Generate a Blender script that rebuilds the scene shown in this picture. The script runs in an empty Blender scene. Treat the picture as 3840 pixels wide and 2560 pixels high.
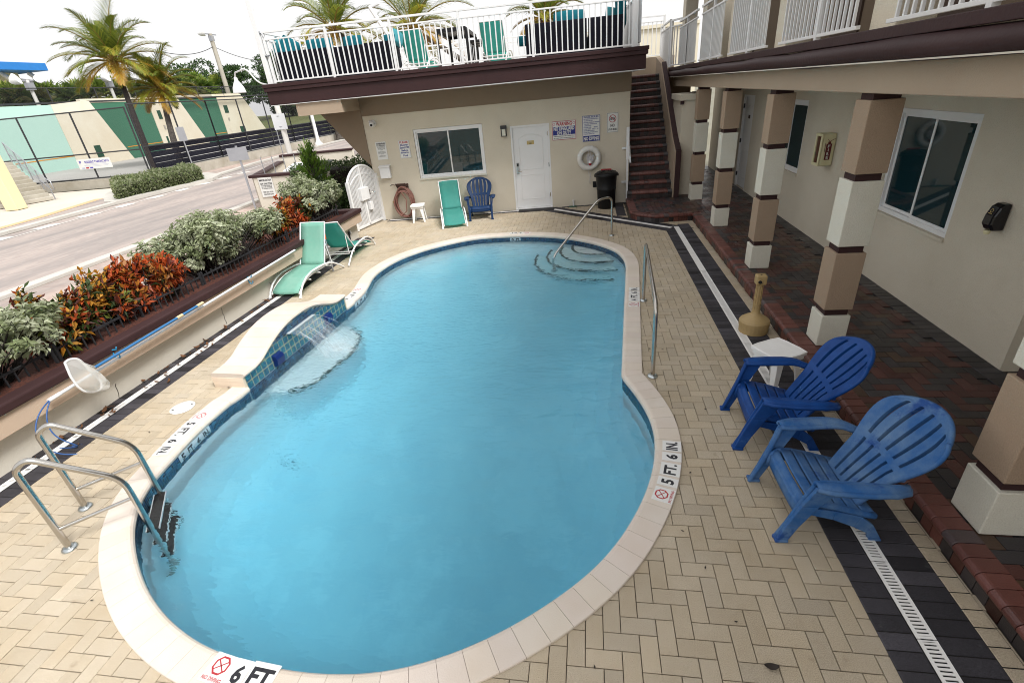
import bpy, math, random
from mathutils import Vector as V, Matrix
R = random.Random(7)
S = bpy.context.scene
COL = S.collection
rad = math.radians
# ---------------------------------------------------------------- camera (solved from the photograph's vanishing points)
CF, CYAW, CPIT, CROL, XA = 1825.397, -.18359, -.473858, -.09637, .0778437
CH = 2.8817
_f = V((math.sin(CYAW)*math.cos(CPIT), math.cos(CYAW)*math.cos(CPIT), math.sin(CPIT)))
_r = _f.cross(V((0, 0, 1))).normalized(); _u = _r.cross(_f)
_r2 = _r*math.cos(CROL)+_u*math.sin(CROL); _u2 = -_r*math.sin(CROL)+_u*math.cos(CROL)
CAMP = V((0, 0, CH))
cam = bpy.data.cameras.new('camera'); camo = bpy.data.objects.new('camera', cam); COL.objects.link(camo)
cam.sensor_width = 36; cam.lens = CF/3840*36; cam.clip_start = .05; cam.clip_end = 3000
m3 = Matrix((_r2, _u2, -_f)).transposed()
camo.matrix_world = Matrix.Translation(CAMP) @ m3.to_4x4(); S.camera = camo
def ray(x, y): return _r2*((x-1920)/CF)-_u2*((y-1280)/CF)+_f
def onpl(x, y, p0, n):
    d = ray(x, y); return CAMP+d*((V(p0)-CAMP).dot(n)/d.dot(n))
def G(x, y, z=0): return onpl(x, y, (0, 0, z), V((0, 0, 1)))      # a measured point on level ground at height z
def AX(x, y, X): return onpl(x, y, (X, 0, 0), V((1, 0, 0)))
def AY(x, y, Y): return onpl(x, y, (0, Y, 0), V((0, 1, 0)))
def HG(P, x, y):                                                    # height over ground point P
    d = ray(x, y); P = V(P); n = d.cross(V((0, 0, 1))).cross(d); return (CAMP-P).dot(n)/V((0, 0, 1)).dot(n)
# ---------------------------------------------------------------- mesh builder
class MB:
    def __init__(s): s.v = []; s.f = []; s.m = []; s.c = []; s.s = []
    def add(s, vs, fs, mi=0, col=None, sm=False):
        b = len(s.v); s.v += [tuple(v) for v in vs]
        for f in fs: s.f.append([b+i for i in f]); s.m.append(mi); s.c.append(col); s.s.append(sm)
    def box(s, x0, y0, z0, x1, y1, z1, mi=0, col=None):
        s.add([(x0,y0,z0),(x1,y0,z0),(x1,y1,z0),(x0,y1,z0),(x0,y0,z1),(x1,y0,z1),(x1,y1,z1),(x0,y1,z1)],
              [(0,3,2,1),(4,5,6,7),(0,1,5,4),(1,2,6,5),(2,3,7,6),(3,0,4,7)], mi, col)
    def obox(s, c, ax, ay, az, mi=0, col=None):                      # centre and half-axis vectors
        c, ax, ay, az = V(c), V(ax), V(ay), V(az)
        p = [c+ax*i+ay*j+az*k for k in (-1,1) for i, j in ((-1,-1),(1,-1),(1,1),(-1,1))]
        s.add(p, [(0,3,2,1),(4,5,6,7),(0,1,5,4),(1,2,6,5),(2,3,7,6),(3,0,4,7)], mi, col)
    def bar(s, a, b, w, h, mi=0, up=(0,0,1), col=None):
        a, b = V(a), V(b); d = b-a; u = V(up)
        x = d.cross(u)
        if x.length < 1e-6: x = d.cross(V((1,0,0)))
        x.normalize(); z = x.cross(d).normalized()
        s.obox((a+b)/2, d/2, x*(w/2), z*(h/2), mi, col)
    def quad(s, a, b, c, d, mi=0, col=None): s.add([a,b,c,d], [(0,1,2,3)], mi, col)
    def tube(s, pts, r, n=8, mi=0, closed=False, col=None, sm=True):
        pts = [V(p) for p in pts]; k = len(pts); rs = r if isinstance(r, (list, tuple)) else [r]*k
        ref = None; rings = []
        for i, p in enumerate(pts):
            a = pts[i-1] if (i > 0 or closed) else p; b = pts[(i+1) % k] if (i < k-1 or closed) else p
            d = (b-a).normalized()
            if ref is None:
                ref = d.cross(V((0,0,1)))
                if ref.length < .05: ref = d.cross(V((1,0,0)))
            ref = (ref-d*ref.dot(d)).normalized(); w = d.cross(ref)
            rings.append([p+(ref*math.cos(2*math.pi*j/n)+w*math.sin(2*math.pi*j/n))*rs[i] for j in range(n)])
        vs = [q for ring in rings for q in ring]; fs = []
        for i in range(k if closed else k-1):
            i2 = (i+1) % k
            for j in range(n): fs.append((i*n+j, i*n+(j+1) % n, i2*n+(j+1) % n, i2*n+j))
        s.add(vs, fs, mi, col, sm)
        if not closed: s.add(rings[0], [tuple(range(n))[::-1]], mi, col); s.add(rings[-1], [tuple(range(n))], mi, col)
    def lathe(s, prof, n=20, c=(0,0,0), mi=0, col=None, sm=True):
        c = V(c); vs = [c+V((r*math.cos(2*math.pi*j/n), r*math.sin(2*math.pi*j/n), z)) for r, z in prof for j in range(n)]; fs = []
        for i in range(len(prof)-1):
            for j in range(n): fs.append((i*n+j, i*n+(j+1) % n, (i+1)*n+(j+1) % n, (i+1)*n+j))
        s.add(vs, fs, mi, col, sm)
        s.add(vs[:n], [tuple(range(n))[::-1]], mi, col); s.add(vs[-n:], [tuple(range(n))], mi, col)
    def extr(s, poly, d, mi=0, col=None):
        n = len(poly); a = [V(p) for p in poly]; b = [p+V(d) for p in a]
        s.add(a+b, [tuple(range(n))[::-1], tuple(range(n, 2*n))]+[(i, (i+1) % n, n+(i+1) % n, n+i) for i in range(n)], mi, col)
    def grid(s, fn, nu, nv, mi=0, col=None, sm=True, thick=None):
        vs = [V(fn(i/nu, j/nv)) for i in range(nu+1) for j in range(nv+1)]
        q = lambda i, j: i*(nv+1)+j
        s.add(vs, [(q(i,j), q(i+1,j), q(i+1,j+1), q(i,j+1)) for i in range(nu) for j in range(nv)], mi, col, sm)
def obj(name, mb, mats, parent=None, bevel=0, loc=None, kind=None, solid=0):
    me = bpy.data.meshes.new(name)
    off = V((0,0,0))
    if parent is not None and parent.get('_w'): off = parent.location
    if loc is not None: off = V(loc)
    me.from_pydata([V(v)-off for v in mb.v], [], mb.f)
    if not isinstance(mats, (list, tuple)): mats = [mats]
    for m in mats: me.materials.append(m)
    me.polygons.foreach_set('material_index', mb.m)
    me.polygons.foreach_set('use_smooth', mb.s)
    if any(c is not None for c in mb.c):
        at = me.color_attributes.new('Col', 'FLOAT_COLOR', 'CORNER'); dat = []
        for f, c in zip(mb.f, mb.c):
            c = c or (.5,.5,.5); dat += [c[0], c[1], c[2], 1.]*len(f)
        at.data.foreach_set('color', dat)
    me.update()
    o = bpy.data.objects.new(name, me); COL.objects.link(o)
    if loc is not None: o.location = loc
    if parent is not None: o.parent = parent
    if kind: o['kind'] = kind
    if solid:
        md = o.modifiers.new('solid', 'SOLIDIFY'); md.thickness = solid; md.offset = 0
    if bevel:
        md = o.modifiers.new('bevel', 'BEVEL'); md.width = bevel; md.segments = 2; md.limit_method = 'ANGLE'; md.angle_limit = rad(40)
        md.harden_normals = False
    return o
def tag(o, label, cat, group=None):
    o['label'] = label; o['category'] = cat
    if group: o['group'] = group
    return o
def thing(name, label, cat, loc=(0,0,0), rz=0, group=None, world=False):
    o = bpy.data.objects.new(name, None); COL.objects.link(o); o.location = loc; o.rotation_euler = (0,0,rz); o.empty_display_size = .2
    if world: o['_w'] = 1
    return tag(o, label, cat, group)
def struct(name, mb, mats, **k): return obj(name, mb, mats, kind='structure', **k)
def copy_tree(o, parent=None):
    c = o.copy(); COL.objects.link(c)
    if parent is not None: c.parent = parent
    for ch in list(o.children): copy_tree(ch, c)
    return c
_txt = {}
def text_geo(st):
    if st in _txt: return _txt[st]
    cu = bpy.data.curves.new('t', 'FONT'); cu.body = st; cu.size = 1; cu.resolution_u = 2; cu.offset = .036
    o = bpy.data.objects.new('t', cu); COL.objects.link(o); bpy.context.view_layer.update()
    me = bpy.data.meshes.new_from_object(o.evaluated_get(bpy.context.evaluated_depsgraph_get()))
    vs = [v.co.copy() for v in me.vertices]; fs = [tuple(p.vertices) for p in me.polygons]
    bpy.data.objects.remove(o); bpy.data.meshes.remove(me)
    x0 = min(v.x for v in vs); x1 = max(v.x for v in vs); y0 = min(v.y for v in vs); y1 = max(v.y for v in vs)
    _txt[st] = ([((v.x-x0)/(x1-x0), (v.y-y0)/max(1e-6, y1-y0)) for v in vs], fs); return _txt[st]
def put_text(mb, st, c, ux, uy, w, h, mi=0):                         # lettering of width w, height h centred on c
    vs, fs = text_geo(st); c, ux, uy = V(c), V(ux).normalized(), V(uy).normalized()
    mb.add([c+ux*((a-.5)*w)+uy*((b-.5)*h) for a, b in vs], fs, mi)
def ring2(mb, c, ux, uy, ro, ri, n=24, mi=0, a0=0):
    c, ux, uy = V(c), V(ux), V(uy); vs = []
    for r in (ro, ri): vs += [c+ux*(r*math.cos(a0+2*math.pi*j/n))+uy*(r*math.sin(a0+2*math.pi*j/n)) for j in range(n)]
    mb.add(vs, [(j, (j+1) % n, n+(j+1) % n, n+j) for j in range(n)], mi)
# ---------------------------------------------------------------- materials
def nodes(name):
    m = bpy.data.materials.new(name); m.use_nodes = True; nt = m.node_tree
    return m, nt, nt.nodes['Principled BSDF'], nt.nodes['Material Output']
def mat(name, col, rough=.7, col2=None, vs=2.5, vk=.5, bump=0, bs=80, metal=0, attr=False, spec=.5, spot=None, ss=6, coat=0, rvar=0, bd=.01, grain=0, gs=190):
    """base colour varied towards col2 by large noise; optional sharp-edged stains or pale light patches (spot) and fine bump"""
    m, nt, p, out = nodes(name); N, L = nt.nodes, nt.links
    tc = N.new('ShaderNodeTexCoord')
    p.inputs['Roughness'].default_value = rough; p.inputs['Metallic'].default_value = metal
    p.inputs['Specular IOR Level'].default_value = spec; p.inputs['Coat Weight'].default_value = coat
    if attr:
        src = N.new('ShaderNodeVertexColor'); src.layer_name = 'Col'; cur = src.outputs['Color']
    else:
        src = N.new('ShaderNodeRGB'); src.outputs[0].default_value = (*col, 1); cur = src.outputs[0]
    nz = N.new('ShaderNodeTexNoise'); nz.inputs['Scale'].default_value = vs; nz.inputs['Detail'].default_value = 6; nz.inputs['Roughness'].default_value = .65
    L.new(tc.outputs['Object'], nz.inputs['Vector'])
    rp = N.new('ShaderNodeMapRange'); rp.inputs['From Min'].default_value = .35; rp.inputs['From Max'].default_value = .7
    rp.inputs['To Max'].default_value = vk; L.new(nz.outputs['Fac'], rp.inputs['Value'])
    mx = N.new('ShaderNodeMix'); mx.data_type = 'RGBA'
    L.new(rp.outputs[0], mx.inputs['Factor']); L.new(cur, mx.inputs['A'])
    if col2 is not None and not attr: mx.inputs['B'].default_value = (*col2, 1)
    else:
        ml = N.new('ShaderNodeMix'); ml.data_type = 'RGBA'; ml.blend_type = 'MULTIPLY'; ml.inputs['Factor'].default_value = 1
        L.new(cur, ml.inputs['A']); ml.inputs['B'].default_value = (*(col2 or (.8,.79,.77)), 1); L.new(ml.outputs['Result'], mx.inputs['B'])
    cur = mx.outputs['Result']
    if spot:
        n2 = N.new('ShaderNodeTexNoise'); n2.inputs['Scale'].default_value = ss; n2.inputs['Detail'].default_value = 8; n2.inputs['Roughness'].default_value = .7
        L.new(tc.outputs['Object'], n2.inputs['Vector'])
        r2 = N.new('ShaderNodeMapRange'); r2.inputs['From Min'].default_value = spot[1]; r2.inputs['From Max'].default_value = spot[1]+.1; r2.inputs['To Max'].default_value = spot[2]
        L.new(n2.outputs['Fac'], r2.inputs['Value'])
        m2 = N.new('ShaderNodeMix'); m2.data_type = 'RGBA'; L.new(r2.outputs[0], m2.inputs['Factor']); L.new(cur, m2.inputs['A']); m2.inputs['B'].default_value = (*spot[0], 1)
        cur = m2.outputs['Result']
    if grain:                                                          # sandy speckle of the surface itself
        n4 = N.new('ShaderNodeTexNoise'); n4.inputs['Scale'].default_value = gs; n4.inputs['Detail'].default_value = 2; L.new(tc.outputs['Object'], n4.inputs['Vector'])
        r4 = N.new('ShaderNodeMapRange'); r4.inputs['From Min'].default_value = .3; r4.inputs['From Max'].default_value = .7; r4.inputs['To Min'].default_value = 1-grain; r4.inputs['To Max'].default_value = 1+grain
        L.new(n4.outputs['Fac'], r4.inputs['Value']); sc = N.new('ShaderNodeVectorMath'); sc.operation = 'SCALE'; L.new(cur, sc.inputs[0]); L.new(r4.outputs[0], sc.inputs['Scale']); cur = sc.outputs[0]
    L.new(cur, p.inputs['Base Color'])
    if rvar:
        rr = N.new('ShaderNodeMapRange'); rr.inputs['From Min'].default_value = .3; rr.inputs['From Max'].default_value = .7
        rr.inputs['To Min'].default_value = rough-rvar; rr.inputs['To Max'].default_value = rough+rvar
        n3 = N.new('ShaderNodeTexNoise'); n3.inputs['Scale'].default_value = vs*1.7; n3.inputs['Detail'].default_value = 5
        L.new(tc.outputs['Object'], n3.inputs['Vector']); L.new(n3.outputs['Fac'], rr.inputs['Value']); L.new(rr.outputs[0], p.inputs['Roughness'])
    if bump:
        nb = N.new('ShaderNodeTexNoise'); nb.inputs['Scale'].default_value = bs; nb.inputs['Detail'].default_value = 4
        L.new(tc.outputs['Object'], nb.inputs['Vector'])
        bp = N.new('ShaderNodeBump'); bp.inputs['Strength'].default_value = bump; bp.inputs['Distance'].default_value = bd
        L.new(nb.outputs['Fac'], bp.inputs['Height']); L.new(bp.outputs[0], p.inputs['Normal'])
    return m
M = {}
M['stucco'] = mat('beige_stucco', (.66,.60,.49), .92, (.59,.53,.42), 1.2, .7, .7, 90, spot=((.38,.33,.25), .66, .35), ss=1.3, grain=.07, gs=110)
M['band'] = mat('tan_band', (.52,.40,.30), .92, (.46,.35,.26), 1.2, .6, .3, 120, spot=((.30,.22,.15), .69, .4), ss=2)
M['tan'] = mat('tan_stucco', (.36,.265,.185), .92, (.32,.23,.16), 1.5, .7, .6, 90, spot=((.24,.17,.115), .66, .4), ss=3, grain=.08, gs=110)
M['tanbeam'] = mat('tan_beam', (.40,.31,.225), .92, (.36,.275,.20), 1.2, .6, .35, 120, spot=((.22,.16,.11), .68, .4), ss=2.2)
M['soff'] = mat('shaded_brown_stucco', (.245,.185,.13), .92, (.22,.165,.115), 1.5, .6, .3, 120)  # tan paint with the overhang's shade put into its colour; also serves brown walls
M['cream'] = mat('cream_stucco', (.68,.66,.57), .9, (.60,.57,.47), 1.8, .7, .6, 90, spot=((.45,.39,.29), .68, .4), ss=3.5, grain=.06, gs=110)
M['offw'] = mat('offwhite_stucco', (.68,.635,.545), .9, (.60,.55,.46), 1.0, .7, .3, 100, spot=((.30,.25,.17), .69, .5), ss=1.7)
M['brown'] = mat('brown_trim', (.046,.0215,.022), .55, (.034,.016,.0165), 2, .8, .25, 40, spec=.22, grain=.1)
M['white'] = mat('white_paint', (.78,.78,.78), .45, (.72,.72,.71), 3, .5)
M['wplas'] = mat('white_plastic', (.90,.89,.87), .4, (.74,.73,.69), 5, .5, .05, 200)
M['steel'] = mat('stainless_steel', (.55,.54,.52), .22, (.42,.37,.30), 6, .6, metal=1)
M['chrome'] = mat('escutcheon_metal', (.55,.60,.62), .3, None, 6, .4, metal=1)
M['glass'] = mat('dark_window_glass', (.007,.030,.038), .03, (.009,.034,.042), 1, .5, spec=.7)
M['coping'] = mat('cream_coping', (.72,.645,.58), .75, (.66,.58,.51), 1.6, .6, .25, 90, spot=((.56,.44,.33), .70, .4), ss=3)
M['paver'] = mat('paver_tan', (1,1,1), .88, (.84,.79,.70), 1.3, .85, .9, 150, attr=True, spot=((.24,.175,.11), .62, .5), ss=5.5, bd=.006, grain=.22)
M['wetp'] = mat('paver_wet', (1,1,1), .42, (.75,.75,.78), 1.6, .8, .5, 130, attr=True, rvar=.16, bd=.006, grain=.25)
M['blackp'] = mat('paver_black', (1,1,1), .6, (1.5,1.5,1.55), 2.2, .8, .6, 130, attr=True, rvar=.17, spot=((.12,.12,.12), .62, .5), ss=7, bd=.006, grain=.3, spec=.28)
M['attr'] = mat('tile_glaze', (1,1,1), .15, (.75,.78,.8), 22, .7, attr=True, spec=.6)
M['grout'] = mat('grout', (.52,.52,.46), .8)
M['plaster'] = mat('pool_plaster', (.88,.91,.92), .8, (.76,.82,.86), 1.3, 1.0, spot=((.97,.98,.99), .52, .6), ss=.8)  # pale spots painted in, like rippled light cast on the basin floor
M['plaster2'] = mat('lightened_step_plaster', (.95,.95,.93), .8, (.88,.90,.90), 2, .6)  # basin plaster made paler in colour, standing for light through shallower water
M['blackmark'] = mat('black_lettering', (.012,.012,.018), .5)
M['redmark'] = mat('red_lettering', (.42,.02,.03), .5)
M['bluemark'] = mat('blue_lettering', (.012,.022,.22), .5)
M['signw'] = mat('sign_white', (.74,.74,.72), .4, (.68,.68,.64), 6, .5)
M['iron'] = mat('black_iron', (.02,.021,.024), .5, (.05,.05,.055), 8, .6)
M['mulch'] = mat('red_mulch', (.13,.034,.018), .95, (.035,.011,.007), 30, 1, 1, 60, bd=.04)
M['leaf'] = mat('leaf', (1,1,1), .5, (.85,.85,.8), 9, .5, attr=True)
M['bark'] = mat('bark', (.10,.085,.07), .95, (.035,.028,.024), 7, 1, .8, 20, bd=.04)
M['barkd'] = mat('dark_bark', (.030,.023,.020), .95, (.012,.009,.008), 7, 1, .8, 20, bd=.04)
M['dblue'] = mat('blue_plastic', (.004,.042,.19), .45, (.012,.075,.29), 7, .8, .1, 120, spot=((.08,.17,.38), .62, .6), ss=6, spec=.25)
M['fblue'] = mat('faded_blue_plastic', (.024,.10,.285), .6, (.125,.215,.35), 4.5, .95, .1, 120, spot=((.008,.05,.22), .56, .9), ss=5, spec=.2, grain=.1)
M['navyc'] = mat('navy_plastic', (.006,.028,.088), .5, (.010,.038,.115), 7, .7, spec=.25)
M['sling'] = mat('turquoise_sling', (.12,.54,.48), .7, (.20,.58,.52), 4, .6, .3, 260)
M['sling2'] = mat('faded_green_sling', (.25,.57,.455), .7, (.36,.62,.52), 4, .7, .3, 260)
M['teal'] = mat('teal_cushion', (.005,.095,.125), .85, (.008,.12,.155), 4, .5, .3, 150, spec=.15)
M['teal2'] = mat('light_teal_cushion', (.04,.24,.28), .85, None, 4, .5, .3, 150)
M['wick'] = mat('navy_wicker', (.006,.006,.013), .6, (.014,.014,.024), 60, .8, .8, 70, spec=.15)
M['black'] = mat('black_plastic', (.006,.006,.007), .42, (.012,.012,.013), 6, .6, spec=.3)
M['urn'] = mat('tan_plastic', (.40,.285,.13), .5, (.36,.25,.11), 5, .5, .05, 150)
M['yell'] = mat('pale_yellow_plastic', (.74,.70,.46), .45, (.60,.54,.28), 5, .6)
M['hose'] = mat('red_hose', (.25,.115,.09), .6, (.19,.085,.065), 12, .6)
M['pblue'] = mat('blue_aluminium', (.03,.14,.33), .4, (.04,.18,.38), 8, .6)
M['alum'] = mat('white_aluminium', (.70,.72,.74), .35, (.62,.64,.66), 6, .5)
M['concrete'] = mat('old_concrete', (.46,.43,.37), .92, (.30,.27,.21), .8, .9, .5, 40, spot=((.18,.14,.09), .63, .6), ss=1.5)
M['kerb'] = mat('concrete_kerb', (.52,.50,.46), .9, (.42,.40,.36), .9, .8, .4, 40)
M['mint'] = mat('mint_wall', (.46,.68,.60), .85, (.42,.63,.555), .3, .6)
M['green'] = mat('green_wall', (.045,.165,.10), .85, (.04,.14,.085), .3, .7)
M['court'] = mat('cream_wall', (.76,.71,.58), .85, (.66,.57,.42), .35, .8, spot=((.45,.36,.24), .66, .4), ss=.5)
M['orange'] = mat('orange_line', (.72,.28,.02), .7)
M['navyscreen'] = mat('navy_windscreen', (.008,.009,.022), .8, (.022,.023,.034), .8, .9, spec=.1)
M['block'] = mat('dark_green_block', (.012,.065,.035), .9)
M['courtfl'] = mat('court_floor', (.44,.43,.41), .9, (.34,.33,.31), .3, .8)
M['blueroof'] = mat('blue_roof', (.02,.20,.58), .5)
M['yelwall'] = mat('yellow_wall', (.76,.67,.42), .85, (.70,.60,.36), .5, .6)
M['shing'] = mat('grey_shingle', (.12,.12,.13), .9, (.07,.07,.08), 3, .8)
M['galv'] = mat('galvanised', (.42,.43,.46), .45, (.34,.35,.38), 4, .6, metal=.6)
M['wood'] = mat('weathered_pole', (.42,.39,.33), .9, (.33,.30,.25), 1.5, .8)
M['wpole'] = mat('white_pole', (.74,.73,.70), .85, (.62,.60,.56), 2, .8, .4, 30)
M['brass'] = mat('brass_plate', (.50,.38,.15), .4, metal=.6)
M['gwin'] = mat('frosted_lamp_glass', (.72,.72,.62), .2)
M['net'] = mat('white_net', (.72,.71,.67), .85, (.66,.64,.58), 20, .5, .4, 200)
M['dryleaf'] = mat('dry_leaf', (.15,.065,.025), .8, (.07,.03,.015), 14, .8)
M['grass'] = mat('grass_ground', (.085,.11,.030), .95, (.14,.13,.05), .3, .8, .8, 15)
M['binG'] = mat('green_dumpster', (.01,.09,.055), .5)
M['orcap'] = mat('orange_plastic', (.75,.16,.02), .5)
def alpha_mat(name, col, build, rough=.6):
    m, nt, p, out = nodes(name); N, L = nt.nodes, nt.links
    p.inputs['Base Color'].default_value = (*col, 1); p.inputs['Roughness'].default_value = rough
    tr = N.new('ShaderNodeBsdfTransparent'); mx = N.new('ShaderNodeMixShader')
    fac = build(N, L); L.new(fac, mx.inputs[0]); L.new(tr.outputs[0], mx.inputs[1]); L.new(p.outputs[0], mx.inputs[2]); L.new(mx.outputs[0], out.inputs[0])
    return m
def mathn(N, L, op, a, b=None):
    n = N.new('ShaderNodeMath'); n.operation = op
    for i, q in enumerate((a, b)):
        if q is None: continue
        if isinstance(q, (int, float)): n.inputs[i].default_value = q
        else: L.new(q, n.inputs[i])
    return n.outputs[0]
def link_pat(sp, th):
    def b(N, L):
        tc = N.new('ShaderNodeTexCoord'); sx = N.new('ShaderNodeSeparateXYZ'); L.new(tc.outputs['Object'], sx.inputs[0])
        h = mathn(N, L, 'ADD', sx.outputs[0], sx.outputs[1]); o = []
        for op in ('ADD', 'SUBTRACT'):
            w = mathn(N, L, op, h, sx.outputs[2]); w = mathn(N, L, 'FRACT', mathn(N, L, 'DIVIDE', w, sp)); o.append(mathn(N, L, 'LESS_THAN', w, th))
        return mathn(N, L, 'MAXIMUM', o[0], o[1])
    return b
M['chain'] = alpha_mat('chain_link_black', (.015,.015,.02), lambda N, L: mathn(N, L, 'ADD', .25, 0))
M['chaing'] = alpha_mat('chain_link_grey', (.40,.41,.45), link_pat(.085, .2))
M['mesh'] = alpha_mat('white_expanded_mesh', (.8,.8,.8), lambda N, L: mathn(N, L, 'ADD', .28, 0))
def streaks(N, L):
    tc = N.new('ShaderNodeTexCoord'); mp = N.new('ShaderNodeMapping'); mp.inputs['Scale'].default_value = (1,1,1); L.new(tc.outputs['Object'], mp.inputs[0])
    n = N.new('ShaderNodeTexNoise'); n.inputs['Scale'].default_value = 11; n.inputs['Detail'].default_value = 9; n.inputs['Roughness'].default_value = .72; n.inputs['Distortion'].default_value = 1.2
    L.new(mp.outputs[0], n.inputs['Vector'])
    gr = N.new('ShaderNodeVectorMath'); gr.operation = 'LENGTH'; L.new(tc.outputs['Object'], gr.inputs[0])
    fall = N.new('ShaderNodeMapRange'); fall.inputs['From Min'].default_value = .05; fall.inputs['From Max'].default_value = .55; fall.inputs['To Min'].default_value = .2; fall.inputs['To Max'].default_value = -.12
    L.new(gr.outputs['Value'], fall.inputs[0])
    a = mathn(N, L, 'ADD', n.outputs['Fac'], fall.outputs[0])
    r = N.new('ShaderNodeMapRange'); r.inputs['From Min'].default_value = .55; r.inputs['From Max'].default_value = .9; r.inputs['To Max'].default_value = .5; L.new(a, r.inputs[0]); return r.outputs[0]
M['foam'] = alpha_mat('foam', (.85,.9,.92), streaks, .5)
M['jet'] = alpha_mat('falling_water', (.85,.93,.97), lambda N, L: mathn(N, L, 'ADD', .24, 0), .08)
M['jets'] = alpha_mat('falling_water_sheet', (.8,.9,.95), lambda N, L: mathn(N, L, 'ADD', .10, 0), .05)

def add_translucency(m, k):
    nt = m.node_tree; N, L = nt.nodes, nt.links; p = N['Principled BSDF']; out = N['Material Output']
    t = N.new('ShaderNodeBsdfTranslucent'); src = p.inputs['Base Color'].links[0].from_socket; L.new(src, t.inputs['Color'])
    mx = N.new('ShaderNodeMixShader'); mx.inputs[0].default_value = k; L.new(p.outputs[0], mx.inputs[1]); L.new(t.outputs[0], mx.inputs[2]); L.new(mx.outputs[0], out.inputs[0])
add_translucency(M['leaf'], .38); add_translucency(M['sling'], .62); add_translucency(M['sling2'], .35)
# ================================================================ pool outline
INN = [(1298.6,1152),(1340,1121),(1363,1103),(1383.7,1072),(1400.7,1038),(1421,1017.7),(1455,994),(1506,966.7),(1591,936),(1676,914),(1778,893.5),(1880,885.7),(1961,883.3),(2070,885.7),(2172,898.6),(2240,914),(2301,936),(2328.5,960),(2342,987),(2341.5,1038),(2337,1123),(2332,1225),(2327.5,1333),(2323.7,1408.4),
 (2350,1437),(2378.6,1475),(2407,1517),(2429.6,1555),(2445.6,1596.6),(2452,1634.8),(2453.5,1682.7),(2443,1750),(2422.6,1822),(2373.5,1920.5),(2316.7,2016),(2228.8,2116.8),(2120,2204.7),(1975.7,2300),(1800,2393),(1620,2463),(1480,2498),(1320,2515),(1150,2506),(980.6,2476),(843.5,2437.5),(733.8,2385.5),(651.6,2319.7),(585.8,2248.4),(542,2166),(517,2083.9),(504.7,2001.6),(509,1935.8),(528,1875.5),(569.3,1798.7),(643.5,1727),(707,1651),(755,1606),(796.6,1564.7),(860,1513.7),(930.5,1453)]
P0 = [G(*p) for p in INN]; KINK = 23
def smooth(seg, step=.06):
    c = [seg[0]*2-seg[1]]+seg+[seg[-1]*2-seg[-2]]; out = []
    for i in range(1, len(c)-2):
        a, b, d, e = c[i-1:i+3]; n = max(2, int((d-b).length/step))
        for k in range(n):
            t = k/n; out.append(.5*((2*b)+(d-a)*t+(2*a-5*b+4*d-e)*t*t+(3*b-a-3*d+e)*t**3))
    out.append(seg[-1].copy())
    for _ in range(14):
        q = out[:]
        for i in range(1, len(out)-1): q[i] = out[i]*.5+(out[i-1]+out[i+1])*.25
        out = q
    return out
s1 = smooth(P0[:KINK+1]); s2 = smooth(P0[KINK:])
FB, FA = s1[0], s2[-1]                                             # right and left ends of the fountain wall
curve = s1[:-1]+s2                                                  # open: from fountain right end round to its left end
ring = curve+[FA.lerp(FB, t/40) for t in range(1, 40)]
def normals(c, closed):
    o = []
    for i in range(len(c)):
        a = c[i-1] if (i or closed) else c[i]; b = c[(i+1) % len(c)] if (i < len(c)-1 or closed) else c[i]
        d = (b-a).normalized(); o.append(V((-d.y, d.x, 0)))
    return o
cn = normals(curve, False)
# outward is away from the pool centre
ctr = V((-1.7, 5.5, 0))
sgn = 1 if sum(n.dot(p-ctr) for n, p in zip(cn, curve)) > 0 else -1
cn = [n*sgn for n in cn]
curve = [p+n*.036 if 3 < i < len(curve)-4 else p for i, (p, n) in enumerate(zip(curve, cn))]
ring = curve+[FA.lerp(FB, t/40) for t in range(1, 40)]
rn = [n*sgn for n in normals(ring, True)]
def inside(p, poly):
    c = False; j = len(poly)-1
    for i in range(len(poly)):
        a, b = poly[i], poly[j]
        if (a.y > p[1]) != (b.y > p[1]) and p[0] < (b.x-a.x)*(p[1]-a.y)/(b.y-a.y)+a.x: c = not c
        j = i
    return c
CW = .205                                                            # coping width
ring_mid = [p+n*.105 for p, n in zip(ring, rn)]
acc = [0]
for i in range(1, len(curve)): acc.append(acc[-1]+(curve[i]-curve[i-1]).length)
def near(p):
    return min(range(len(curve)), key=lambda i: (curve[i]-p).length)
# ---------------------------------------------------------------- pavers
def herring(mb, x0, x1, y0, y1, z, ok, col, w=.1035, j=.0023, ch=.003, ox=.148, oy=1.80):
    i0, i1 = int((x0-ox)/w)-2, int((x1-ox)/w)+2; j0, j1 = int((y0-oy)/w)-2, int((y1-oy)/w)+2
    for i in range(i0, i1):
        for k in range(j0, j1):
            t = (i-k) % 4
            if t == 0: ax, ay, bx, by = ox+i*w, oy+k*w, ox+(i+2)*w, oy+(k+1)*w
            elif t == 3: ax, ay, bx, by = ox+i*w, oy+k*w, ox+(i+1)*w, oy+(k+2)*w
            else: continue
            if not ok((ax+bx)/2, (ay+by)/2): continue
            paver(mb, [(ax+j, ay+j), (bx-j, ay+j), (bx-j, by-j), (ax+j, by-j)], z+R.uniform(-.0012, .0012), col(), ch)
def paver(mb, q, z, col, ch=.004, h=.03):
    cx = sum(p[0] for p in q)/4; cy = sum(p[1] for p in q)/4; t = []
    for x, y in q:
        d = math.hypot(cx-x, cy-y); t.append((x+(cx-x)/d*ch*1.4, y+(cy-y)/d*ch*1.4, z))
    vs = [(x, y, z-h) for x, y in q]+[(x, y, z-ch) for x, y in q]+t
    mb.add(vs, [(8,9,10,11)]+[(4+i, 4+(i+1) % 4, 8+(i+1) % 4, 8+i) for i in range(4)]+[(i, (i+1) % 4, 4+(i+1) % 4, 4+i) for i in range(4)], 0, col)
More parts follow.
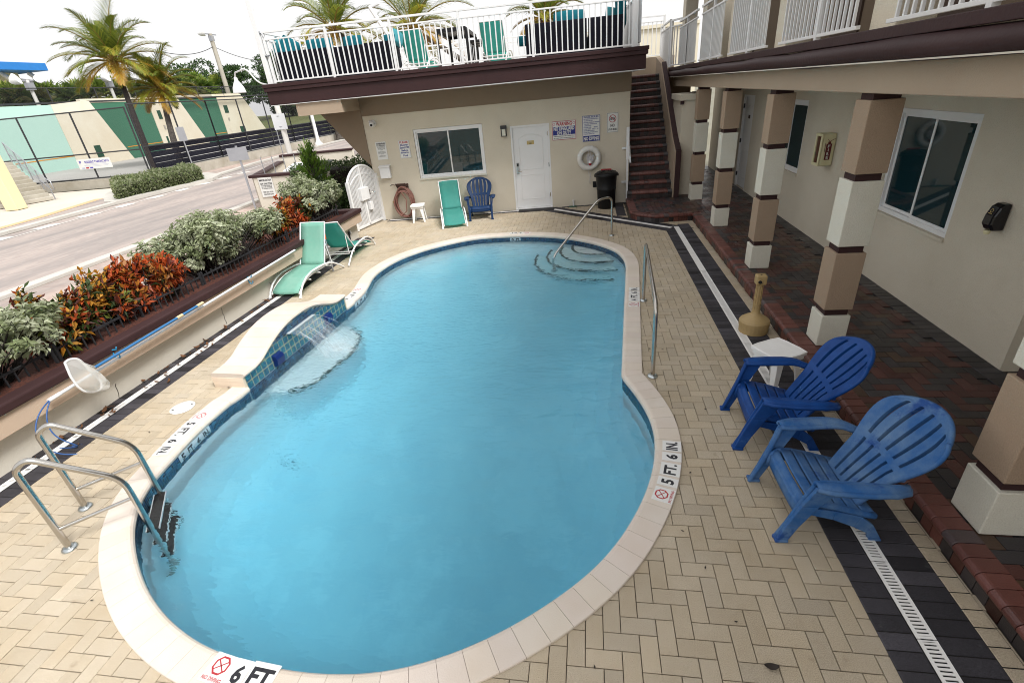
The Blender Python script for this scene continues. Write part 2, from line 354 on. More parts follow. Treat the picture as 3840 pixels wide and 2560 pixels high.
def tancol():
    k = R.gauss(1, .04); h = R.uniform(-.012, .012); return (.485*k+h*.5, .415*k, .315*k-h*.6)
def blkcol():
    k = abs(R.gauss(1, .3)); return (.036*k, .034*k, .039*k)
def redcol():
    t = R.random()
    if t < .42: k = R.uniform(.7, 1.25); return (.075*k, .026*k, .022*k)
    if t < .82: k = R.uniform(.6, 1.3); return (.034*k, .030*k, .033*k)
    k = R.uniform(.8, 1.2); return (.075*k, .042*k, .026*k)
def course(mb, a, b, w0, w1, step, z, col, j=.003):
    """a row of bricks across the strip that runs a->b, reaching w0..w1 to the side"""
    a, b = V(a), V(b); d = (b-a); L = d.length; d.normalize(); s = V((d.y, -d.x, 0)); n = max(1, round(L/step)); st = L/n
    for i in range(n):
        p = a+d*(i*st+j); q = a+d*((i+1)*st-j)
        paver(mb, [(p+s*w0)[:2], (q+s*w0)[:2], (q+s*w1)[:2], (p+s*w1)[:2]], z+R.uniform(-.001, .001), col())
DX0, DX1, BX0, BX1, CX = 1.75, 1.85, 1.565, 2.09, 2.2               # drain, black band, kerb face
T = .15                                                              # height of the brick walkway
cornr = V((1.80, 10.83, 0)); dstart = G(2078, 786); dcorner = G(2536, 858)
def under_building(x, y): return (y-12.92)-(x+5.7)*math.tan(XA) > -.02
PLX = -5.62
def deck_ok(x, y):
    if inside((x, y), ring_mid): return False
    if x < PLX-.1 and y < 11.2: return False
    if under_building(x, y) and x < 1: return False
    return x < CX+.02 and not (y > 11.5 and x > .85)
mb = MB()
herring(mb, -7.6, CX, -1.2, 13.6, 0, deck_ok, tancol)
struct('pool_deck', mb, M['paver'])
# the bed under the joints, with the pool cut out
mb = MB()
outer = [(-9,-2),(4,-2),(4,14.2),(-9,14.2)]
import bmesh
bm = bmesh.new()
vo = [bm.verts.new((x, y, -.0115)) for x, y in outer]; vi = [bm.verts.new((p.x, p.y, -.0115)) for p in ring_mid]
eo = [bm.edges.new((vo[i], vo[(i+1) % 4])) for i in range(4)]; ei = [bm.edges.new((vi[i], vi[(i+1) % len(vi)])) for i in range(len(vi))]
bmesh.ops.triangle_fill(bm, use_beauty=True, use_dissolve=False, edges=eo+ei)
bm.verts.index_update()
mb.add([v.co.copy() for v in bm.verts], [[v.index for v in f.verts] for f in bm.faces if not inside(f.calc_center_median()[:2], ring_mid)], 0); bm.free()
M['sand'] = mat('joint_sand', (.13,.108,.078), .95, (.06,.052,.036), 6, .9)
struct('paver_bedding', mb, M['sand'])
# black bands and tan edging along the right drain and the slanted drain to the door
mb = MB()
e = V((0,0,0))
y1 = cornr.y
course(mb, (BX0, -1, 0), (BX0, y1-.1, 0), 0, DX0-BX0-.004, .105, .0075, blkcol)
course(mb, (DX1+.004, -1, 0), (DX1+.004, y1+.1, 0), 0, BX1-DX1-.006, .105, .0075, blkcol)
dd = (dstart-dcorner).normalized(); sd = V((dd.y, -dd.x, 0))
if sd.y < 0: sd = -sd
c0, c1 = dcorner+dd*-.05, dstart+dd*.25
def crs(a, b, o0, o1, col, z=.0075, step=.105):
    d = (b-a).normalized(); n = max(1, round((b-a).length/step)); st = (b-a).length/n
    for i in range(n):
        p = a+d*(i*st+.003); q = a+d*((i+1)*st-.003)
        paver(mb, [(p+sd*o0)[:2], (q+sd*o0)[:2], (q+sd*o1)[:2], (p+sd*o1)[:2]], z+R.uniform(-.001,.001), col())
crs(c0+dd*-.12, c1, -.24, -.055, blkcol); crs(c0+dd*-.22, c1, .055, .24, blkcol)
# black strip left, along the planter and the far wall
course(mb, (PLX+.10, -1, 0), (PLX+.10, 11.1, 0), -.13, 0.02, .105, .0075, blkcol)
course(mb, (PLX+.225, -1, 0), (PLX+.225, 11.1, 0), 0, .205, .105, .0075, blkcol)
for k in range(60):
    x = -5.5+k*.105
    if x > -.9: break
    y = 12.92+(x+5.7)*math.tan(XA)
    for o0, o1 in ((.03, .1), (.18, .27)): paver(mb, [(x, y-o1), (x+.1, y-o1+.008), (x+.1, y-o0+.008), (x, y-o0)], .004, blkcol())
for k in range(14):
    x = -.75+k*.12; y = 12.92+(x+5.7)*math.tan(XA); paver(mb, [(x, y-.14), (x+.115, y-.131), (x+.115, y-.01), (x, y-.02)], .004, blkcol())
for k in range(9): paver(mb, [(.62, 11.95+k*.16), (.84, 11.95+k*.16), (.84, 12.105+k*.16), (.62, 12.105+k*.16)], .004, blkcol())
mb.box(BX0, -1, -.02, BX1+.11, y1, .0030, 0, (.012,.011,.010)); mb.box(PLX-.03, -1, -.02, PLX+.43, 11.1, .0030, 0, (.012,.011,.010))
for o0, o1 in ((-.24,-.055), (.055,.24)): mb.add([V((p.x, p.y, .0028)) for p in (c0+sd*o0, c1+sd*o0, c1+sd*o1, c0+sd*o1)], [(0,1,2,3)], 0, (.012,.011,.010))
struct('black_paver_border', mb, M['blackp'])
mb = MB(); course(mb, (BX1, -1, 0), (BX1, 11.0, 0), .0, .108, .107, .0072, tancol)
struct('tan_paver_edging', mb, M['paver'])
# ---------------------------------------------------------------- channel drains
def drain(name, label, a, b, w, mats, step=.5, slot=.022, group='white channel drains in the deck', fine=False):
    a, b = V(a), V(b); d = (b-a).normalized(); s = V((d.y, -d.x, 0)); L = (b-a).length; t = thing(name, label, 'drain', a, 0, group, world=True)
    n = max(1, round(L/step)); st = L/n; g = MB(); k = MB()
    k.quad(*[p+V((0,0,.0045)) for p in (a-s*w/2, b-s*w/2, b+s*w/2, a+s*w/2)])
    for i in range(n):
        p, q = a+d*(i*st+.003), a+d*((i+1)*st-.003); z = V((0,0,.0095)); h = V((0,0,.0035))
        for o in (-1, 1): g.obox((p+q)/2+s*o*(w/2-.010)+z, (q-p)/2, s*.009, h)
        m_ = 4 if not fine else 1
        cnt = max(2, int(st/slot)); pitch = st/cnt
        if fine: g.obox((p+q)/2+z, (q-p)/2, s*(w/2-.02), h)
        else:
            for c in range(cnt+1): g.obox(p+d*min(max(c*pitch, .008), st-.014)+z, d*(pitch*.27), s*(w/2-.019), h)
    obj('grate', g, M['wplas'], t); obj('channel', k, M['black'], t); return t
drain('channel_drain', 'white slotted drain grate running straight along the brick walkway between black pavers', ((DX0+DX1)/2, -.6, 0), ((DX0+DX1)/2, 7.9, 0), .1, None)
drain('channel_drain', 'short solid white drain cover beyond the ash urn, ending the straight drain', ((DX0+DX1)/2, 7.91, 0), ((DX0+DX1)/2, 10.72, 0), .1, None, fine=True)
drain('channel_drain', 'slanting white drain cover running from the far corner towards the white door', dcorner+dd*.12, dstart, .085, None, fine=True)
drain('channel_drain', 'white drain with fallen leaves along the foot of the planter wall', (PLX+.17, -.6, 0), (PLX+.17, 11.0, 0), .09, None, slot=.016)
drain('channel_drain', 'thin white drain along the foot of the far beige wall behind the chairs', (-5.45, 12.92+.25*math.tan(XA)-.14, 0), (-1.9, 12.92+3.8*math.tan(XA)-.14, 0), .055, None, slot=.016)
# ================================================================ pool
WZ = -.102
def depth(y): return -(.95+max(0, min(1, (10-y)/8))*.55)
mb = MB(); n = len(ring)
mb.add([(p.x, p.y, z) for z in (-.01, -2.2) for p in ring], [(i, (i+1) % n, n+(i+1) % n, n+i) for i in range(n)], 0, None, True)
mb.grid(lambda u, v: (-4.9+6.2*u, .9+10.4*v, depth(.9+10.4*v)), 2, 30, 0)
CV = [(0,.30),(.0,.45),(.05,.64),(.15,.80),(.32,.92),(.55,.98),(.85,1.004)]
for (o0,f0),(o1,f1) in zip(CV, CV[1:]):
    mb.add([p-q*o+V((0,0,depth(p.y)*fz)) for o, fz in ((o0,f0),(o1,f1)) for p, q in zip(ring, rn)], [(i, (i+1) % n, n+(i+1) % n, n+i) for i in range(n)], 0, None, True)
# underwater bench under the fountain
fd = (FB-FA).normalized(); fn = V((fd.y, -fd.x, 0))
bench = [FA+fd*a_+fn*o_ for a_, o_ in ((.30,0),(.31,.27),(.38,.39),(.58,.50),(.92,.54),(1.2,.60),(1.6,.56),(1.9,.45),(2.1,.2),(2.12,0))]
bench = [p-fn*.0 for p in bench]
bb = MB(); bb.extr([p+V((0,0,-.42)) for p in bench], (0,0,-1.2))
edge = MB(); edge.tube([p+V((0,0,-.425)) for p in bench[1:-1]], .028, 6)
# corner steps: arcs about the far right corner
arcs = [([(-.29,10.6),(-.38,10.30),(-.40,10.14),(-.38,9.92),(-.26,9.69),(-.13,9.60),(.02,9.56),(.19,9.56),(.39,9.60),(.8,9.66)],-.31),
 ([(-.42,10.75),(-.58,10.40),(-.65,10.15),(-.65,9.97),(-.59,9.75),(-.45,9.51),(-.23,9.33),(.06,9.26),(.28,9.26),(.5,9.34),(.9,9.42)],-.50),
 ([(-.70,10.8),(-.82,10.42),(-.90,10.15),(-.93,9.9),(-.85,9.6),(-.71,9.38),(-.41,9.11),(-.09,9.01),(.2,8.99),(.54,9.03),(.9,9.1)],-.69),
 ([(-1.02,10.8),(-1.12,10.45),(-1.16,10.16),(-1.17,9.79),(-1.10,9.49),(-.91,9.16),(-.59,8.85),(-.29,8.72),(-.01,8.67),(.28,8.69),(.54,8.71),(.9,8.76)],-.87)]
stp = MB(); nos = MB()
for ar, z in arcs:
    arc = smooth([V((x, y, z)) for x, y in ar], .05)
    stp.extr(arc+[V((1.1, 9.3, z)), V((1.1, 11.3, z)), V((arc[0].x, 11.3, z))], (0,0,-1.4)); nos.tube([p+V((0,0,.004)) for p in arc], .026, 6)
pool = thing('swimming_pool', 'freeform blue swimming pool with cream coping in the middle of the deck', 'swimming pool', (0,0,0), world=True)
obj('basin', mb, M['plaster'], pool); obj('bench_ledge', bb, M['plaster'], pool); obj('ledge_edging', edge, mat('dark_green_tile', (.01,.05,.045), .3), pool)
obj('corner_steps', stp, M['plaster2'], pool); obj('step_edging', nos, bpy.data.materials['dark_green_tile'], pool)
# water body
def water_mat():
    m = bpy.data.materials.new('pool_water'); m.use_nodes = True; nt = m.node_tree; N, L = nt.nodes, nt.links
    N.remove(N['Principled BSDF']); out = N['Material Output']
    g = N.new('ShaderNodeBsdfGlass'); g.inputs['IOR'].default_value = 1.333; g.inputs['Roughness'].default_value = 0; g.inputs['Color'].default_value = (1,1,1,1)
    vol = N.new('ShaderNodeVolumeAbsorption'); vol.inputs['Color'].default_value = (.06,.80,.965,1); vol.inputs['Density'].default_value = .54
    tc = N.new('ShaderNodeTexCoord'); tot = None
    def wave(scale, rot, sc, dist, st, det=3, dis=.4):
        nonlocal tot
        mp = N.new('ShaderNodeMapping'); mp.inputs['Scale'].default_value = sc; mp.inputs['Rotation'].default_value = (0,0,rot); L.new(tc.outputs['Object'], mp.inputs[0])
        n = N.new('ShaderNodeTexNoise'); n.inputs['Scale'].default_value = scale; n.inputs['Detail'].default_value = det; n.inputs['Distortion'].default_value = dis
        L.new(mp.outputs[0], n.inputs['Vector']); b = N.new('ShaderNodeBump'); b.inputs['Strength'].default_value = st; b.inputs['Distance'].default_value = dist
        L.new(n.outputs['Fac'], b.inputs['Height'])
        if tot is not None: L.new(tot, b.inputs['Normal'])
        tot = b.outputs[0]; return b
    wave(2.0, .3, (1,1.6,1), .06, .38, 2)
    wave(3.6, -.35, (1,2.4,1), .045, .32, 2)
    # livelier ripples that die away from where the fountain falls in
    b = wave(11, .9, (1,2.0,1), .028, 1, 2, .6)
    vm = N.new('ShaderNodeVectorMath'); vm.operation = 'DISTANCE'; L.new(tc.outputs['Object'], vm.inputs[0]); vm.inputs[1].default_value = (-3.3, 5.9, 0)
    mr = N.new('ShaderNodeMapRange'); mr.inputs['From Min'].default_value = .1; mr.inputs['From Max'].default_value = 3.9; mr.inputs['To Min'].default_value = 1.0; mr.inputs['To Max'].default_value = .05
    L.new(vm.outputs['Value'], mr.inputs[0]); L.new(mr.outputs[0], b.inputs['Strength'])
    L.new(tot, g.inputs['Normal']); L.new(g.outputs[0], out.inputs['Surface']); L.new(vol.outputs[0], out.inputs['Volume']); return m
mb = MB(); wr = [p+n_*.06 for p, n_ in zip(ring, rn)]
area = sum(a.x*b.y-b.x*a.y for a, b in zip(wr, wr[1:]+wr[:1]))
mb.extr([V((p.x, p.y, -2.4)) for p in (wr if area > 0 else wr[::-1])], (0,0,2.4+WZ))
wat = struct('pool_water', mb, water_mat())
# coping of separate stones
mb = MB(); L_ = acc[-1]; ns = round(L_/.155)
def cat(s):
    s = max(0, min(L_, s))
    import bisect
    i = min(len(curve)-2, max(0, bisect.bisect_right(acc, s)-1)); t = (s-acc[i])/max(1e-9, acc[i+1]-acc[i])
    return curve[i].lerp(curve[i+1], t), cn[i].lerp(cn[i+1], t).normalized()
PR = [(-.012, -.05), (-.020, -.025), (-.014, -.004), (.0, .010), (.02, .016), (CW-.004, .016), (CW, .011), (CW, -.02)]
for k in range(ns):
    st = []
    a, b = k*L_/ns+.0012, (k+1)*L_/ns-.0012
    kk = R.gauss(1, .02); col = (.67*kk, .60*kk*R.uniform(.99,1.01), .53*kk*R.uniform(.98,1.01))
    for s in (a, (a+b)/2, b):
        p, q = cat(s); st.append([p+q*o+V((0,0,z)) for o, z in PR])
    m_ = len(PR); vs = [v for r_ in st for v in r_]
    mb.add(vs, [(i*m_+j, i*m_+j+1, (i+1)*m_+j+1, (i+1)*m_+j) for i in range(2) for j in range(m_-1)]+[tuple(range(m_)), tuple(range(2*m_, 3*m_))[::-1]], 0, col)
M['copa'] = mat('coping_stone', (1,1,1), .75, (.91,.87,.82), 2.4, .8, .3, 120, attr=True, spot=((.48,.36,.25), .67, .45), ss=3.6, bd=.004, grain=.07)
obj('coping', mb, M['copa'], pool)
bj = MB()
for i in range(len(curve)-1):
    a, b, na, nb = curve[i], curve[i+1], cn[i], cn[i+1]
    bj.quad(a+na*-.005+V((0,0,.004)), b+nb*-.005+V((0,0,.004)), b+nb*(CW-.004)+V((0,0,.004)), a+na*(CW-.004)+V((0,0,.004)))
    bj.quad(a+V((0,0,.004)), b+V((0,0,.004)), b+V((0,0,-.06)), a+V((0,0,-.06)))
obj('coping_joint', bj, mat('pink_grout', (.58,.50,.43), .9), pool)
# glass-mosaic waterline band
mb = MB(); ts = .0262
s = 0
def moscol():
    t = R.random()
    if t < .5: k = R.uniform(.6,1.3); return (.012*k, .05*k, .13*k)
    if t < .8: k = R.uniform(.6,1.3); return (.03*k, .13*k, .23*k)
    k = R.uniform(.5,1.2); return (.010*k, .022*k, .06*k)
while s < L_-ts:
    (p, q), (p2, q2) = cat(s+.0015), cat(s+ts-.0015)
    for r_ in range(8):
        z0, z1 = -.048-r_*ts, -.048-(r_+1)*ts+.003
        mb.quad(p-q*.006+V((0,0,z0)), p2-q2*.006+V((0,0,z0)), p2-q2*.006+V((0,0,z1)), p-q*.006+V((0,0,z1)), 0, moscol())
    s += ts
obj('waterline_mosaic', mb, M['attr'], pool)
mb = MB()
for i in range(len(curve)-1):
    a, b = curve[i]-cn[i]*.004, curve[i+1]-cn[i+1]*.004; mb.quad(a+V((0,0,-.04)), b+V((0,0,-.04)), b+V((0,0,-.262)), a+V((0,0,-.262)))
obj('mosaic_grout', mb, mat('blue_grout', (.16,.24,.30), .7), pool)
# depth markers: one white tile per group of letters, tops towards the water
def marker(pix, sts, label, hgt=.158, free=False):
    mb = MB()
    for (px, py), st in zip(pix, sts):
        g = G(px, py, .016); i = near(g); up = -cn[i]; c = curve[i]+cn[i]*(CW-.004-hgt/2)
        rt = V((up.y, -up.x, 0)); c = c+rt*((g-curve[i]).dot(rt))
        if free: c = g
        w = {'#': .17, '5': .11, '4': .10, '6': .12, '3': .11, 'FT.': .17, 'FT': .19, 'IN.': .15}[st]*hgt/.175
        cc = V((c.x, c.y, .0195)); top = cc+V((0,0,.0006)); up = V((up.x, up.y, 0)).normalized()
        mb.obox(cc-V((0,0,.0012)), rt*(w/2-.001), up*(hgt/2-.001), V((0,0,.0015)), 0)
        if st == '#':
            o = top+up*(hgt*.10); r_ = hgt*.30
            ring2(mb, o, rt, up, r_*1.12, r_*.88, 8, 2, math.pi/8)
            for sg in (1, -1): mb.obox(o+V((0,0,.0003)), (rt+up*sg*.8).normalized()*r_*.85, (rt*-sg*.8+up).normalized()*r_*.07, V((0,0,.0002)), 2)
            put_text(mb, 'NO DIVING', top-up*(hgt*.36), rt, up, w*.86, hgt*.14, 2)
        else: put_text(mb, st, top, rt, up, w*(.82 if len(st) > 1 else .55), hgt*.62, 1)
    o = obj('depth_marker', mb, [M['signw'], M['blackmark'], M['redmark']], pool); o['label'] = label
marker([(2464,1848),(2484.6,1801.7),(2501.3,1757.6),(2507.7,1711.4),(2507.7,1671.5)], ['#','5','FT.','6','IN.'], 'white 5 FT. 6 IN. tile on the right-hand coping beside the blue chairs')
marker([(2364.2,1141.8),(2372.7,1124.8),(2373,1111),(2373,1097.5),(2373,1084.5)], ['#','4','FT.','6','IN.'], 'white 4 FT. 6 IN. tile beside the right-hand grab rail', .16)
marker([(758.3,1558.3),(720,1588.6),(691.3,1618.9),(649.9,1654),(614.8,1689)], ['#','5','FT.','6','IN.'], 'white 5 FT. 6 IN. tile on the left coping above the ladder')
marker([(1344.5,1085.7),(1329,1099),(1317,1111),(1304,1123)], ['#','4','FT.','6'], 'white 4 FT. 6 IN. tile at the right end of the fountain wall', .155)
marker([(1973,876),(1951,876),(1924,877)], ['#','3','FT'], 'upside-down white 3 FT tile on the far coping')
marker([(822,2506),(892,2527),(976,2541)], ['#','6','FT'], 'large white 6 FT tile on the near coping', .165, True)
def bandmark(p0, p1, st, label, z0=-.055, z1=-.175):
    i0, i1 = near(G(*p0, -.1)), near(G(*p1, -.1)); 
    if i0 > i1: i0, i1 = i1, i0
    mb = MB()
    sA, sB = acc[i0], acc[i1]; n_ = len(st)
    k = max(2, int((sB-sA)/.05))
    for j in range(k):
        (a, na), (b, nb) = cat(sA+(sB-sA)*j/k), cat(sA+(sB-sA)*(j+1)/k)
        mb.quad(a-na*.0085+V((0,0,z0)), b-nb*.0085+V((0,0,z0)), b-nb*.0085+V((0,0,z1)), a-na*.0085+V((0,0,z1)))
    for j, ch_ in enumerate(st):
        if not ch_: continue
        s_ = sA+(sB-sA)*(j+.5)/n_ if sgn_dir > 0 else sB-(sB-sA)*(j+.5)/n_
        p, q = cat(s_); rt = V((-q.y, q.x, 0))*1
        rt = V((0,0,1)).cross(-q)*-1
        rt = (-q).cross(V((0,0,1)))*-1
        put_text(mb, ch_, p-q*.0095+V((0,0,(z0+z1)/2)), rt, V((0,0,1)), (sB-sA)/n_*(.74 if len(ch_) > 1 else .45), (z0-z1)*.78, 1)
    o = obj('depth_marker', mb, [mat('pale_blue_tile', (.50,.60,.66), .2), M['blackmark']], pool); o['label'] = label
# reading direction along the wall as seen from the water
q_ = cn[near(G(690,1660))]; sgn_dir = 1
t_ = (curve[near(G(690,1660))+1]-curve[near(G(690,1660))]).normalized(); rt_ = V((0,0,1)).cross(q_)
RT_OK = t_.dot(V((q_.y, -q_.x, 0)))
sgn_dir = 1 if t_.dot((-q_).cross(V((0,0,1)))*-1) > 0 else -1
bandmark((652,1728),(795,1600), ['5','FT.','6','IN.'], 'vertical 5 FT. 6 IN. tile under the left coping')
bandmark((1310,1152),(1372,1100), ['4','FT','6','IN'], 'vertical 4 FT 6 IN tile beside the fountain wall')
bandmark((1912,893),(1962,893), ['9','FT.'], 'small 9 FT. tile under the far coping')
# ---------------------------------------------------------------- fountain wall
ft = thing('fountain_wall', 'raised curved fountain wall with patterned blue tiles and cream cap beside the pool', 'fountain', FA, 0, world=True)
FL = (FB-FA).length; TH = .44
prof = [(0,.20),(.10,.20),(.22,.205),(.34,.23),(.46,.285),(.58,.335),(.70,.375),(.82,.41),(.94,.432),(1.06,.445),(1.2,.45),(1.35,.447),(1.5,.432),(1.62,.405),(1.74,.365),(1.86,.315),(1.98,.27),(2.10,.235),(2.22,.222),(FL,.22)]
def fp(s, o, z): return FA+fd*s-fn*o+V((0,0,z))                       # o is measured back from the pool face
body = MB(); cap = MB(); capj = MB()
face = [fp(s, .0, z-.055) for s, z in prof]
body.extr([fp(0, 0, -.3)]+[fp(s, 0, z-.05) for s, z in prof]+[fp(FL, 0, -.3)], -fn*(TH-.03))
def zat(s):
    for (a, b), (c, d) in zip(prof, prof[1:]):
        if a <= s <= c: return b+(d-b)*(s-a)/(c-a)
    return prof[-1][1]
k = 15
for i in range(k):
    a, b = FL*i/k+.001-(.02 if i == 0 else 0), FL*(i+1)/k-.001+(.02 if i == k-1 else 0); kk = R.gauss(1,.03); col = (.65*kk, .57*kk, .50*kk*R.uniform(.96,1.02)); sec = []
    for s_ in (a, a+(b-a)/3, a+(b-a)*2/3, b):
        z = zat(min(max(s_, 0), FL)); sec.append([fp(s_, o, z+dz) for o, dz in ((.02,-.055),(-.018,-.05),(-.03,-.027),(-.018,-.006),(.01,0),(TH-.02,0),(TH,-.012),(TH,-.055))])
    m_ = 8; vs = [v for q in sec for v in q]
    cap.add(vs, [(r_*m_+j, r_*m_+(j+1) % m_, (r_+1)*m_+(j+1) % m_, (r_+1)*m_+j) for r_ in range(3) for j in range(m_)]+[tuple(range(m_))[::-1], tuple(range(3*m_, 4*m_))], 0, col)
for sE, sg in ((0, -1), (FL, 1)):                                     # pale stone cheeks at both ends
    z = zat(sE)-.056
    for r_ in range(3):
        a = -.02+(z+.02)*r_/3; b = -.02+(z+.02)*(r_+1)/3
        for h in range(2):
            kk = R.gauss(1,.06); cap.obox(fp(sE+sg*.012, .0+TH*(h+.5)/2, (a+b)/2), fd*.014, fn*(TH/4-.001), V((0,0,(b-a)/2-.001)), 0, (.72*kk,.60*kk,.48*kk))
obj('wall_body', body, M['grout'], ft); obj('cap', cap, M['copa'], ft)
til = MB(); p_ = .0985
def pat():
    k = R.uniform(.7,1.25); return R.choice([(.022*k,.13*k,.21*k), (.03*k,.17*k,.23*k), (.018*k,.09*k,.18*k), (.04*k,.20*k,.23*k)])
i = 0
while (i+1)*p_ <= FL+.02:
    for r_ in range(5):
        a, b = i*p_+.006, min(FL, (i+1)*p_-.006); z0, z1 = -.035+r_*p_+.006, -.035+(r_+1)*p_-.006
        zt = min(zat(a), zat(b))-.058
        if r_ >= 3: break
        if z0 >= zt: continue
        za, zb = min(z1, zat(a)-.058), min(z1, zat(b)-.058)
        # each tile broken into blotches of different blues
        for u in range(4):
            for w in range(4):
                A = a+(b-a)*u/4; B = a+(b-a)*(u+1)/4; lo = lambda s: z0+((za+(zb-za)*(s-a)/(b-a))-z0)*w/4; hi = lambda s: z0+((za+(zb-za)*(s-a)/(b-a))-z0)*(w+1)/4
                til.quad(fp(A, -.006, lo(A)), fp(B, -.006, lo(B)), fp(B, -.006, hi(B)), fp(A, -.006, hi(A)), 0, pat())
    i += 1
s_ = 0; q_ = .0262
while s_ < FL-q_:
    for r_ in range(12):
        z0 = -.035+3*p_+.002+r_*q_; z1 = z0+q_-.003
        if z1 > zat(s_+q_/2)-.055: break
        til.quad(fp(s_+.0015, -.006, z0), fp(s_+q_-.0015, -.006, z0), fp(s_+q_-.0015, -.006, z1), fp(s_+.0015, -.006, z1), 0, moscol())
    for r_ in range(9):
        z1 = -.037-r_*q_; z0 = z1-q_+.003; til.quad(fp(s_+.0015, -.006, z0), fp(s_+q_-.0015, -.006, z0), fp(s_+q_-.0015, -.006, z1), fp(s_+.0015, -.006, z1), 0, moscol())
    s_ += q_
obj('tile_face', til, M['attr'], ft)
gb = MB(); gb.quad(fp(0,-.003,-.034), fp(FL,-.003,-.034), fp(FL,-.003,-.30), fp(0,-.003,-.30)); obj('tile_grout', gb, bpy.data.materials['blue_grout'], ft)
yg = MB(); yg.extr([fp(0,-.0025,-.03)]+[fp(s, -.0025, min(z-.056, .262)) for s, z in prof]+[fp(FL,-.0025,-.03)], -fn*.002); obj('yellow_grout', yg, mat('yellow_grout', (.36,.35,.21), .7), ft)
sp = MB(); sp.obox(fp(1.2, -.028, .272), fd*.31, fn*.026, V((0,0,.004))); obj('spout_lip', sp, mat('clear_acrylic_lip', (.50,.56,.58), .15), ft)
for s_ in (.585, 1.81):
    b_ = MB(); b_.add([fp(s_-.075,-.008,.145), fp(s_+.075,-.008,.145), fp(s_+.075,-.05,.135), fp(s_-.075,-.05,.135), fp(s_-.075,-.075,.09), fp(s_+.075,-.075,.09), fp(s_-.075,-.06,.0), fp(s_+.075,-.06,.0), fp(s_-.075,-.008,-.01), fp(s_+.075,-.008,-.01)],
        [(0,3,2,1),(3,4,5,2),(4,6,7,5),(6,8,9,7),(0,8,6,4,3),(1,2,5,7,9)]); obj('scupper', b_, mat('blue_glazed_scupper', (.006,.022,.125), .25), ft, bevel=.002)
jet = MB(); sh = MB()
def traj(s_, v, spr):
    return [fp(s_+spr*t, -.06-v*t*.36, .268-.40*t*t*1.0) for t in [k/9 for k in range(10)]]
for k in range(18):
    s_ = .90+.60*k/17; v = R.uniform(.95, 1.5)*(1.3 if k in (0, 17) else 1); r0 = R.uniform(.001, .0034)
    pts = [p+V((0,0,R.uniform(-.006,.006))) for p in traj(s_, v, R.uniform(-.06,.06)+(k-8.5)*.003)]
    jet.tube(pts, [r0*R.uniform(.5,1.4) for _ in pts], 5)
for k in range(70):
    t = R.uniform(.4,1); p = traj(R.uniform(.9,1.5), R.uniform(.8,1.7), 0)[int(t*9)]+V((R.uniform(-.05,.05),R.uniform(-.05,.05),R.uniform(-.02,.06)))
    r0 = R.uniform(.002,.0045); jet.lathe([(r0*.3,-r0),(r0,0),(r0*.3,r0)], 5, p)
sh.grid(lambda u, v: traj(.93+.54*v, 1.15+.1*math.sin(v*17), 0)[int(round(u*9))], 9, 24)
o = obj('water_jet', jet, M['jet'], ft); o = obj('water_sheet', sh, M['jets'], ft)
fo = MB(); c_ = FA+fd*1.22+fn*.52
fo.grid(lambda u, v: (c_.x+(u-.5)*2.2, c_.y+(v-.5)*2.2, WZ+.003), 6, 6)
f = obj('foam', fo, M['foam'], loc=(c_.x, c_.y, WZ+.003), kind='stuff'); tag(f, 'white foam on the water where the fountain falls in', 'foam')
# ================================================================ brick walkway and platform by the stairs
mb = MB()
plat = [(.90, 13.05), (.90, 11.62), (1.03, 11.42), (1.40, 11.13), (CX+.01, 11.20)]
def walk_ok(x, y):
    if x > CX+.16 and x < 3.60: return True
    if y > 11.1 and x < CX+.2: return inside((x, y), [V((1.08,14,0)), V((1.08,11.68,0)), V((1.46,11.36,0)), V((2.5,11.42,0)), V((2.5,14,0))])
    return False
wk = MB(); herring(wk, .9, 3.62, -1.2, 17.5, T, walk_ok, redcol, ox=.2)
course(wk, (3.80, -1.2, 0), (3.80, 17.5, 0), -.2, 0, .105, T+.003, blkcol)
wk.box(CX+.09, -1.2, .0, 4.4, 17.5, T-.012, 0, (.035,.03,.028)); wk.extr([(1.0,13.3,.001),(1.0,11.72,.001),(1.10,11.54,.001),(1.45,11.26,.001),(CX+.085,11.30,.001),(CX+.085,13.3,.001)], (0,0,T-.014), 0, (.035,.03,.028))
struct('brick_walkway', wk, M['wetp'])
nb = MB()
def nosing(a, b, wd, step=.104, h=.062):
    """bull-nosed header bricks along a->b; the rounded nose is to the right of the direction"""
    a, b = V(a), V(b); d = (b-a); L = d.length; d.normalize(); s = V((d.y, -d.x, 0)); n = max(1, round(L/step)); st = L/n
    for i in range(n):
        k = abs(R.gauss(1, .16)); col = (.135*k, .048*k, .038*k) if R.random() < .9 else (.07*k, .05*k, .05*k); dz = R.uniform(-.002, .002); pr = [(-wd, -h), (-wd, -.004), (-wd+.006, .006)]
        pr += [(-.028+.034*math.sin(rad(t)), -.028+.036*math.cos(rad(t))) for t in range(0, 181, 22)]+[(-.03, -h)]
        m_ = len(pr); vs = []
        for e, ins in ((i*st+.002, .003), (i*st+.006, 0), ((i+1)*st-.006, 0), ((i+1)*st-.002, .003)):
            vs += [a+d*e+s*(o if o < -.2 else o-ins)+V((0,0,T+.008+dz+z-ins)) for o, z in pr]
        nb.add(vs, [(r*m_+j, (r+1)*m_+j, (r+1)*m_+(j+1) % m_, r*m_+(j+1) % m_) for r in range(3) for j in range(m_)]+[tuple(range(m_)), tuple(range(3*m_, 4*m_))[::-1]], 0, col, False)
    # vertical face bricks
    for i in range(n):
        k = abs(R.gauss(1, .3)); c = R.random(); col = (.13*k,.046*k,.034*k) if c < .6 else (.050*k,.042*k,.043*k)
        p = a+d*(i*st+st/2)-s*.045; nb.obox(p+V((0,0,.045)), d*(st/2-.003), s*.028, V((0,0,.05)), 0, col)
nosing((CX+.005, 11.2, 0), (CX+.005, -1.2, 0), .17)
wedge = plat
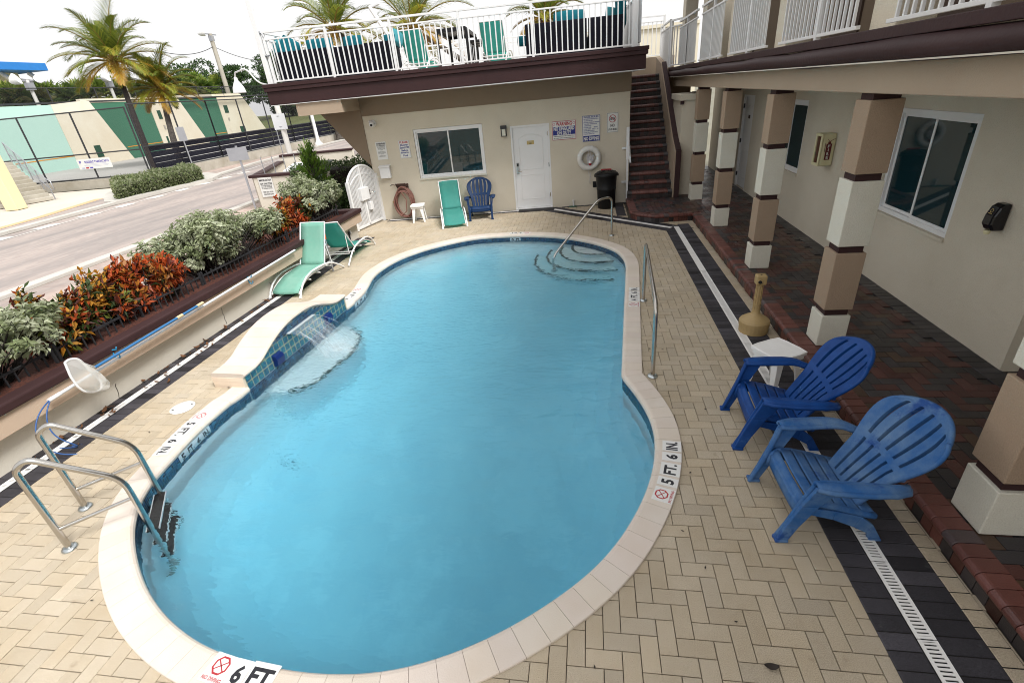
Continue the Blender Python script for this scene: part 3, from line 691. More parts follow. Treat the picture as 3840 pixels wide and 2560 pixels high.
nosing((1.40, 11.13, 0), (CX+.02, 11.2, 0), .17)
nosing((1.03, 11.42, 0), (1.40, 11.13, 0), .17); nosing((.90, 11.66, 0), (1.03, 11.42, 0), .17); nosing((.90, 13.1, 0), (.90, 11.66, 0), .17)

# which side the nose is on depends on travel direction: checked so that it points towards the pool deck
struct('brick_kerb', nb, M['wetp'])
# ================================================================ brick staircase
st = thing('brick_staircase', 'dark brick staircase with rounded red nosings climbing beside the beige pool house', 'staircase', (1.5, 12.9, 0), world=True)
RS, RN, NS = .187, .262, 15
sx0, sx1, sy0 = .93, 2.03, 13.02
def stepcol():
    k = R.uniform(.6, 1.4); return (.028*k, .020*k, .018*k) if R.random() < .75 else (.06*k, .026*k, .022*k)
for i in range(NS):
    m = MB(); y = sy0+i*RN; z0 = T+i*RS; z1 = z0+RS; tail = y+RN+.1 if i < NS-1 else y+1.5
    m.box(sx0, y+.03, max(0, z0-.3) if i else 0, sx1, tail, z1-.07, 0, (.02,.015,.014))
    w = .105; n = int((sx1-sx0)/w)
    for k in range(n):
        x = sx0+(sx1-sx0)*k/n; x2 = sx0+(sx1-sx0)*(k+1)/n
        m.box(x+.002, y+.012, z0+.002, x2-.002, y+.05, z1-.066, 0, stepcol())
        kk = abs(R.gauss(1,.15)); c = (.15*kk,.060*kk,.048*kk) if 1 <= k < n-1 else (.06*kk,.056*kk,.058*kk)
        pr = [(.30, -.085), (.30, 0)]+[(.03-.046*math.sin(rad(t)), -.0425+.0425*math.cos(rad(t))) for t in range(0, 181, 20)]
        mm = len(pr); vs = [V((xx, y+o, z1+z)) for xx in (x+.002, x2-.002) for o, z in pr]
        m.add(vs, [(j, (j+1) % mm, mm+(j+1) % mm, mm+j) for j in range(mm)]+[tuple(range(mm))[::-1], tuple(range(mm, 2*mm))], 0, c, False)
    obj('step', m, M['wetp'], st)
m = MB(); ztop = T+NS*RS
# sloping cheek wall on the right, brown capping following it
def stz(y): return T+(y-sy0)/RN*RS
ck = [(sx1, sy0-.05, T-.1), (sx1, sy0-.05, T+1.08), (sx1, sy0+.55, T+1.35), (sx1, sy0+3.4, stz(sy0+3.4)+.62), (sx1, sy0+4.6, 3.4), (sx1, sy0+4.6, T-.1)]
m.extr(ck, (.13, 0, 0)); obj('cheek_wall', m, M['tanbeam'], st)
m = MB()
for a, b in ((1,2),(2,3)): m.bar(V(ck[a])+V((.085,0,.02)), V(ck[b])+V((.085,0,.02)), .12, .05)
m.bar((sx1+.085, sy0-.075, T), (sx1+.085, sy0-.075, T+1.11), .12, .06, up=(0,1,0)); obj('cheek_capping', m, M['brown'], st, bevel=.006)
m = MB(); m.box(.75, sy0+NS*RN+.9, 2.4, 2.6, sy0+NS*RN+1.1, 3.42); m.box(.75, sy0+NS*RN+.89, 3.1, 1.45, sy0+NS*RN+1.12, 3.25); obj('landing_wall', m, M['tanbeam'], st)
# white handrail at the left side of the stairs
m = MB(); xh = .985
m.tube([(xh, sy0-.02, T+.9), (xh, sy0+2.6, stz(sy0+2.6)+.93)], .021, 8); obj('handrail', m, M['white'], st)
m = MB()
m.bar((.925, 13.18, T-.02), (.925, 13.18, T+.95), .045, .045, up=(0,1,0)); m.bar((.925, 13.18, T+.95), (.925, 13.18, 1.85), .07, .06, up=(0,1,0))
for z in (.5, 1.32): m.box(.80, 13.385, z, .93, 13.42, z+.055)
obj('rail_post', m, M['white'], st, bevel=.004)
# ================================================================ pool house (rear building)
HX, HY = -5.70, 12.92; ca, sa = math.cos(XA), math.sin(XA)
def U(p): return (p[0]-HX)*ca+(p[1]-HY)*sa
def RWp(x, y, off=0): return onpl(x, y, V((HX, HY, 0))+V((sa, -ca, 0))*off, V((-sa, ca, 0)))
def uz(x, y, off=0): p = RWp(x, y, off); return U(p), p.z
HW = 6.70
ph = thing('pool_house', 'beige single-storey pool house with sun deck and brown fascia behind the pool', 'building', (HX, HY, 0), XA)
def wall_holes(mb, W, H, holes, dp, mi=0, x0=0):
    xs = sorted({x0, W}|{h[0] for h in holes}|{h[2] for h in holes}); zs = sorted({0, H}|{h[1] for h in holes}|{h[3] for h in holes})
    for a, b in zip(xs, xs[1:]):
        for c, d in zip(zs, zs[1:]):
            mx, mz = (a+b)/2, (c+d)/2
            if any(h[0] < mx < h[2] and h[1] < mz < h[3] for h in holes): continue
            mb.quad((a,0,c), (b,0,c), (b,0,d), (a,0,d), mi)
    for h in holes:
        a, c, b, d = h
        for p, q in (((a,c),(a,d)), ((a,d),(b,d)), ((b,d),(b,c)), ((b,c),(a,c))):
            mb.quad((p[0],0,p[1]), (q[0],0,q[1]), (q[0],dp,q[1]), (p[0],dp,p[1]), mi)
u = lambda X: (X-HX)/ca
WN = (u(-4.46), 1.005, u(-2.68), 2.21); DR = (u(-1.985), .015, u(-1.0), 2.085)
m = MB(); wall_holes(m, HW, 2.62, [WN, DR], .10)
m.quad((0,0,0),(0,0,2.62),(0,5.5,2.62),(0,5.5,0)); m.quad((HW,0,0),(HW,5.5,0),(HW,5.5,3.04),(HW,0,3.04)); m.quad((0,5.5,0),(0,5.5,2.62),(HW,5.5,2.62),(HW,5.5,0))
m.box(.02,.101,0,HW-.02,.13,2.6)
obj('wall', m, M['stucco'], ph)
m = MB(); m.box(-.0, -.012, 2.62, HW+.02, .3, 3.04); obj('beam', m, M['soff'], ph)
FO = 1.22                                                            # overhang of the deck in front of the wall
FLx, FRx = -1.66, HW+.13
m = MB(); m.box(FLx+.04, -FO+.04, 3.045, FRx-.04, 6.2, 3.40); obj('deck_slab', m, M['offw'], ph)
m = MB()
for sx in (0,):
    m.box(FLx, -FO, 3.05, FRx, -FO+.05, 3.32); m.box(FLx-.035, -FO-.035, 3.32, FRx+.035, -FO+.05, 3.40); m.box(FLx-.05, -FO-.05, 3.40, FRx+.05, -FO+.18, 3.475)
    for xx, d in ((FLx, 1), (FRx-.05, 1)): m.box(xx, -FO+.051, 3.05, xx+.05, 6.2, 3.32)
    m.box(FLx-.035, -FO+.051, 3.32, FLx+.05, 6.2, 3.40); m.box(FRx-.05, -FO+.051, 3.32, FRx+.035, 6.2, 3.40); m.box(FLx-.05, -FO+.181, 3.40, FLx+.18, 6.2, 3.475); m.box(FRx-.18, -FO+.181, 3.40, FRx+.05, 6.2, 3.475)
obj('fascia', m, M['brown'], ph, bevel=.008)
m = MB(); m.box(FLx+.01, -FO+.006, 3.034, FRx-.01, 6.1, 3.0445); obj('soffit', m, M['white'], ph)
m = MB(); m.box(-1.08, -1.18, 2.77, .0, -.0, 3.033); obj('outrigger', m, M['tanbeam'], ph)
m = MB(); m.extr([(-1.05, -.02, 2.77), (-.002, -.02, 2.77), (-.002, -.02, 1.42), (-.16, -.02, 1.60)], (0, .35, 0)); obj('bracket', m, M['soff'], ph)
m = MB(); m.box(FLx+.1, -FO+.2, 3.40, FRx-.1, 6.1, 3.44); obj('deck_floor', m, M['concrete'], ph)
# window
def slider(parent, x0, z0, x1, z1, y, name='window', fw=.055, left_front=False):
    """white two-pane sliding window in the local plane y"""
    xm = (x0+x1)/2; f = MB()
    for a, b, c, d in ((x0,z0,x1,z0+fw), (x0,z1-fw,x1,z1), (x0,z0+fw,x0+fw,z1-fw), (x1-fw,z0+fw,x1,z1-fw)): f.box(a, y, b, c, y+.06, d)
    wd = obj(name, f, M['white'], parent, bevel=.004)
    for k, (a, b) in enumerate(((x0+fw, xm+.02), (xm-.02, x1-fw))):
        s = MB(); yy = y+(.032 if k == 0 else .008); g = .035
        for p, q, r, t in ((a,z0+fw,b,z0+fw+g), (a,z1-fw-g,b,z1-fw), (a,z0+fw+g,a+g,z1-fw-g), (b-g,z0+fw+g,b,z1-fw-g)): s.box(p, yy, q, r, yy+.022, t)
        so = obj('sash', s, M['white'], wd, bevel=.002)
        s = MB(); s.box(a+.01, yy+.008, z0+fw+.01, b-.01, yy+.014, z1-fw-.01); obj('pane', s, M['glass'], wd)
    return wd
w_ = slider(ph, WN[0]+.005, WN[1]+.005, WN[2]-.005, WN[3]-.005, .02)
s = MB(); s.box(WN[0]-.01, -.03, WN[1]-.03, WN[2]+.01, .09, WN[1]+.004); obj('sill', s, M['cream'], w_, bevel=.004)
# door
f = MB(); a, c, b, d = DR
for q in ((a,c,a+.05,d), (b-.05,c,b,d), (a+.05,d-.05,b-.05,d)): f.box(q[0], .0, q[1], q[2], .09, q[3])
f.box(a, -.05, c-.01, b, .05, c+.03)
dr = obj('door', f, M['white'], ph, bevel=.004)
def leaf_panel(x0, z0, x1, z1, y, arch=True):
    m = MB(); m.box(x0, y, z0, x1, y+.04, z1)
    w = x1-x0
    def loop(pts, r=.010):
        m.tube(pts, r, 6, closed=True)
    i0, i1 = x0+w*.16, x1-w*.16
    zt = z1-.26; top = [(i1, y, zt)]+[(i0+(i1-i0)*(1-t/8), y, zt+.09*math.sin(math.pi*t/8)**.8) for t in range(1, 8)]+[(i0, y, zt)]
    loop([(i0,y,z0+(z1-z0)*.49), (i1,y,z0+(z1-z0)*.49)]+top); loop([(i0,y,z0+.22),(i1,y,z0+.22),(i1,y,z0+(z1-z0)*.42),(i0,y,z0+(z1-z0)*.42)])
    return m
obj('leaf', leaf_panel(a+.052, c+.035, b-.052, d-.052, .03), M['white'], dr, bevel=.002)
h = MB(); hx = a+.13; h.box(hx-.03, .002, .93, hx+.03, .031, 1.20); obj('lock', h, M['steel'], dr, bevel=.004)
h = MB(); h.box(hx-.022, -.004, 1.12, hx+.022, .0015, 1.185); obj('lock_reader', h, M['black'], dr)
h = MB(); h.tube([(hx,.0,.99),(hx,-.05,.99),(hx+.10,-.05,.99)], .011, 8); obj('handle', h, M['steel'], dr)
h = MB(); h.box((a+b)/2-.09, .020, 1.62, (a+b)/2+.09, .0285, 1.71); put_text(h, '109', ((a+b)/2, .0195, 1.645), (1,0,0), (0,0,1), .06, .035, 1); h.obox(((a+b)/2-.01, .0195, 1.685), (.05,0,0), (0,.0005,0), (0,0,.004), 2)
obj('number_plate', h, [M['brass'], M['blackmark'], M['wood']], dr)
for z in (.3, 1.05, 1.8):
    h = MB(); h.box(b-.06, .0, z, b-.035, .03, z+.1); obj('hinge', h, M['steel'], dr)
m = MB(); m.box(a+.08, -.34, .006, b+.02, -.04, .02); tag(obj('door_mat', m, mat('mat_black',(.03,.028,.028),.95), bevel=.003), 'dark door mat in front of the white door', 'mat')
o = COL.objects['door_mat']; o.matrix_world = Matrix.Translation((HX,HY,0)) @ Matrix.Rotation(XA,4,'Z')
# ---------------------------------------------------------------- things fixed to that wall
RM = Matrix.Translation((HX, HY, 0)) @ Matrix.Rotation(XA, 4, 'Z')
def wthing(name, label, cat, uu, z, y=0, group=None):
    p = RM @ V((uu, y, z)); return thing(name, label, cat, p, XA, group)
def sign(label, px, py, w, h, draw, mats=None, rim=True, name='wall_sign', edge=None):
    uu, z = uz(px, py); t = wthing(name, label, 'sign', uu, z)
    p = MB(); p.box(-w/2, -.012, -h/2, w/2, -.002, h/2); obj('panel', p, M['signw'], t, bevel=.002)
    x = MB(); draw(x, w, h); obj('lettering', x, [M['blackmark'], M['redmark'], M['bluemark'], M['signw']], t); return t
def L_(x, s, cx, cz, w, h, mi=0, y=-.0135): put_text(x, s, (cx, y, cz), (1,0,0), (0,0,1), w, h, mi)
def rimbox(x, w, h, e, mi, y=-.0128, t=.006):
    for a, b, c, d in ((-w/2+e,-h/2+e,w/2-e,-h/2+e+t), (-w/2+e,h/2-e-t,w/2-e,h/2-e), (-w/2+e,-h/2+e+t,-w/2+e+t,h/2-e-t), (w/2-e-t,-h/2+e+t,w/2-e,h/2-e-t)): x.quad((a,y,b),(c,y,b),(c,y,d),(a,y,d),mi)
def fill(x, x0, z0, x1, z1, mi, y=-.0128): x.quad((x0,y,z0),(x1,y,z0),(x1,y,z1),(x0,y,z1),mi)
def d_warn(x, w, h):
    L_(x, 'WARNING', 0, h*.40, w*.86, h*.11); L_(x, 'NO TRESPASSING', 0, h*.295, w*.86, h*.055)
    rows = ['FOR YOUR PROTECTION ALL','AREAS ARE PATROLLED AND','MONITORED BY CAMERAS','ANYONE FOUND ON THESE','PREMISES','','FAILURE TO LEAVE THE','PREMISES WHEN ASKED TO','DO SO WILL BE ARRESTED','OR FINED','','VIOLATORS WILL BE','PROSECUTED UNDER LAW']
    for i, s in enumerate(rows):
        if s: L_(x, s, 0, h*.23-i*h*.046, w*.034*len(s), h*.026)
sign('white no trespassing warning sign above the mailbox', 1432, 566, .275, .43, d_warn)
def d_show(x, w, h):
    rimbox(x, w, h, .006, 2, t=.003); L_(x, 'PLEASE', 0, h*.39, w*.76, h*.12, 1)
    for s, z, k, hh in (('Shower',.245,.76,.115),('Sand Off',.10,.84,.12),('Before',-.06,.62,.10),('Entering',-.20,.78,.12),('Pool',-.35,.42,.11)): L_(x, s, 0, h*z, w*k, h*hh, 2)
sign('white sign with red PLEASE and blue Shower Sand Off lettering', 1518, 560, .285, .43, d_show)
def d_guard(x, w, h):
    rimbox(x, w, h, .004, 1, t=.012); L_(x, 'WARNING', 0, h*.345, w*.66, h*.2, 1)
    fill(x, -w*.46, -h*.23, w*.46, h*.20, 2); L_(x, 'NO LIFEGUARD', 0, h*.095, w*.86, h*.2, 3, -.0142); L_(x, 'ON DUTY', 0, -h*.125, w*.6, h*.19, 3, -.0142)
    L_(x, 'Children under the age of 14 should not use', 0, -h*.30, w*.88, h*.065); L_(x, 'spa or pool without an adult in attendance.', 0, -h*.40, w*.88, h*.065)
    for s in (-1, 1): ring2(x, (s*w*.41, -.0135, h*.35), (1,0,0), (0,0,1), h*.07, h*.05, 16, 1)
sign('weathered red and blue WARNING NO LIFEGUARD ON DUTY sign', 2115, 489, .60, .445, d_guard)
def d_rules(x, w, h):
    rimbox(x, w, h, .004, 2, t=.010); L_(x, 'POOL RULES', 0, h*.435, w*.82, h*.065, 2)
    rows = ['1. NO FOOD OR BEVERAGES IN POOL OR','   ON POOL WET DECK','2. NO GLASS OR ANIMALS IN THE FENCED','   POOL AREA OR 50 FEET FROM','   UNFENCED POOL','3. BATHING LOAD          PERSONS','4. POOL HOURS     A.M. TO     P.M.','5. SHOWER BEFORE ENTERING','6. DO NOT SWALLOW THE POOL WATER','7. DO NOT USE POOL IF ILL']
    for i, s in enumerate(rows): L_(x, s.strip(), (-.5+.06)*w+w*.0126*len(s)+(w*.05 if s[0] == ' ' else 0), h*.36-i*h*.063, w*.0245*len(s), h*.04, 2)
    fill(x, -w*.46, -h*.485, w*.46, -h*.275, 2); L_(x, 'NO DIVING', 0, -h*.385, w*.86, h*.15, 3, -.0142)
sign('blue and white POOL RULES and NO DIVING sign', 2217, 482, .44, .60, d_rules)
def d_music(x, w, h):
    rimbox(x, w, h, .008, 0, t=.006); c = (0, -.0135, h*.2)
    L_(x, 'NO', 0, -h*.14, w*.36, h*.15); L_(x, 'LOUD MUSIC', 0, -h*.34, w*.8, h*.10)
    fill(x, -.055, h*.14, .055, h*.25, 0, -.0132); fill(x, -.047, h*.155, .047, h*.235, 3, -.0138)
    for s in (-1, 1): ring2(x, (s*.03, -.0142, h*.19), (1,0,0), (0,0,1), .017, .006, 14, 0)
    x.obox((0,-.0142,h*.265), (.04,0,0), (0,.0002,0), (0,0,.004), 0)
    ring2(x, c, (1,0,0), (0,0,1), .088, .074, 28, 1); x.obox((0,-.0148,h*.2), V((1,0,-1))*.054, (0,.0002,0), V((1,0,1))*.005, 1)
sign('small white NO LOUD MUSIC sign with a crossed-out radio', 2297, 460, .28, .45, d_music)
uu, z = uz(1447, 643); t = wthing('mailbox', 'white wall-mounted drop box under the no trespassing sign', 'mailbox', uu, z)
b_ = MB(); b_.box(-.14,-.10,-.165,.14,-.001,.12); obj('box', b_, M['white'], t, bevel=.01); b_ = MB(); b_.extr([(-.15,-.13,.11),(-.15,-.0,.15),(-.15,-.0,.165),(-.15,-.135,.125)], (.30,0,0)); obj('lid', b_, M['white'], t, bevel=.004)
uu, z = uz(1889, 491); t = wthing('wall_lamp', 'square dark wall lantern beside the white door', 'lamp', uu, z)
b_ = MB(); b_.box(-.075,-.10,.045,.075,-.001,.125); b_.box(-.07,-.02,-.125,.07,-.001,.045)
for sx in (-.066,.054): b_.box(sx,-.10,-.125,sx+.012,-.088,.045)
b_.box(-.066,-.10,-.125,.066,-.021,-.113); obj('housing', b_, M['iron'], t, bevel=.003); b_ = MB(); b_.box(-.045,-.085,-.112,.045,-.021,.044); obj('lamp_glass', b_, M['gwin'], t)
uu, z = uz(1398, 464); t = wthing('security_camera', 'white dome security camera high at the left end of the beige wall', 'security camera', uu, z)
b_ = MB(); b_.lathe([(.085,-.0),(.085,.03),(.06,.04)], 20, (0,0,0)); bo = obj('mount', b_, M['white'], t); bo.rotation_euler = (rad(90),0,0)
b_ = MB(); b_.lathe([(.01,-.075),(.05,-.055),(.072,-.02),(.075,.015),(.06,.05),(.02,.07)], 20, (.0,-.085,-.01)); b_.box(-.07,-.1,.05,-.04,-.03,.075); obj('eyeball', b_, M['white'], t)
b_ = MB(); b_.lathe([(.03,0),(.03,.012)], 16, (0,0,0)); bo = obj('lens', b_, M['black'], t); bo.location = (.0,-.152,-.03); bo.rotation_euler = (rad(75),0,0)
uu, z = uz(2230, 691); t = wthing('wall_outlet', 'small black weatherproof outlet cover left of the dustbin', 'outlet', uu, z)
b_ = MB(); b_.box(-.05,-.025,-.075,.05,-.001,.075); obj('cover', b_, M['black'], t, bevel=.006); b_ = MB(); b_.box(-.035,-.04,-.055,.035,-.025,.06); obj('flap', b_, M['black'], t, bevel=.004)
uu, z = uz(2150, 760); t = thing('hose_bib', 'stub of white standpipe with green cover on the pavers by the wall', 'standpipe', RM @ V((uu,-.06,0)), XA)
b_ = MB(); b_.tube([(0,0,0),(0,0,.13)], .022, 10); b_.tube([(0,0,.13),(0,0,.17)], .03, 10); obj('pipe', b_, M['white'], t); b_ = MB(); b_.box(-.12,-.11,.006,.08,.02,.02); obj('cover_plate', b_, M['binG'], t, bevel=.004)
# life ring
uu, z = uz(2208, 592); t = wthing('life_ring', 'white life ring with coiled rope hanging under the pool rules sign', 'life ring', uu, z)
b_ = MB(); rr = .235
b_.tube([(rr*math.cos(2*math.pi*k/40), -.075, rr*math.sin(2*math.pi*k/40)) for k in range(40)], .068, 12, closed=True); obj('ring', b_, mat('old_white_foam', (.72,.71,.68), .6, (.6,.58,.52), 6, .7, .1, 40), t)
for a in (20, 75, 160, 340):
    b_ = MB(); c_ = V((rr*math.cos(rad(a)), -.075, rr*math.sin(rad(a)))); rd = V((math.cos(rad(a)),0,math.sin(rad(a)))); tg = V((-rd.z,0,rd.x))
    for k in range(14):
        q0, q1 = [rad(360*q/14) for q in (k, k+1)]; f_ = lambda q, o: c_+rd*(.072*math.cos(q))+V((0,.072*math.sin(q),0))+tg*o
        b_.quad(f_(q0,-.025), f_(q1,-.025), f_(q1,.025), f_(q0,.025))
    obj('strap', b_, M['signw'], t)
rope = MB(); pts = []
for k in range(140):
    a = k*.83; pts.append((.03+.09*math.sin(a)*math.cos(k*.21)+R.uniform(-.015,.015), -.12+R.uniform(-.02,.02), -.02+.13*math.cos(a*1.7)*abs(math.sin(k*.13))+R.uniform(-.015,.015)))
rope.tube(pts, .006, 5)
rope.tube([(rr*1.22*math.cos(rad(a)), -.10, rr*1.22*math.sin(rad(a))-.02*math.sin(a)) for a in range(150, 400, 12)], .005, 5)
rope.tube([(.0,-.1,-.25),(-.02,-.08,-.36),(.03,-.06,-.48),(-.01,-.05,-.58),(.03,-.05,-.64),(.02,-.05,-.52),(.05,-.08,-.3)], .005, 5)
rope.tube([(0,-.12,.28),(-.02,-.13,.1),(.02,-.13,-.05),(.04,-.12,.12),(.05,-.11,.27)], .006, 5)
obj('rope', rope, mat('white_rope', (.66,.64,.66), .8), t)
b_ = MB(); b_.lathe([(.012,-.055),(.038,-.04),(.042,0),(.042,.001)], 14, (.02,-.16,-.11)); obj('float', b_, M['redmark'], t); b_ = MB(); b_.lathe([(.042,.0),(.04,.04),(.015,.06)], 14, (.02,-.16,-.11)); obj('float_cap', b_, M['signw'], t)
# hose on a reel
uu, z = uz(1520, 752); t = wthing('garden_hose', 'coiled red garden hose hanging on a rusty bracket on the beige wall', 'garden hose', uu, z)
b_ = MB()
for k in range(15):
    ax, az = R.uniform(.20,.285), R.uniform(.33,.42); ox, oz = R.uniform(-.02,.02), R.uniform(-.01,.03); y0 = -.03-k*.010; ph_ = R.uniform(-.15,.15)
    b_.tube([(ox+ax*math.sin(q+ph_)*(1+.04*math.sin(3*q)), y0+.012*math.sin(2*q+k), oz-(.42-az)+az*math.cos(q)*(1 if math.cos(q) < 0 else .98)) for q in [2*math.pi*j/36 for j in range(36)]], .0135, 7, closed=True)
b_.tube([(-.05,-.16,.3),(.08,-.17,.05),(.04,-.17,-.25),(-.14,-.17,-.38),(-.27,-.12,-.1),(-.30,-.06,-.02)], .0135, 7); obj('hose_coil', b_, M['hose'], t)
b_ = MB(); b_.tube([(-.2,-.01,.42),(-.1,-.14,.46),(.1,-.16,.46),(.2,-.13,.42)], .012, 6); b_.tube([(-.12,-.02,.38),(-.12,-.17,.40),(-.12,-.19,.48)], .01, 6); b_.tube([(.12,-.02,.38),(.12,-.17,.40),(.12,-.19,.48)], .01, 6); b_.tube([(-.2,-.02,.42),(-.26,-.1,.45),(-.3,-.1,.42)], .01, 6); b_.box(-.16,-.02,.33,.16,-.001,.44); obj('bracket', b_, mat('rusty_iron', (.07,.035,.025), .8), t)
b_ = MB(); b_.lathe([(.02,0),(.03,.02),(.02,.05)], 10, (-.31,-.06,-.03)); obj('tap', b_, M['brass'], t)
# ================================================================ motel wing on the right
WX = 3.79
mw = thing('motel_building', 'two-storey beige motel wing with striped columns and brown balcony edge on the right', 'building', (WX, 4.53, 0), world=True)
YF = 17.2
def wY(y): return YF-y                                               # local u of world Y
WIN1 = (wY(7.27), 1.04, wY(5.80), 2.285); WIN2 = (wY(11.55), 1.04, wY(10.10), 2.285); DR2 = (wY(14.15), T, wY(13.25), 2.30)
m = MB(); wall_holes(m, wY(4.53), 3.05, [WIN1, WIN2, DR2], .10)
m2 = MB(); fr = Matrix.Translation((WX, YF, 0)) @ Matrix.Rotation(-math.pi/2, 4, 'Z')
m.box(0, .101, 0, wY(4.53), .2, 3.0)
m2.add([fr @ V(v) for v in m.v], m.f)
m2.quad((WX,4.53,0),(WX+.9,4.53,0),(WX+.9,4.53,3.05),(WX,4.53,3.05)); m2.box(WX+.9,-2.5,0,WX+1.1,4.529,3.05); m2.box(WX+2.8,-2.5,0,WX+3.0,YF,5.6); m2.box(WX,YF,0,WX+3,YF+.2,5.6); m2.box(WX+1.1,-2.6,0,WX+3,-2.5,5.6)
obj('wall', m2, M['stucco'], mw)
def wslider(x0, z0, x1, z1):
    h = bpy.data.objects.new('tmp', None); COL.objects.link(h)
    w = slider(h, x0+.005, z0+.005, x1-.005, z1-.005, .02)
    w.parent = mw; w.matrix_local = Matrix.Translation(-mw.location) @ fr
    s = MB(); s.box(x0-.01, -.025, z0-.03, x1+.01, .09, z0+.004); obj('sill', s, M['stucco'], w, bevel=.004)
    bpy.data.objects.remove(h); return w
wslider(*WIN1); wslider(*WIN2)
f = MB(); a, c, b, d = DR2
for q in ((a,c,a+.05,d), (b-.05,c,b,d), (a+.05,d-.05,b-.05,d)): f.box(q[0], .0, q[1], q[2], .09, q[3])
dr = obj('door', f, M['white'], mw, bevel=.004); dr.matrix_local = Matrix.Translation(-mw.location) @ fr
for v in dr.data.vertices: v.co += mw.location                      # keep door verts in the wall frame
obj('leaf', leaf_panel(a+.052, c+.02, b-.052, d-.052, .05), M['white'], dr)
h = MB(); h.box((a+b)/2-.07, .044, 1.78, (a+b)/2+.07, .0495, 1.86); obj('number_plate', h, M['brown'], dr)
for z in (.4, 1.2, 2.0):
    h = MB(); h.box(a+.035, -.002, z, a+.06, .03, z+.1); obj('hinge', h, M['iron'], dr)
# columns of alternating blocks
def column(y):
    x0, x1, y0, y1 = 2.39, 2.665, y, y+.275
    b = MB(); i = .028; b.box(x0+i, y0+i, T, x1-i, y1-i, 2.60); c = obj('column', b, M['brown'], mw)
    for z0, z1, mt, nm in ((T+.002, .50, 'cream', 'cream_block'), (.57, 1.175, 'tan', 'tan_block'), (1.245, 1.86, 'cream', 'cream_block'), (1.925, 2.54, 'tan', 'tan_block')):
        k = MB(); k.box(x0, y0, z0, x1, y1, z1); k_ = obj(nm, k, M[mt], None, bevel=.007); 
        k_.data.transform(Matrix.Translation(-mw.location)); k_.parent = c
for y in (12.55, 10.05, 7.55, 5.05, 2.53, .03): column(y)
YN = -1.6
m = MB(); m.box(2.36, YN, 2.597, 2.70, 16.2, 2.86); obj('beam', m, M['tanbeam'], mw, bevel=.01)
m = MB(); m.box(2.28, YN, 2.86, WX+2.9, 17.0, 3.05); obj('balcony_slab', m, M['stucco'], mw)
m = MB(); m.box(2.225, YN, 2.985, 2.279, 16.3, 3.065); obj('fascia', m, M['brown'], mw, bevel=.006)
m = MB(); m.tube([(2.27, YN+k*.6, 2.905+.006*math.sin(k*1.3)) for k in range(31)], [.082+.006*math.sin(k*2.1) for k in range(31)], 12); obj('rolled_edge', m, M['brown'], mw)
m = MB(); m.box(2.215, YN, 2.828, 2.29, 16.2, 2.838); obj('drip_line', m, M['offw'], mw)
m = MB(); m.box(2.70, YN, 2.80, WX+.9, 16.2, 2.858); obj('walkway_ceiling', m, M['stucco'], mw)
m = MB(); m.box(WX+.05, YN, 3.05, WX+.2, 15.8, 5.5)
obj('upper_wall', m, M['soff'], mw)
for y in (15.3, 12.62, 10.1, 7.57, 5.05, 2.53):
    m = MB(); m.box(2.44, y, 3.05, 2.74, y+.42, 5.5); obj('upper_pillar', m, M['stucco'], mw, bevel=.01)
m = MB(); m.box(1.75, YN, 5.45, WX+3.1, 16.6, 5.65); obj('roof', m, M['brown'], mw)
for y in (14.0, 11.4, 8.9, 6.3):
    m = MB(); m.box(WX+.02, y, 3.07, WX+.049, y+.9, 5.1); obj('upper_door', m, mat('dark_brown_door', (.10,.065,.05), .6), mw)
# passage beyond the stairs
m = MB(); m.box(2.17, 13.25, T, 2.60, 14.6, 2.32); m.box(2.12, 13.2, 2.321, 2.68, 14.65, 2.45); obj('store_cupboard', m, M['stucco'], mw, bevel=.006)
m = MB(); m.box(2.125, 13.195, 2.24, 2.20, 13.245, 2.32); m.box(2.61, 13.25, 2.24, 2.68, 14.6, 2.46); obj('cupboard_trim', m, M['brown'], mw)
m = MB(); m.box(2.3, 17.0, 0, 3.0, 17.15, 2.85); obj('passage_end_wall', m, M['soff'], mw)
# railings: posts, two top rails, bottom rail and a panel of balusters
def railing(label, a, b, z, H=1.0, posts=(), bal=.115, two=True, group=None, ends=True, w=.022, nm='balcony_railing', bm='white', gap=.05):
    a, b = V(a), V(b); d = b-a; L = d.length; d.normalize(); t = thing(nm, label, 'railing', (a.x, a.y, z), math.atan2(d.y, d.x), group)
    r = MB(); r.bar((0,0,H), (L,0,H), .055, .04); 
    if two: r.bar((0,0,H-.14), (L,0,H-.14), .04, .03)
    obj('top_rail', r, M[bm], t, bevel=.004)
    r = MB(); r.bar((0,0,gap), (L,0,gap), .04, .03); obj('bottom_rail', r, M[bm], t, bevel=.003)
    r = MB(); n = round(L/bal); top = H-.155 if two else H-.02
    for k in range(1, n): r.bar((L*k/n,0,gap+.012), (L*k/n,0,top), w, w, up=(0,1,0))
    obj('balusters', r, M[bm], t)
    for p in posts:
        r = MB(); r.bar((p,0,-.0),(p,0,H-.02),.052,.052,up=(0,1,0)); obj('post', r, M[bm], t, bevel=.003)
    return t
ys = [15.3, 12.62, 10.1, 7.57, 5.05, 2.53]; nmz = ['last bay before the corner', 'second bay from the far corner', 'third bay from the far corner, above the third striped column', 'bay above the dark window, fourth from the far corner', 'nearest bay, cut off by the top edge of the photo']
for k in range(5):
    railing('white balcony railing in the '+nmz[k], (2.34, ys[k]-.1 if k else 15.35, 0), (2.34, ys[k+1]+.40, 0), 3.055, 1.02, posts=(1.15,), bal=.105, group='white railings of the upper balcony', gap=.055)
railing('white railing return at the top of the stairs, at the corner of the balcony', (2.2, 17.9, 0), (2.2, 16.05, 0), 3.07, 1.12, posts=(.03, 1.82), bal=.10, group='white railings of the upper balcony')
railing('short white railing piece between balcony corner post and first pillar', (2.22, 16.02, 0), (2.46, 15.6, 0), 3.07, 1.1, posts=(.02,), bal=.13, group='white railings of the upper balcony')
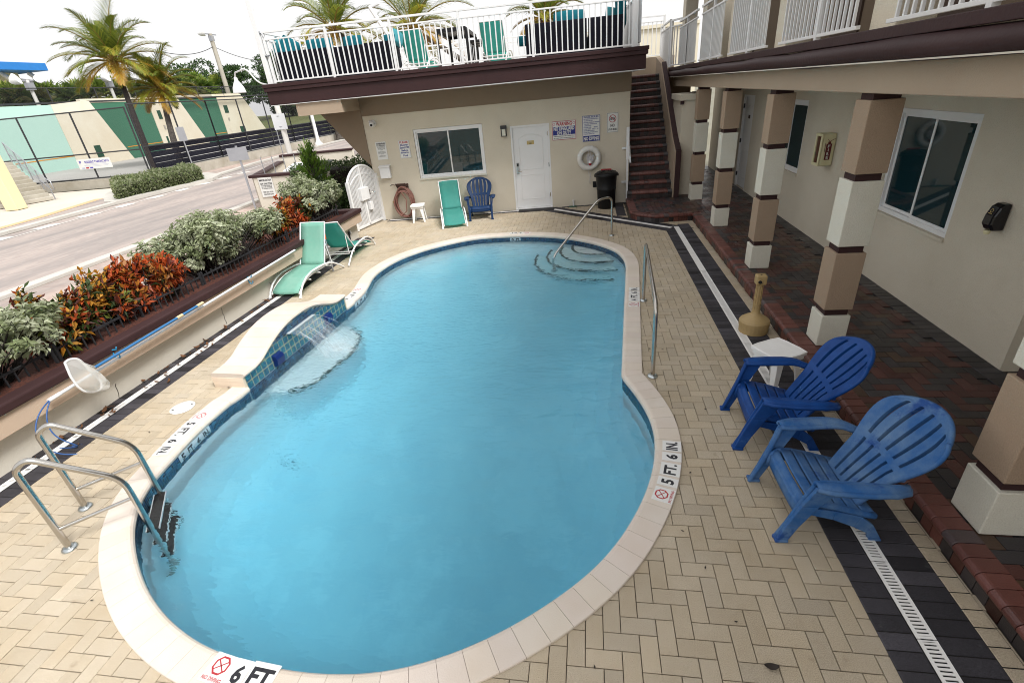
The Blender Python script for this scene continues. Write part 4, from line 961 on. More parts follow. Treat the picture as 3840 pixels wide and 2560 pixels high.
railing('white railing across the stair landing behind the balcony corner', (1.43, 18.2, 0), (2.35, 18.35, 0), 3.42, 1.1, posts=(.02, .9), bal=.13, group='white railings behind the stairs')
railing('tall white railing side beside the stair landing', (1.44, 16.9, 0), (1.43, 18.15, 0), 3.42, 1.1, posts=(.02,), bal=.13, group='white railings behind the stairs')
railing('far white railing between the sun deck and the stair landing', (.90, 17.05, 0), (1.40, 17.1, 0), 3.28, 1.1, posts=(.45,), bal=.12, group='white railings behind the stairs')
# fixtures on the wing wall
t = thing('fire_extinguisher_cabinet', 'pale yellow fire extinguisher cabinet on the wall between the striped columns', 'cabinet', (WX, 8.9, 1.63))
b_ = MB(); b_.box(-.19,-.125,-.245,-.001,.125,.235)
obj('box', b_, M['yell'], t, bevel=.022)
b_ = MB(); 
for q in ((-.213,-.125,-.245,-.191,.125,-.2), (-.213,-.125,.195,-.191,.125,.235), (-.213,-.125,-.2,-.191,-.075,.195), (-.213,.075,-.2,-.191,.125,.195)): b_.box(*q)
obj('front_frame', b_, M['yell'], t, bevel=.006); b_ = MB(); b_.box(-.196,-.075,-.2,-.1905,.075,.195); obj('pane', b_, mat('cabinet_glass', (.12,.06,.04), .1), t)
b_ = MB(); yy = -.1265
b_.box(-.135,yy-.0015,-.15,-.055,yy,.09, 0); b_.box(-.115,yy-.0018,.09,-.075,yy,.12,0); b_.bar((-.10,yy,.12),(-.02,yy,.16),.014,.004,0); b_.bar((-.10,yy,.13),(-.13,yy,.16),.012,.004,0); b_.bar((-.15,yy,.10),(-.15,yy,-.03),.012,.004,0)
for k, ch_ in enumerate('FIRE'): put_text(b_, ch_, (-.095,yy-.0025,.052-k*.055), (1,0,0), (0,0,1), .034 if ch_ != 'I' else .010, .042, 1)
obj('fire_marking', b_, [mat('dark_red_paint',(.13,.012,.015),.5), M['signw']], t)
t = thing('soap_dispenser', 'black hand sanitiser dispenser on the wall at the right edge', 'dispenser', (WX, 5.13, 1.45))
b_ = MB(); b_.extr([(-.001,-.06,-.12),(-.10,-.06,-.12),(-.135,-.06,-.06),(-.125,-.06,.02),(-.095,-.06,.10),(-.06,-.06,.125),(-.001,-.06,.13)], (0,.12,0)); obj('shell', b_, mat('gloss_black', (.008,.008,.012), .12), t, bevel=.018)
b_ = MB(); b_.lathe([(.022,-.035),(.028,-.01),(.024,.0)], 12, (-.095,0,-.12)); obj('nozzle', b_, M['yell'], t)
b_ = MB()
pn = V((-.9,0,.33)).normalized(); ux = V((0,-1,0)); uy = pn.cross(ux).normalized(); uy = uy if uy.z > 0 else -uy; c_ = V((-.112,0,.063))+pn*.0035
ring2(b_, c_, ux, uy, .017, .013, 18); b_.obox(c_-uy*.026, ux*.022, uy*.003, pn*.0005); obj('emblem', b_, M['brass'], t)
# ================================================================ sun deck railing and furniture (in the pool house frame)
DZ = 3.44
def DP(x, y, off): p = RWp(x, y, off); return p
ry = -1.07
cR = RM @ V((HW-.10, ry, 0)); cL = RM @ V((FLx+.17, ry, 0)); bR = RM @ V((HW-.10, 6.0, 0)); bL = RM @ V((FLx+.17, 6.0, 0))
Lr = (cR-cL).length
pk = [((RM.inverted() @ DP(x, 200, 1.07)).x-(FLx+.17)) for x in (1237, 1478, 1733, 2000)]
railing('long white railing along the front edge of the sun deck', cL, cR, 3.475, 1.0, posts=[.03]+pk+[Lr-.04], bal=.118, group='white railings round the sun deck', w=.024, gap=.045)
railing('white railing along the left side of the sun deck', bL, cL, 3.475, 1.0, posts=(.03,2.4,4.8), bal=.118, group='white railings round the sun deck')
railing('white railing along the back of the sun deck behind the furniture', bL, bR, 3.475, 1.0, posts=(.05,2.1,4.2,6.3), bal=.118, group='white railings round the sun deck')
railing('white railing along the stair side of the sun deck', cR, bR, 3.475, 1.0, posts=(.9,2.4,4.8), bal=.118, group='white railings round the sun deck')
t = thing('light_pole', 'tall square white pole at the left corner of the sun deck', 'pole', RM @ V((FLx+.10, ry-.03, 3.475)), XA)
b_ = MB(); b_.bar((0,0,0),(0,0,3.6),.10,.10,up=(0,1,0)); obj('post', b_, M['white'], t, bevel=.006); b_ = MB(); b_.box(.051,-.03,.98,.075,.03,1.02); b_.tube([(.07,0,1.0),(.10,0,.97),(.11,0,.9)],.008,6); b_.box(.051,-.04,.55,.13,.04,.57); obj('hook', b_, M['galv'], t)
t = thing('corner_post', 'thick square white post at the right corner of the sun deck', 'post', RM @ V((HW-.10, ry-.03, 3.475)), XA)
b_ = MB(); b_.bar((0,0,0),(0,0,3.2),.115,.115,up=(0,1,0)); obj('post', b_, M['white'], t, bevel=.006); b_ = MB(); b_.bar((.11,.15,.08),(.11,.15,2.6),.05,.22,up=(0,1,0)); obj('side_rail', b_, M['alum'], t)
def dpos(px, py, off): p = DP(px, py, off); return RM @ V(((RM.inverted() @ p).x, -off, DZ))
def cushion(w, d, h, name, label, mt, P, rot, cat='cushion', group=None, parent=None):
    m = MB(); n = 10
    def f(s):
        def g(u, v):
            a, b = (u-.5)*2, (v-.5)*2; e = (max(0,1-a**4)*max(0,1-b**4))**.42
            return (a*w/2*(1-.05*b*b), s*e*d/2, b*h/2*(1-.05*a*a))
        return g
    m.grid(f(1), n, n); m.grid(f(-1), n, n)
    o = obj(name, m, M[mt], parent); o.location = P; o.rotation_euler = rot
    if parent is None: tag(o, label, cat, group)
    return o
def sofa(label, px0, px1, off, H=.66, D=.8, arms=(1,1), backs=()):
    p0, p1 = dpos(px0, 200, off), dpos(px1, 200, off); W = (p1-p0).length
    t = thing('wicker_sofa', label, 'sofa', p0, XA, 'navy wicker sofas on the sun deck')
    b_ = MB(); b_.box(0,0,.03,W,.12,H); obj('back', b_, M['wick'], t, bevel=.012)
    b_ = MB(); b_.box(.0,.121,.05,W,D,.36); obj('seat_base', b_, M['wick'], t, bevel=.012)
    for i, k in enumerate(arms):
        if k: b_ = MB(); x = 0 if i == 0 else W-.12; b_.box(x,.121,.361,x+.12,D,H-.04); obj('arm', b_, M['wick'], t, bevel=.012)
    b_ = MB(); b_.box(.13,.13,.361,W-.13,D,.47); obj('seat_cushion', b_, M['teal'], t, bevel=.03)
    for c0, c1, h in backs:
        x0 = (dpos(c0,200,off-.15)-p0).length; x1 = (dpos(c1,200,off-.15)-p0).length
        cushion(x1-x0, .2, h, 'back_cushion', '', 'teal', ((x0+x1)/2, .26, H+.22-h/2+.0), (rad(-12),0,0), parent=t)
    return t
sofa('navy wicker sofa at the left end of the sun deck behind the white rail', 1030, 1240, .83, .66, arms=(1,0), backs=((1138,1248,.46),))
sofa('middle navy wicker sofa of the left group with a low teal cushion', 1252, 1362, .83, .645, arms=(0,0), backs=((1254,1358,.42),))
sofa('navy wicker sofa nearest the turquoise lounge chair on the left', 1368, 1468, .83, .66, arms=(0,1))
sofa('navy wicker sofa with tall teal cushion right of the lounge chairs', 1974, 2202, .80, .68, arms=(1,0), backs=((2076,2198,.75),))
sofa('navy wicker sofa in the right corner of the sun deck', 2208, 2337, .80, .68, arms=(0,1))
def loose(label, px, py, off, w, h, rot, mt='teal', group='loose teal cushions on the wicker sofas'):
    p = DP(px, py, off); cushion(w, .16, h, 'throw_pillow', label, mt, p, (rad(rot[0]), rad(rot[1]), XA+rad(rot[2])), 'pillow', group)
loose('teal pillow tipped on its corner at the far left end of the deck sofa', 1085, 185, .62, .46, .46, (-15, 32, 10)); loose('pale teal pillow leaning behind the tipped one at the left corner', 1045, 183, .45, .42, .42, (-10, 20, -40), 'teal2')
loose('small light teal pillow poking up at the right end of the left sofas', 1490, 145, .5, .3, .34, (-10, 28, 60), 'teal2'); loose('teal pillow lying low beside the light one on the left sofas', 1462, 148, .62, .3, .2, (-10, 0, 10))
loose('teal pillow standing in the right corner of the deck against the white post', 2328, 30, .55, .40, .75, (-8, 12, 60)); loose('pale teal pillow lying at the left arm of the right-hand sofa', 1965, 155, .7, .3, .2, (0, 0, 10)); loose('pale teal pillow between the two right-hand sofas and the white corner post', 2298, 58, .55, .36, .3, (-10, 10, 20), 'teal2')
# black counter table with stools under it
p = dpos(1640, 150, -.9); t = thing('bar_table', 'long black slatted bar table on the sun deck between the turquoise loungers', 'table', p, XA)
b_ = MB(); 
for k in range(9): b_.box(.0+k*.083, .0, .93, .075+k*.083, 1.9, .955)
b_.box(-.02,-.02,.86,.77,.02,.929); b_.box(-.02,1.88,.86,.77,1.92,.929); b_.box(-.02,.021,.86,.02,1.879,.929); b_.box(.73,.021,.86,.77,1.879,.929); obj('top', b_, M['black'], t, bevel=.003)
for x, y in ((0,0),(.75,0),(0,1.9),(.75,1.9)): b_ = MB(); b_.bar((x,y,0),(x,y,.86),.06,.06,up=(0,1,0)); obj('leg', b_, M['black'], t)
st0 = None
for k, (x, y, lb) in enumerate(((.95,.35,'nearest to the rail'), (.95,1.0,'in the middle of the three'), (.95,1.6,'farthest from the rail'))):
    t = thing('bar_stool', 'black bar stool right of the black table, '+lb, 'stool', RM @ V(((RM.inverted() @ p).x+x, (RM.inverted() @ p).y+y, DZ)), XA, 'black stools at the bar table')
    b_ = MB(); b_.box(-.18,-.18,.60,.18,.18,.66); obj('seat', b_, M['black'], t, bevel=.01)
    for sx, sy in ((-1,-1),(1,-1),(1,1),(-1,1)): b_ = MB(); b_.bar((sx*.16,sy*.16,0),(sx*.15,sy*.15,.6),.03,.03,up=(0,1,0)); obj('leg', b_, M['black'], t)
    b_ = MB(); b_.box(.165,-.18,.661,.185,.18,.88); obj('backrest', b_, M['black'], t)
# ================================================================ Adirondack chairs (local: feet at y=0, sitter faces -y)
def fan_slats(W0, Wm, Wt, y0, z0, ang, L, n, th=.016, gap=.30):
    """slatted fan back: straight cross-section curve, widening then rounding off at the top"""
    d = V((0, math.sin(ang), math.cos(ang))); nrm = V((0, -math.cos(ang), math.sin(ang)))
    def half(t): return (W0+(.47-W0)*(t/.40))/2 if t < .40 else ((.47+(Wm-.47)*math.sin(math.pi/2*(t-.40)/.36))/2 if t < .76 else Wm/2-(Wm-Wt)/2*((t-.76)/.24)**2)
    def top(x): return L*(1-.16*(x/(Wt/2))**2*.9)
    def P(k, t, side, face):                                          # slat k, height t, side 0..1 across it
        s = (k+side)/n*2-1; x = s*half(t); bow = .055*(1-s*s)*(.35+.65*t); bend = .05*(t-.35)**2*2-.012
        zz = t*L*(1-.13*(abs(s)**2.2)*t**3)
        p = V((x, y0, z0))+d*zz-nrm*(bow)+nrm*(.05-.05*bend*0)-nrm*(.10*t*t*.5)+nrm*(face*th); return p
    return P
def back_mesh(W0=.38, Wm=.62, Wt=.50, y0=.50, z0=.20, ang=rad(29), L=.78, n=6):
    mb = MB(); P = fan_slats(W0, Wm, Wt, y0, z0, ang, L, n)
    T_ = [k/18 for k in range(19)]
    for k in range(n):
        for i in range(18):
            t0, t1 = T_[i], T_[i+1]
            # cross rib at about 45 % and the top rim stay closed, slots in between
            slot = (.03 < t0 < .40) or (.49 < t0 < .93); g = .15 if slot else 0
            a0 = g if k > 0 else 0; a1 = 1-g if k < n-1 else 1
            q = [P(k, t0, a0, 1), P(k, t0, a1, 1), P(k, t1, a1, 1), P(k, t1, a0, 1)]; r = [P(k, t0, a0, -1), P(k, t0, a1, -1), P(k, t1, a1, -1), P(k, t1, a0, -1)]
            mb.add(q+r, [(0,1,2,3), (7,6,5,4), (0,4,5,1), (1,5,6,2), (2,6,7,3), (3,7,4,0)], 0, None, False)
    for s in (0, 1):                                                   # rolled outer rim
        mb.tube([P(0 if s == 0 else n-1, t, s, 0) for t in T_], .017, 6)
    mb.tube([P(min(n-1, int(x*n)), 1.0, x*n-min(n-1, int(x*n)), 0) for x in [j/24 for j in range(25)]], .019, 6)
    mb.tube([P(min(n-1, int(x*n)), .45, x*n-min(n-1, int(x*n)), -1.4) for x in [j/24 for j in range(25)]], .016, 6)
    return mb
def adir_parts(t, mt):
    obj('backrest', back_mesh(), mt, t)
    sm = MB(); ns = 6; prof = [(.075,.19),(.082,.25),(.095,.295),(.13,.318),(.2,.315),(.3,.292),(.4,.262),(.5,.232),(.555,.222)]
    pl = [0]
    for a, b in zip(prof, prof[1:]): pl.append(pl[-1]+math.dist(a, b))
    def at(s):
        s = min(max(s, 0), pl[-1])
        for i in range(len(pl)-1):
            if s <= pl[i+1]+1e-9: k = (s-pl[i])/(pl[i+1]-pl[i]); return [prof[i][j]+(prof[i+1][j]-prof[i][j])*k for j in (0,1)]
    cuts = [0,.15,.235,.32,.405,.49,pl[-1]]
    for i in range(6):
        a, b = cuts[i]+(.006 if i else 0), cuts[i+1]-.006
        sm.grid(lambda u, v: (-.255+.51*v, at(a+(b-a)*u)[0], at(a+(b-a)*u)[1]+.012*(2*v-1)**2), 5, 6)
    for sx in (-1, 1): sm.tube([(sx*.262, y, z-.005) for y, z in prof], .018, 6)
    sm.tube([(x, .09, .262+.012*(x/.255)**2) for x in [(-.26+.52*k/8) for k in range(9)]], .014, 6)
    obj('seat', sm, mt, t, solid=.012)
    for sx in (-1, 1):
        lg = MB()                                                     # flat front leg raking back up to the arm, with side flange
        path = [(.295, .0, .0), (.292, .05, .14), (.30, .125, .33), (.325, .20, .505)]
        for (x, y, z), (x2, y2, z2), w, w2 in zip(path, path[1:], (.035,.042,.055), (.042,.055,.075)):
            lg.add([V((sx*(x-.014),y-w,z)), V((sx*(x+.014),y-w,z)), V((sx*(x+.014),y+w,z)), V((sx*(x-.014),y+w,z)), V((sx*(x2-.014),y2-w2,z2)), V((sx*(x2+.014),y2-w2,z2)), V((sx*(x2+.014),y2+w2,z2)), V((sx*(x2-.014),y2+w2,z2))],
                   [(0,3,2,1),(4,5,6,7),(0,1,5,4),(1,2,6,5),(2,3,7,6),(3,0,4,7)])
        lg.tube([(sx*.27, -.035, .0), (sx*.272, .02, .14), (sx*.275, .075, .32), (sx*.29, .13, .50)], .017, 6)
        lg.box(min(sx*.255,sx*.32), -.045, 0, max(sx*.255,sx*.32), .04, .022)
        lg.extr([V((sx*.262, .075, .30)), V((sx*.262, .09, .17)), V((sx*.275, .03, .15)), V((sx*.29, .125, .40))], (sx*.016, 0, 0))
        obj('leg', lg, mt, t, bevel=.006)
        am = MB(); pts = [(.315,.125,.055),(.325,.20,.095),(.335,.32,.10),(.345,.45,.092),(.34,.56,.078),(.30,.66,.055),(.265,.69,.03)]
        def arm(u, v):
            k = u*(len(pts)-1); i = min(int(k), len(pts)-2); f = k-i; x, y, w = [pts[i][j]+(pts[i+1][j]-pts[i][j])*f for j in range(3)]
            return (sx*(x+(v-.5)*w), y, .528-.05*max(0,(y-.5)/.2)**1.5-.02*abs(2*v-1)**3)
        am.grid(arm, 18, 4); am.tube([arm(k/18, 1) for k in range(19)], .011, 6); am.tube([arm(k/18, 0) for k in range(19)], .011, 6); obj('arm', am, mt, t, solid=.014)
        rl = MB()
        rp = [(.27,.10,.27,.03),(.272,.30,.245,.055),(.27,.44,.20,.075),(.265,.53,.12,.05),(.26,.60,.0,.035)]
        for (x,y,z,w), (x2,y2,z2,w2) in zip(rp, rp[1:]):
            rl.add([V((sx*(x-.012),y,z-w)), V((sx*(x+.012),y,z-w)), V((sx*(x+.012),y+(.03 if z < .21 else 0),z+.02)), V((sx*(x-.012),y+(.03 if z < .21 else 0),z+.02)), V((sx*(x2-.012),y2-(.0 if z2 > .1 else .035),max(0,z2-w2))), V((sx*(x2+.012),y2-(.0 if z2 > .1 else .035),max(0,z2-w2))), V((sx*(x2+.012),y2+(.03 if z2 < .21 else 0),z2+.02)), V((sx*(x2-.012),y2+(.03 if z2 < .21 else 0),z2+.02))],
                   [(0,3,2,1),(4,5,6,7),(0,1,5,4),(1,2,6,5),(2,3,7,6),(3,0,4,7)])
        rl.box(min(sx*.235,sx*.285), .555, 0, max(sx*.235,sx*.285), .63, .02)
        obj('side_frame', rl, mt, t, bevel=.004)
ch = thing('adirondack_chair', 'faded sun-bleached pale blue slatted chair, nearest on the right by the brick walkway', 'chair', (1.25, 2.835, 0), -math.pi/2+rad(1.5), 'blue slatted plastic chairs')
adir_parts(ch, M['fblue'])
c2 = copy_tree(ch); c2.location = (1.235, 3.785, 0); c2.rotation_euler = (0,0,-math.pi/2+rad(-3)); tag(c2, 'bright royal blue slatted chair beside the white stool table', 'chair')
c3 = copy_tree(ch); c3.location = (-2.765, 12.27, 0); c3.rotation_euler = (0,0,XA+rad(5)); tag(c3, 'navy blue slatted chair standing against the far beige wall left of the door', 'chair')
def recolour(o, m):
    for k in o.children:
        if k.type == 'MESH': k.data = k.data.copy(); k.data.materials[0] = m
recolour(c2, M['dblue']); recolour(c3, M['navyc'])
for k in c3.children:
    if k.name.startswith('backrest'): k.data.transform(Matrix.Translation((0,.5,.2)) @ Matrix.Rotation(rad(13),4,'X') @ Matrix.Translation((0,-.5,-.2)))
# ================================================================ plastic stool tables
def stool(label, P, w, h, rz):
    t = thing('plastic_table', label, 'table', P, rz, 'small white plastic tables')
    m = MB(); q = w/2; c = .105
    pl = [(-q+c,-q),(q-c,-q),(q-.012,-q+.012),(q,-q+c),(q,q-c),(q-.012,q-.012),(q-c,q),(-q+c,q),(-q+.012,q-.012),(-q,q-c),(-q,-q+c),(-q+.012,-q+.012)]
    m.extr([(x,y,h-.035) for x, y in pl], (0,0,.035)); 
    m.tube([(x*.93,y*.93,h-.002) for x, y in pl], .006, 5, closed=True); obj('top', m, M['wplas'], t, bevel=.010)
    for sx, sy in ((-1,-1),(1,-1),(1,1),(-1,1)):
        m = MB(); a, b = V((sx*(q-.01), sy*(q-.01), 0)), V((sx*(q-.045), sy*(q-.045), h-.03))
        for ux in (0, 1):
            e = V((-sx,0,0)) if ux else V((0,-sy,0)); m.add([a, a+e*.035, b+e*.085, b]+[p+V((-sx*.012,-sy*.012,0)) for p in (a, a+e*.035, b+e*.085, b)], [(0,1,2,3),(7,6,5,4),(0,4,5,1),(1,5,6,2),(2,6,7,3),(3,7,4,0)])
        obj('leg', m, M['wplas'], t, bevel=.003)
    m = MB(); k = q-.03
    for a, b in (((-k,-k),(k,-k)), ((k,-k),(k,k)), ((k,k),(-k,k)), ((-k,k),(-k,-k))): m.bar((*a,h-.055),(*b,h-.055),.008,.05)
    obj('apron', m, M['wplas'], t); return t
stool('white plastic stool table between the ash urn and the bright blue chair', (1.79, 4.47, 0), .37, .44, rad(28)); stool('small white plastic table below the red hose on the far wall', (-4.49, 12.53, 0), .36, .44, XA+rad(4))
# ================================================================ sling loungers (local: foot end at y=0, length along +y)
def lounger(label, P, rz, mt, ang=66, W=.60, back=.78):
    t = thing('sun_lounger', label, 'sun lounger', P, rz, 'white framed turquoise sling loungers by the pool')
    a = rad(ang); hb = V((0, 1.02, .27)); tp = hb+V((0, math.cos(a)*back, math.sin(a)*back))
    m = MB()
    arch = [(0,.0),(.05,.09),(.16,.19),(.32,.265),(.50,.30),(.70,.30),(.90,.29),(1.08,.265),(1.25,.21),(1.42,.12),(1.58,.012)]
    arch2 = [(.03,.06),(.16,.145),(.34,.215),(.55,.25),(.8,.255),(1.02,.245)]
    for s in (-1, 1):
        m.tube([(s*W/2, y, z+.012) for y, z in arch], .017, 8); m.tube([(s*(W/2-.035), y, z+.005) for y, z in arch2], .013, 8)
        m.bar((s*W/2,-.012,0),(s*W/2,.02,.05),.035,.03)
    m.tube([(-W/2,.42,.19),(W/2,.42,.19)],.011,6); m.tube([(-W/2,1.15,.20),(W/2,1.15,.20)],.011,6); m.tube([(-W/2,.75,.205),(W/2,.75,.205)],.011,6)
    obj('frame', m, M['white'], t)
    m = MB()
    sag = lambda y: -.012*math.sin(math.pi*min(1, max(0, y)))
    m.grid(lambda u, v: ((v-.5)*(W-.09), .035+.985*u, [(.06+(.235-.06)*min(1, u/.45)**.62) if u < .45 else .235+.03*(u-.45)/.55][0]+.022-.02*(1-(2*v-1)**2)), 24, 4); obj('seat_sling', m, M[mt], t, solid=.006)
    m = MB(); dv = (tp-hb)
    m.grid(lambda u, v: V(((v-.5)*(W-.10), hb.y, hb.z))+dv*u+V((0, math.sin(a)*.045*math.sin(math.pi*u), -math.cos(a)*.045*math.sin(math.pi*u)))*(1-(2*v-1)**2*.4), 10, 4); obj('back_sling', m, M[mt], t, solid=.006)
    m = MB()
    for s in (-1, 1): m.tube([V((s*(W/2-.045),hb.y,hb.z)), V((s*(W/2-.045),tp.y,tp.z))], .013, 8)
    m.tube([V((-(W/2-.045),tp.y,tp.z)), V((0,tp.y+.02,tp.z-.004)), V((W/2-.045,tp.y,tp.z))], .012, 8)
    mid = hb+dv*.55
    for s in (-1, 1): m.tube([V((s*(W/2-.055),mid.y,mid.z)), V((s*(W/2-.055), 1.30, .20))], .009, 6)
    m.tube([V((-(W/2-.055),1.3,.2)), V((W/2-.055,1.3,.2))], .009, 6)
    obj('back_frame', m, M['white'], t); return t
def head(a, b): return math.atan2(-(b[0]-a[0]), b[1]-a[1])
lounger('faded green lounger in front of the planter wall beside the fountain', (-5.28, 7.25, 0), rad(-2), 'sling2', 63, .60, .80)
lounger('turquoise lounger seen from behind, beyond the faded green one, under the planter end', (-5.22, 10.42, 0), rad(180+3), 'sling', 52, .60, .80)
lounger('turquoise lounger facing the pool against the far beige wall, next to the navy chair', (-3.29, 11.60, 0), rad(17), 'sling', 70, .60, .72)
for px0, px1, lb in ((1516, 1612, 'turquoise lounger on the sun deck left of the black bar table, seen from behind'), (1818, 1914, 'turquoise lounger on the sun deck right of the black stools, seen from behind')):
    pm = dpos((px0+px1)/2, 200, .35); lounger(lb, RM @ V(((RM.inverted() @ pm).x-.02, 1.12, DZ)), XA+math.pi+rad(-4), 'sling', 60, .62, .70)
cp = MB(); cp.lathe([(.03,0),(.034,.10),(.036,.2)], 12); o = obj('orange_cone', cp, M['orcap'], loc=None); q_ = AY(1211, 870, 8.62); o.location = q_+V((.0,.0,-.14)); tag(o, 'small orange plastic tube sticking up behind the top corner of the green lounger', 'tube'); o.name = 'plastic_tube'
st_ = MB(); st_.tube([(0,0,0),(0,0,.66)], .02, 8); so = obj('stake', st_, M['galv'], o); so.location = (0,0,-.66)
# ================================================================ ash urn
t = thing('ash_urn', 'tan plastic cigarette ash urn with tall neck beside the brick walkway', 'ash urn', (1.955, 5.72, 0))
m = MB(); m.lathe([(.155,0),(.165,.01),(.168,.095),(.174,.10),(.174,.15),(.168,.158),(.162,.17),(.12,.20),(.075,.228),(.055,.245),(.046,.27),(.042,.31)], 24, sm=False); obj('base', m, M['urn'], t)
m = MB(); m.lathe([(.04,.30),(.038,.48),(.036,.62)], 12, sm=False)
for k in range(10):
    a = 2*math.pi*k/10; m.tube([(.039*math.cos(a),.039*math.sin(a),.31),(.037*math.cos(a),.037*math.sin(a),.61)], .006, 5)
m.lathe([(.046,.44),(.047,.447),(.046,.454)], 14); m.lathe([(.046,.36),(.047,.367),(.046,.374)], 14); obj('neck', m, M['urn'], t)
m = MB(); m.box(-.058,-.055,.62,.058,.055,.735); obj('head', m, M['urn'], t, bevel=.016)
m = MB(); m.lathe([(.024,0),(.030,.006),(.022,.008)], 16); h_ = obj('hole_rim', m, M['urn'], t); h_.location = (-.02,-.054,.665); h_.rotation_euler = (rad(90),0,rad(-15))
m = MB(); m.lathe([(.021,0),(.021,.010)], 16); h_ = obj('hole', m, M['black'], t); h_.location = (-.02,-.0545,.665); h_.rotation_euler = (rad(90),0,rad(-15))
m = MB(); m.lathe([(.012,.735),(.012,.7375)], 8); obj('snuffer', m, M['black'], t)
# ================================================================ dustbin
t = thing('trash_can', 'black plastic dustbin with domed lid in the corner by the stairs', 'trash can', (.40, 12.93, 0))
m = MB(); m.lathe([(.205,0),(.215,.01),(.235,.45),(.243,.47),(.243,.50),(.238,.51),(.262,.80),(.272,.81),(.272,.84)], 28); obj('bin', m, M['black'], t)
m = MB(); m.lathe([(.285,.80),(.288,.83),(.285,.85),(.24,.875),(.15,.90),(.02,.91)], 28); 
for a in range(0, 360, 45): m.bar((.06*math.cos(rad(a)),.06*math.sin(rad(a)),.905),(.23*math.cos(rad(a)),.23*math.sin(rad(a)),.878),.04,.03)
obj('lid', m, M['black'], t)
for s in (-1, 1): m = MB(); m.box(s*.27-.03,-.07,.78,s*.27+.03,.07,.83); obj('handle', m, M['black'], t, bevel=.01)
m = MB(); m.box(-.13,.10,.90,.13,.17,.93); obj('lid_grip', m, M['redmark'], t, bevel=.01)
# ================================================================ pool ladder and handrails
def bend(pts, r=.09, n=6):
    pts = [V(p) for p in pts]; out = [pts[0]]
    for a, b, c in zip(pts, pts[1:], pts[2:]):
        d0, d1 = (a-b), (c-b); k = min(r, d0.length*.48, d1.length*.48); p, q = b+d0.normalized()*k, b+d1.normalized()*k
        for i in range(n+1):
            t = i/n; out.append(p*(1-t)**2+b*2*t*(1-t)+q*t*t)
    return out+[pts[-1]]
def collar(mb, p, r=.048): mb.lathe([(r,0),(r,.008),(r*.85,.018),(r*.6,.022)], 18, p)
ladder = thing('pool_ladder', 'stainless steel pool ladder with looped handrails at the left of the pool', 'ladder', (-4.06, 2.11, 0), world=True)
A1, A2 = G(262.6, 2054.5), G(321.7, 1901.5)
dv = (A2-A1).normalized(); dl = V((dv.y, -dv.x, 0)); dl = dl if dl.x > 0 else -dl
out_ = .52
for k, A in enumerate((A1, A2)):
    B = A+dl*out_
    m = MB(); ht = .80
    m.tube(bend([A, A+V((0,0,ht)), A+dl*.09+V((0,0,ht+.055)), B+V((0,0,.46)), B+V((0,0,.18)), B+V((0,0,-.95)), B-dl*.18+V((0,0,-1.02))], .12), .0225, 12); obj('handrail', m, M['steel'], ladder)
    m = MB(); m.tube([A+V((0,0,.20)), B+V((0,0,.26))], .015, 10); obj('brace', m, M['steel'], ladder)
    m = MB(); collar(m, A, .055); obj('escutcheon', m, M['chrome'], ladder)
for z in (-.12, -.38, -.64):
    a, b = A1+dl*out_+V((0,0,z)), A2+dl*out_+V((0,0,z)); m = MB(); m.obox((a+b)/2+dl*.0, (b-a)/2, dl*.045, V((0,0,.012))); t_ = obj('tread', m, M['black'], ladder)
    m = MB()
    for s in (-1, 1): m.obox((a+b)/2+dl*s*.047, (b-a)/2, dl*.004, V((0,0,.014)))
    m.v = [tuple(V(v)-ladder.location) for v in m.v]; obj('tread_edge', m, M['alum'], t_)
gr = thing('grab_rail', 'curved stainless grab rail standing on the right-hand deck beside the 4 FT. 6 IN. mark', 'handrail', (.70, 5.8, 0), world=True)
A, B = G(2413, 1127), G(2447, 1410); m = MB(); m.tube(bend([A, A+V((0,0,.86)), B+V((0,0,.84))+(A-B)*.0, B], .13), .0225, 12)
obj('rail', m, M['steel'], gr)
for P in (A, B): m = MB(); collar(m, P, .056); obj('escutcheon', m, M['chrome'], gr)
hr = thing('pool_handrail', 'slanting stainless handrail reaching from the far deck down to the pool steps', 'handrail', (.43, 10.29, 0), world=True)
A = G(2294, 883); E = G(2077, 966, WZ); m = MB()
E2 = V((-.737, 9.26, -.865)); E = V((E2.x, E2.y, E.z)); m.tube(bend([A, A+V((0,0,.80)), A.lerp(E, .24)+V((0,0,.83)), E+V((0,0,.02)), E2], .14), .0225, 12); obj('rail', m, M['steel'], hr)
m = MB(); collar(m, A, .056); obj('escutcheon', m, M['chrome'], hr)
m = MB(); collar(m, E2, .06); obj('foot_flange', m, M['chrome'], hr)
# skimmer lid, rope clip etc on the deck
t = MB(); t.lathe([(.128,0),(.13,.004),(.128,.0075),(.02,.009)], 32); o = obj('access_cover', t, M['wplas'], loc=None); o.location = G(685, 1528, .003); tag(o, 'round white skimmer lid set in the pavers left of the pool', 'lid')
for a in (40, 220): t = MB(); t.box(-.012,-.006,.0085,.012,.006,.0105); k = obj('lid_hole', t, M['black'], o); k.location = (.095*math.cos(rad(a)), .095*math.sin(rad(a)), 0)
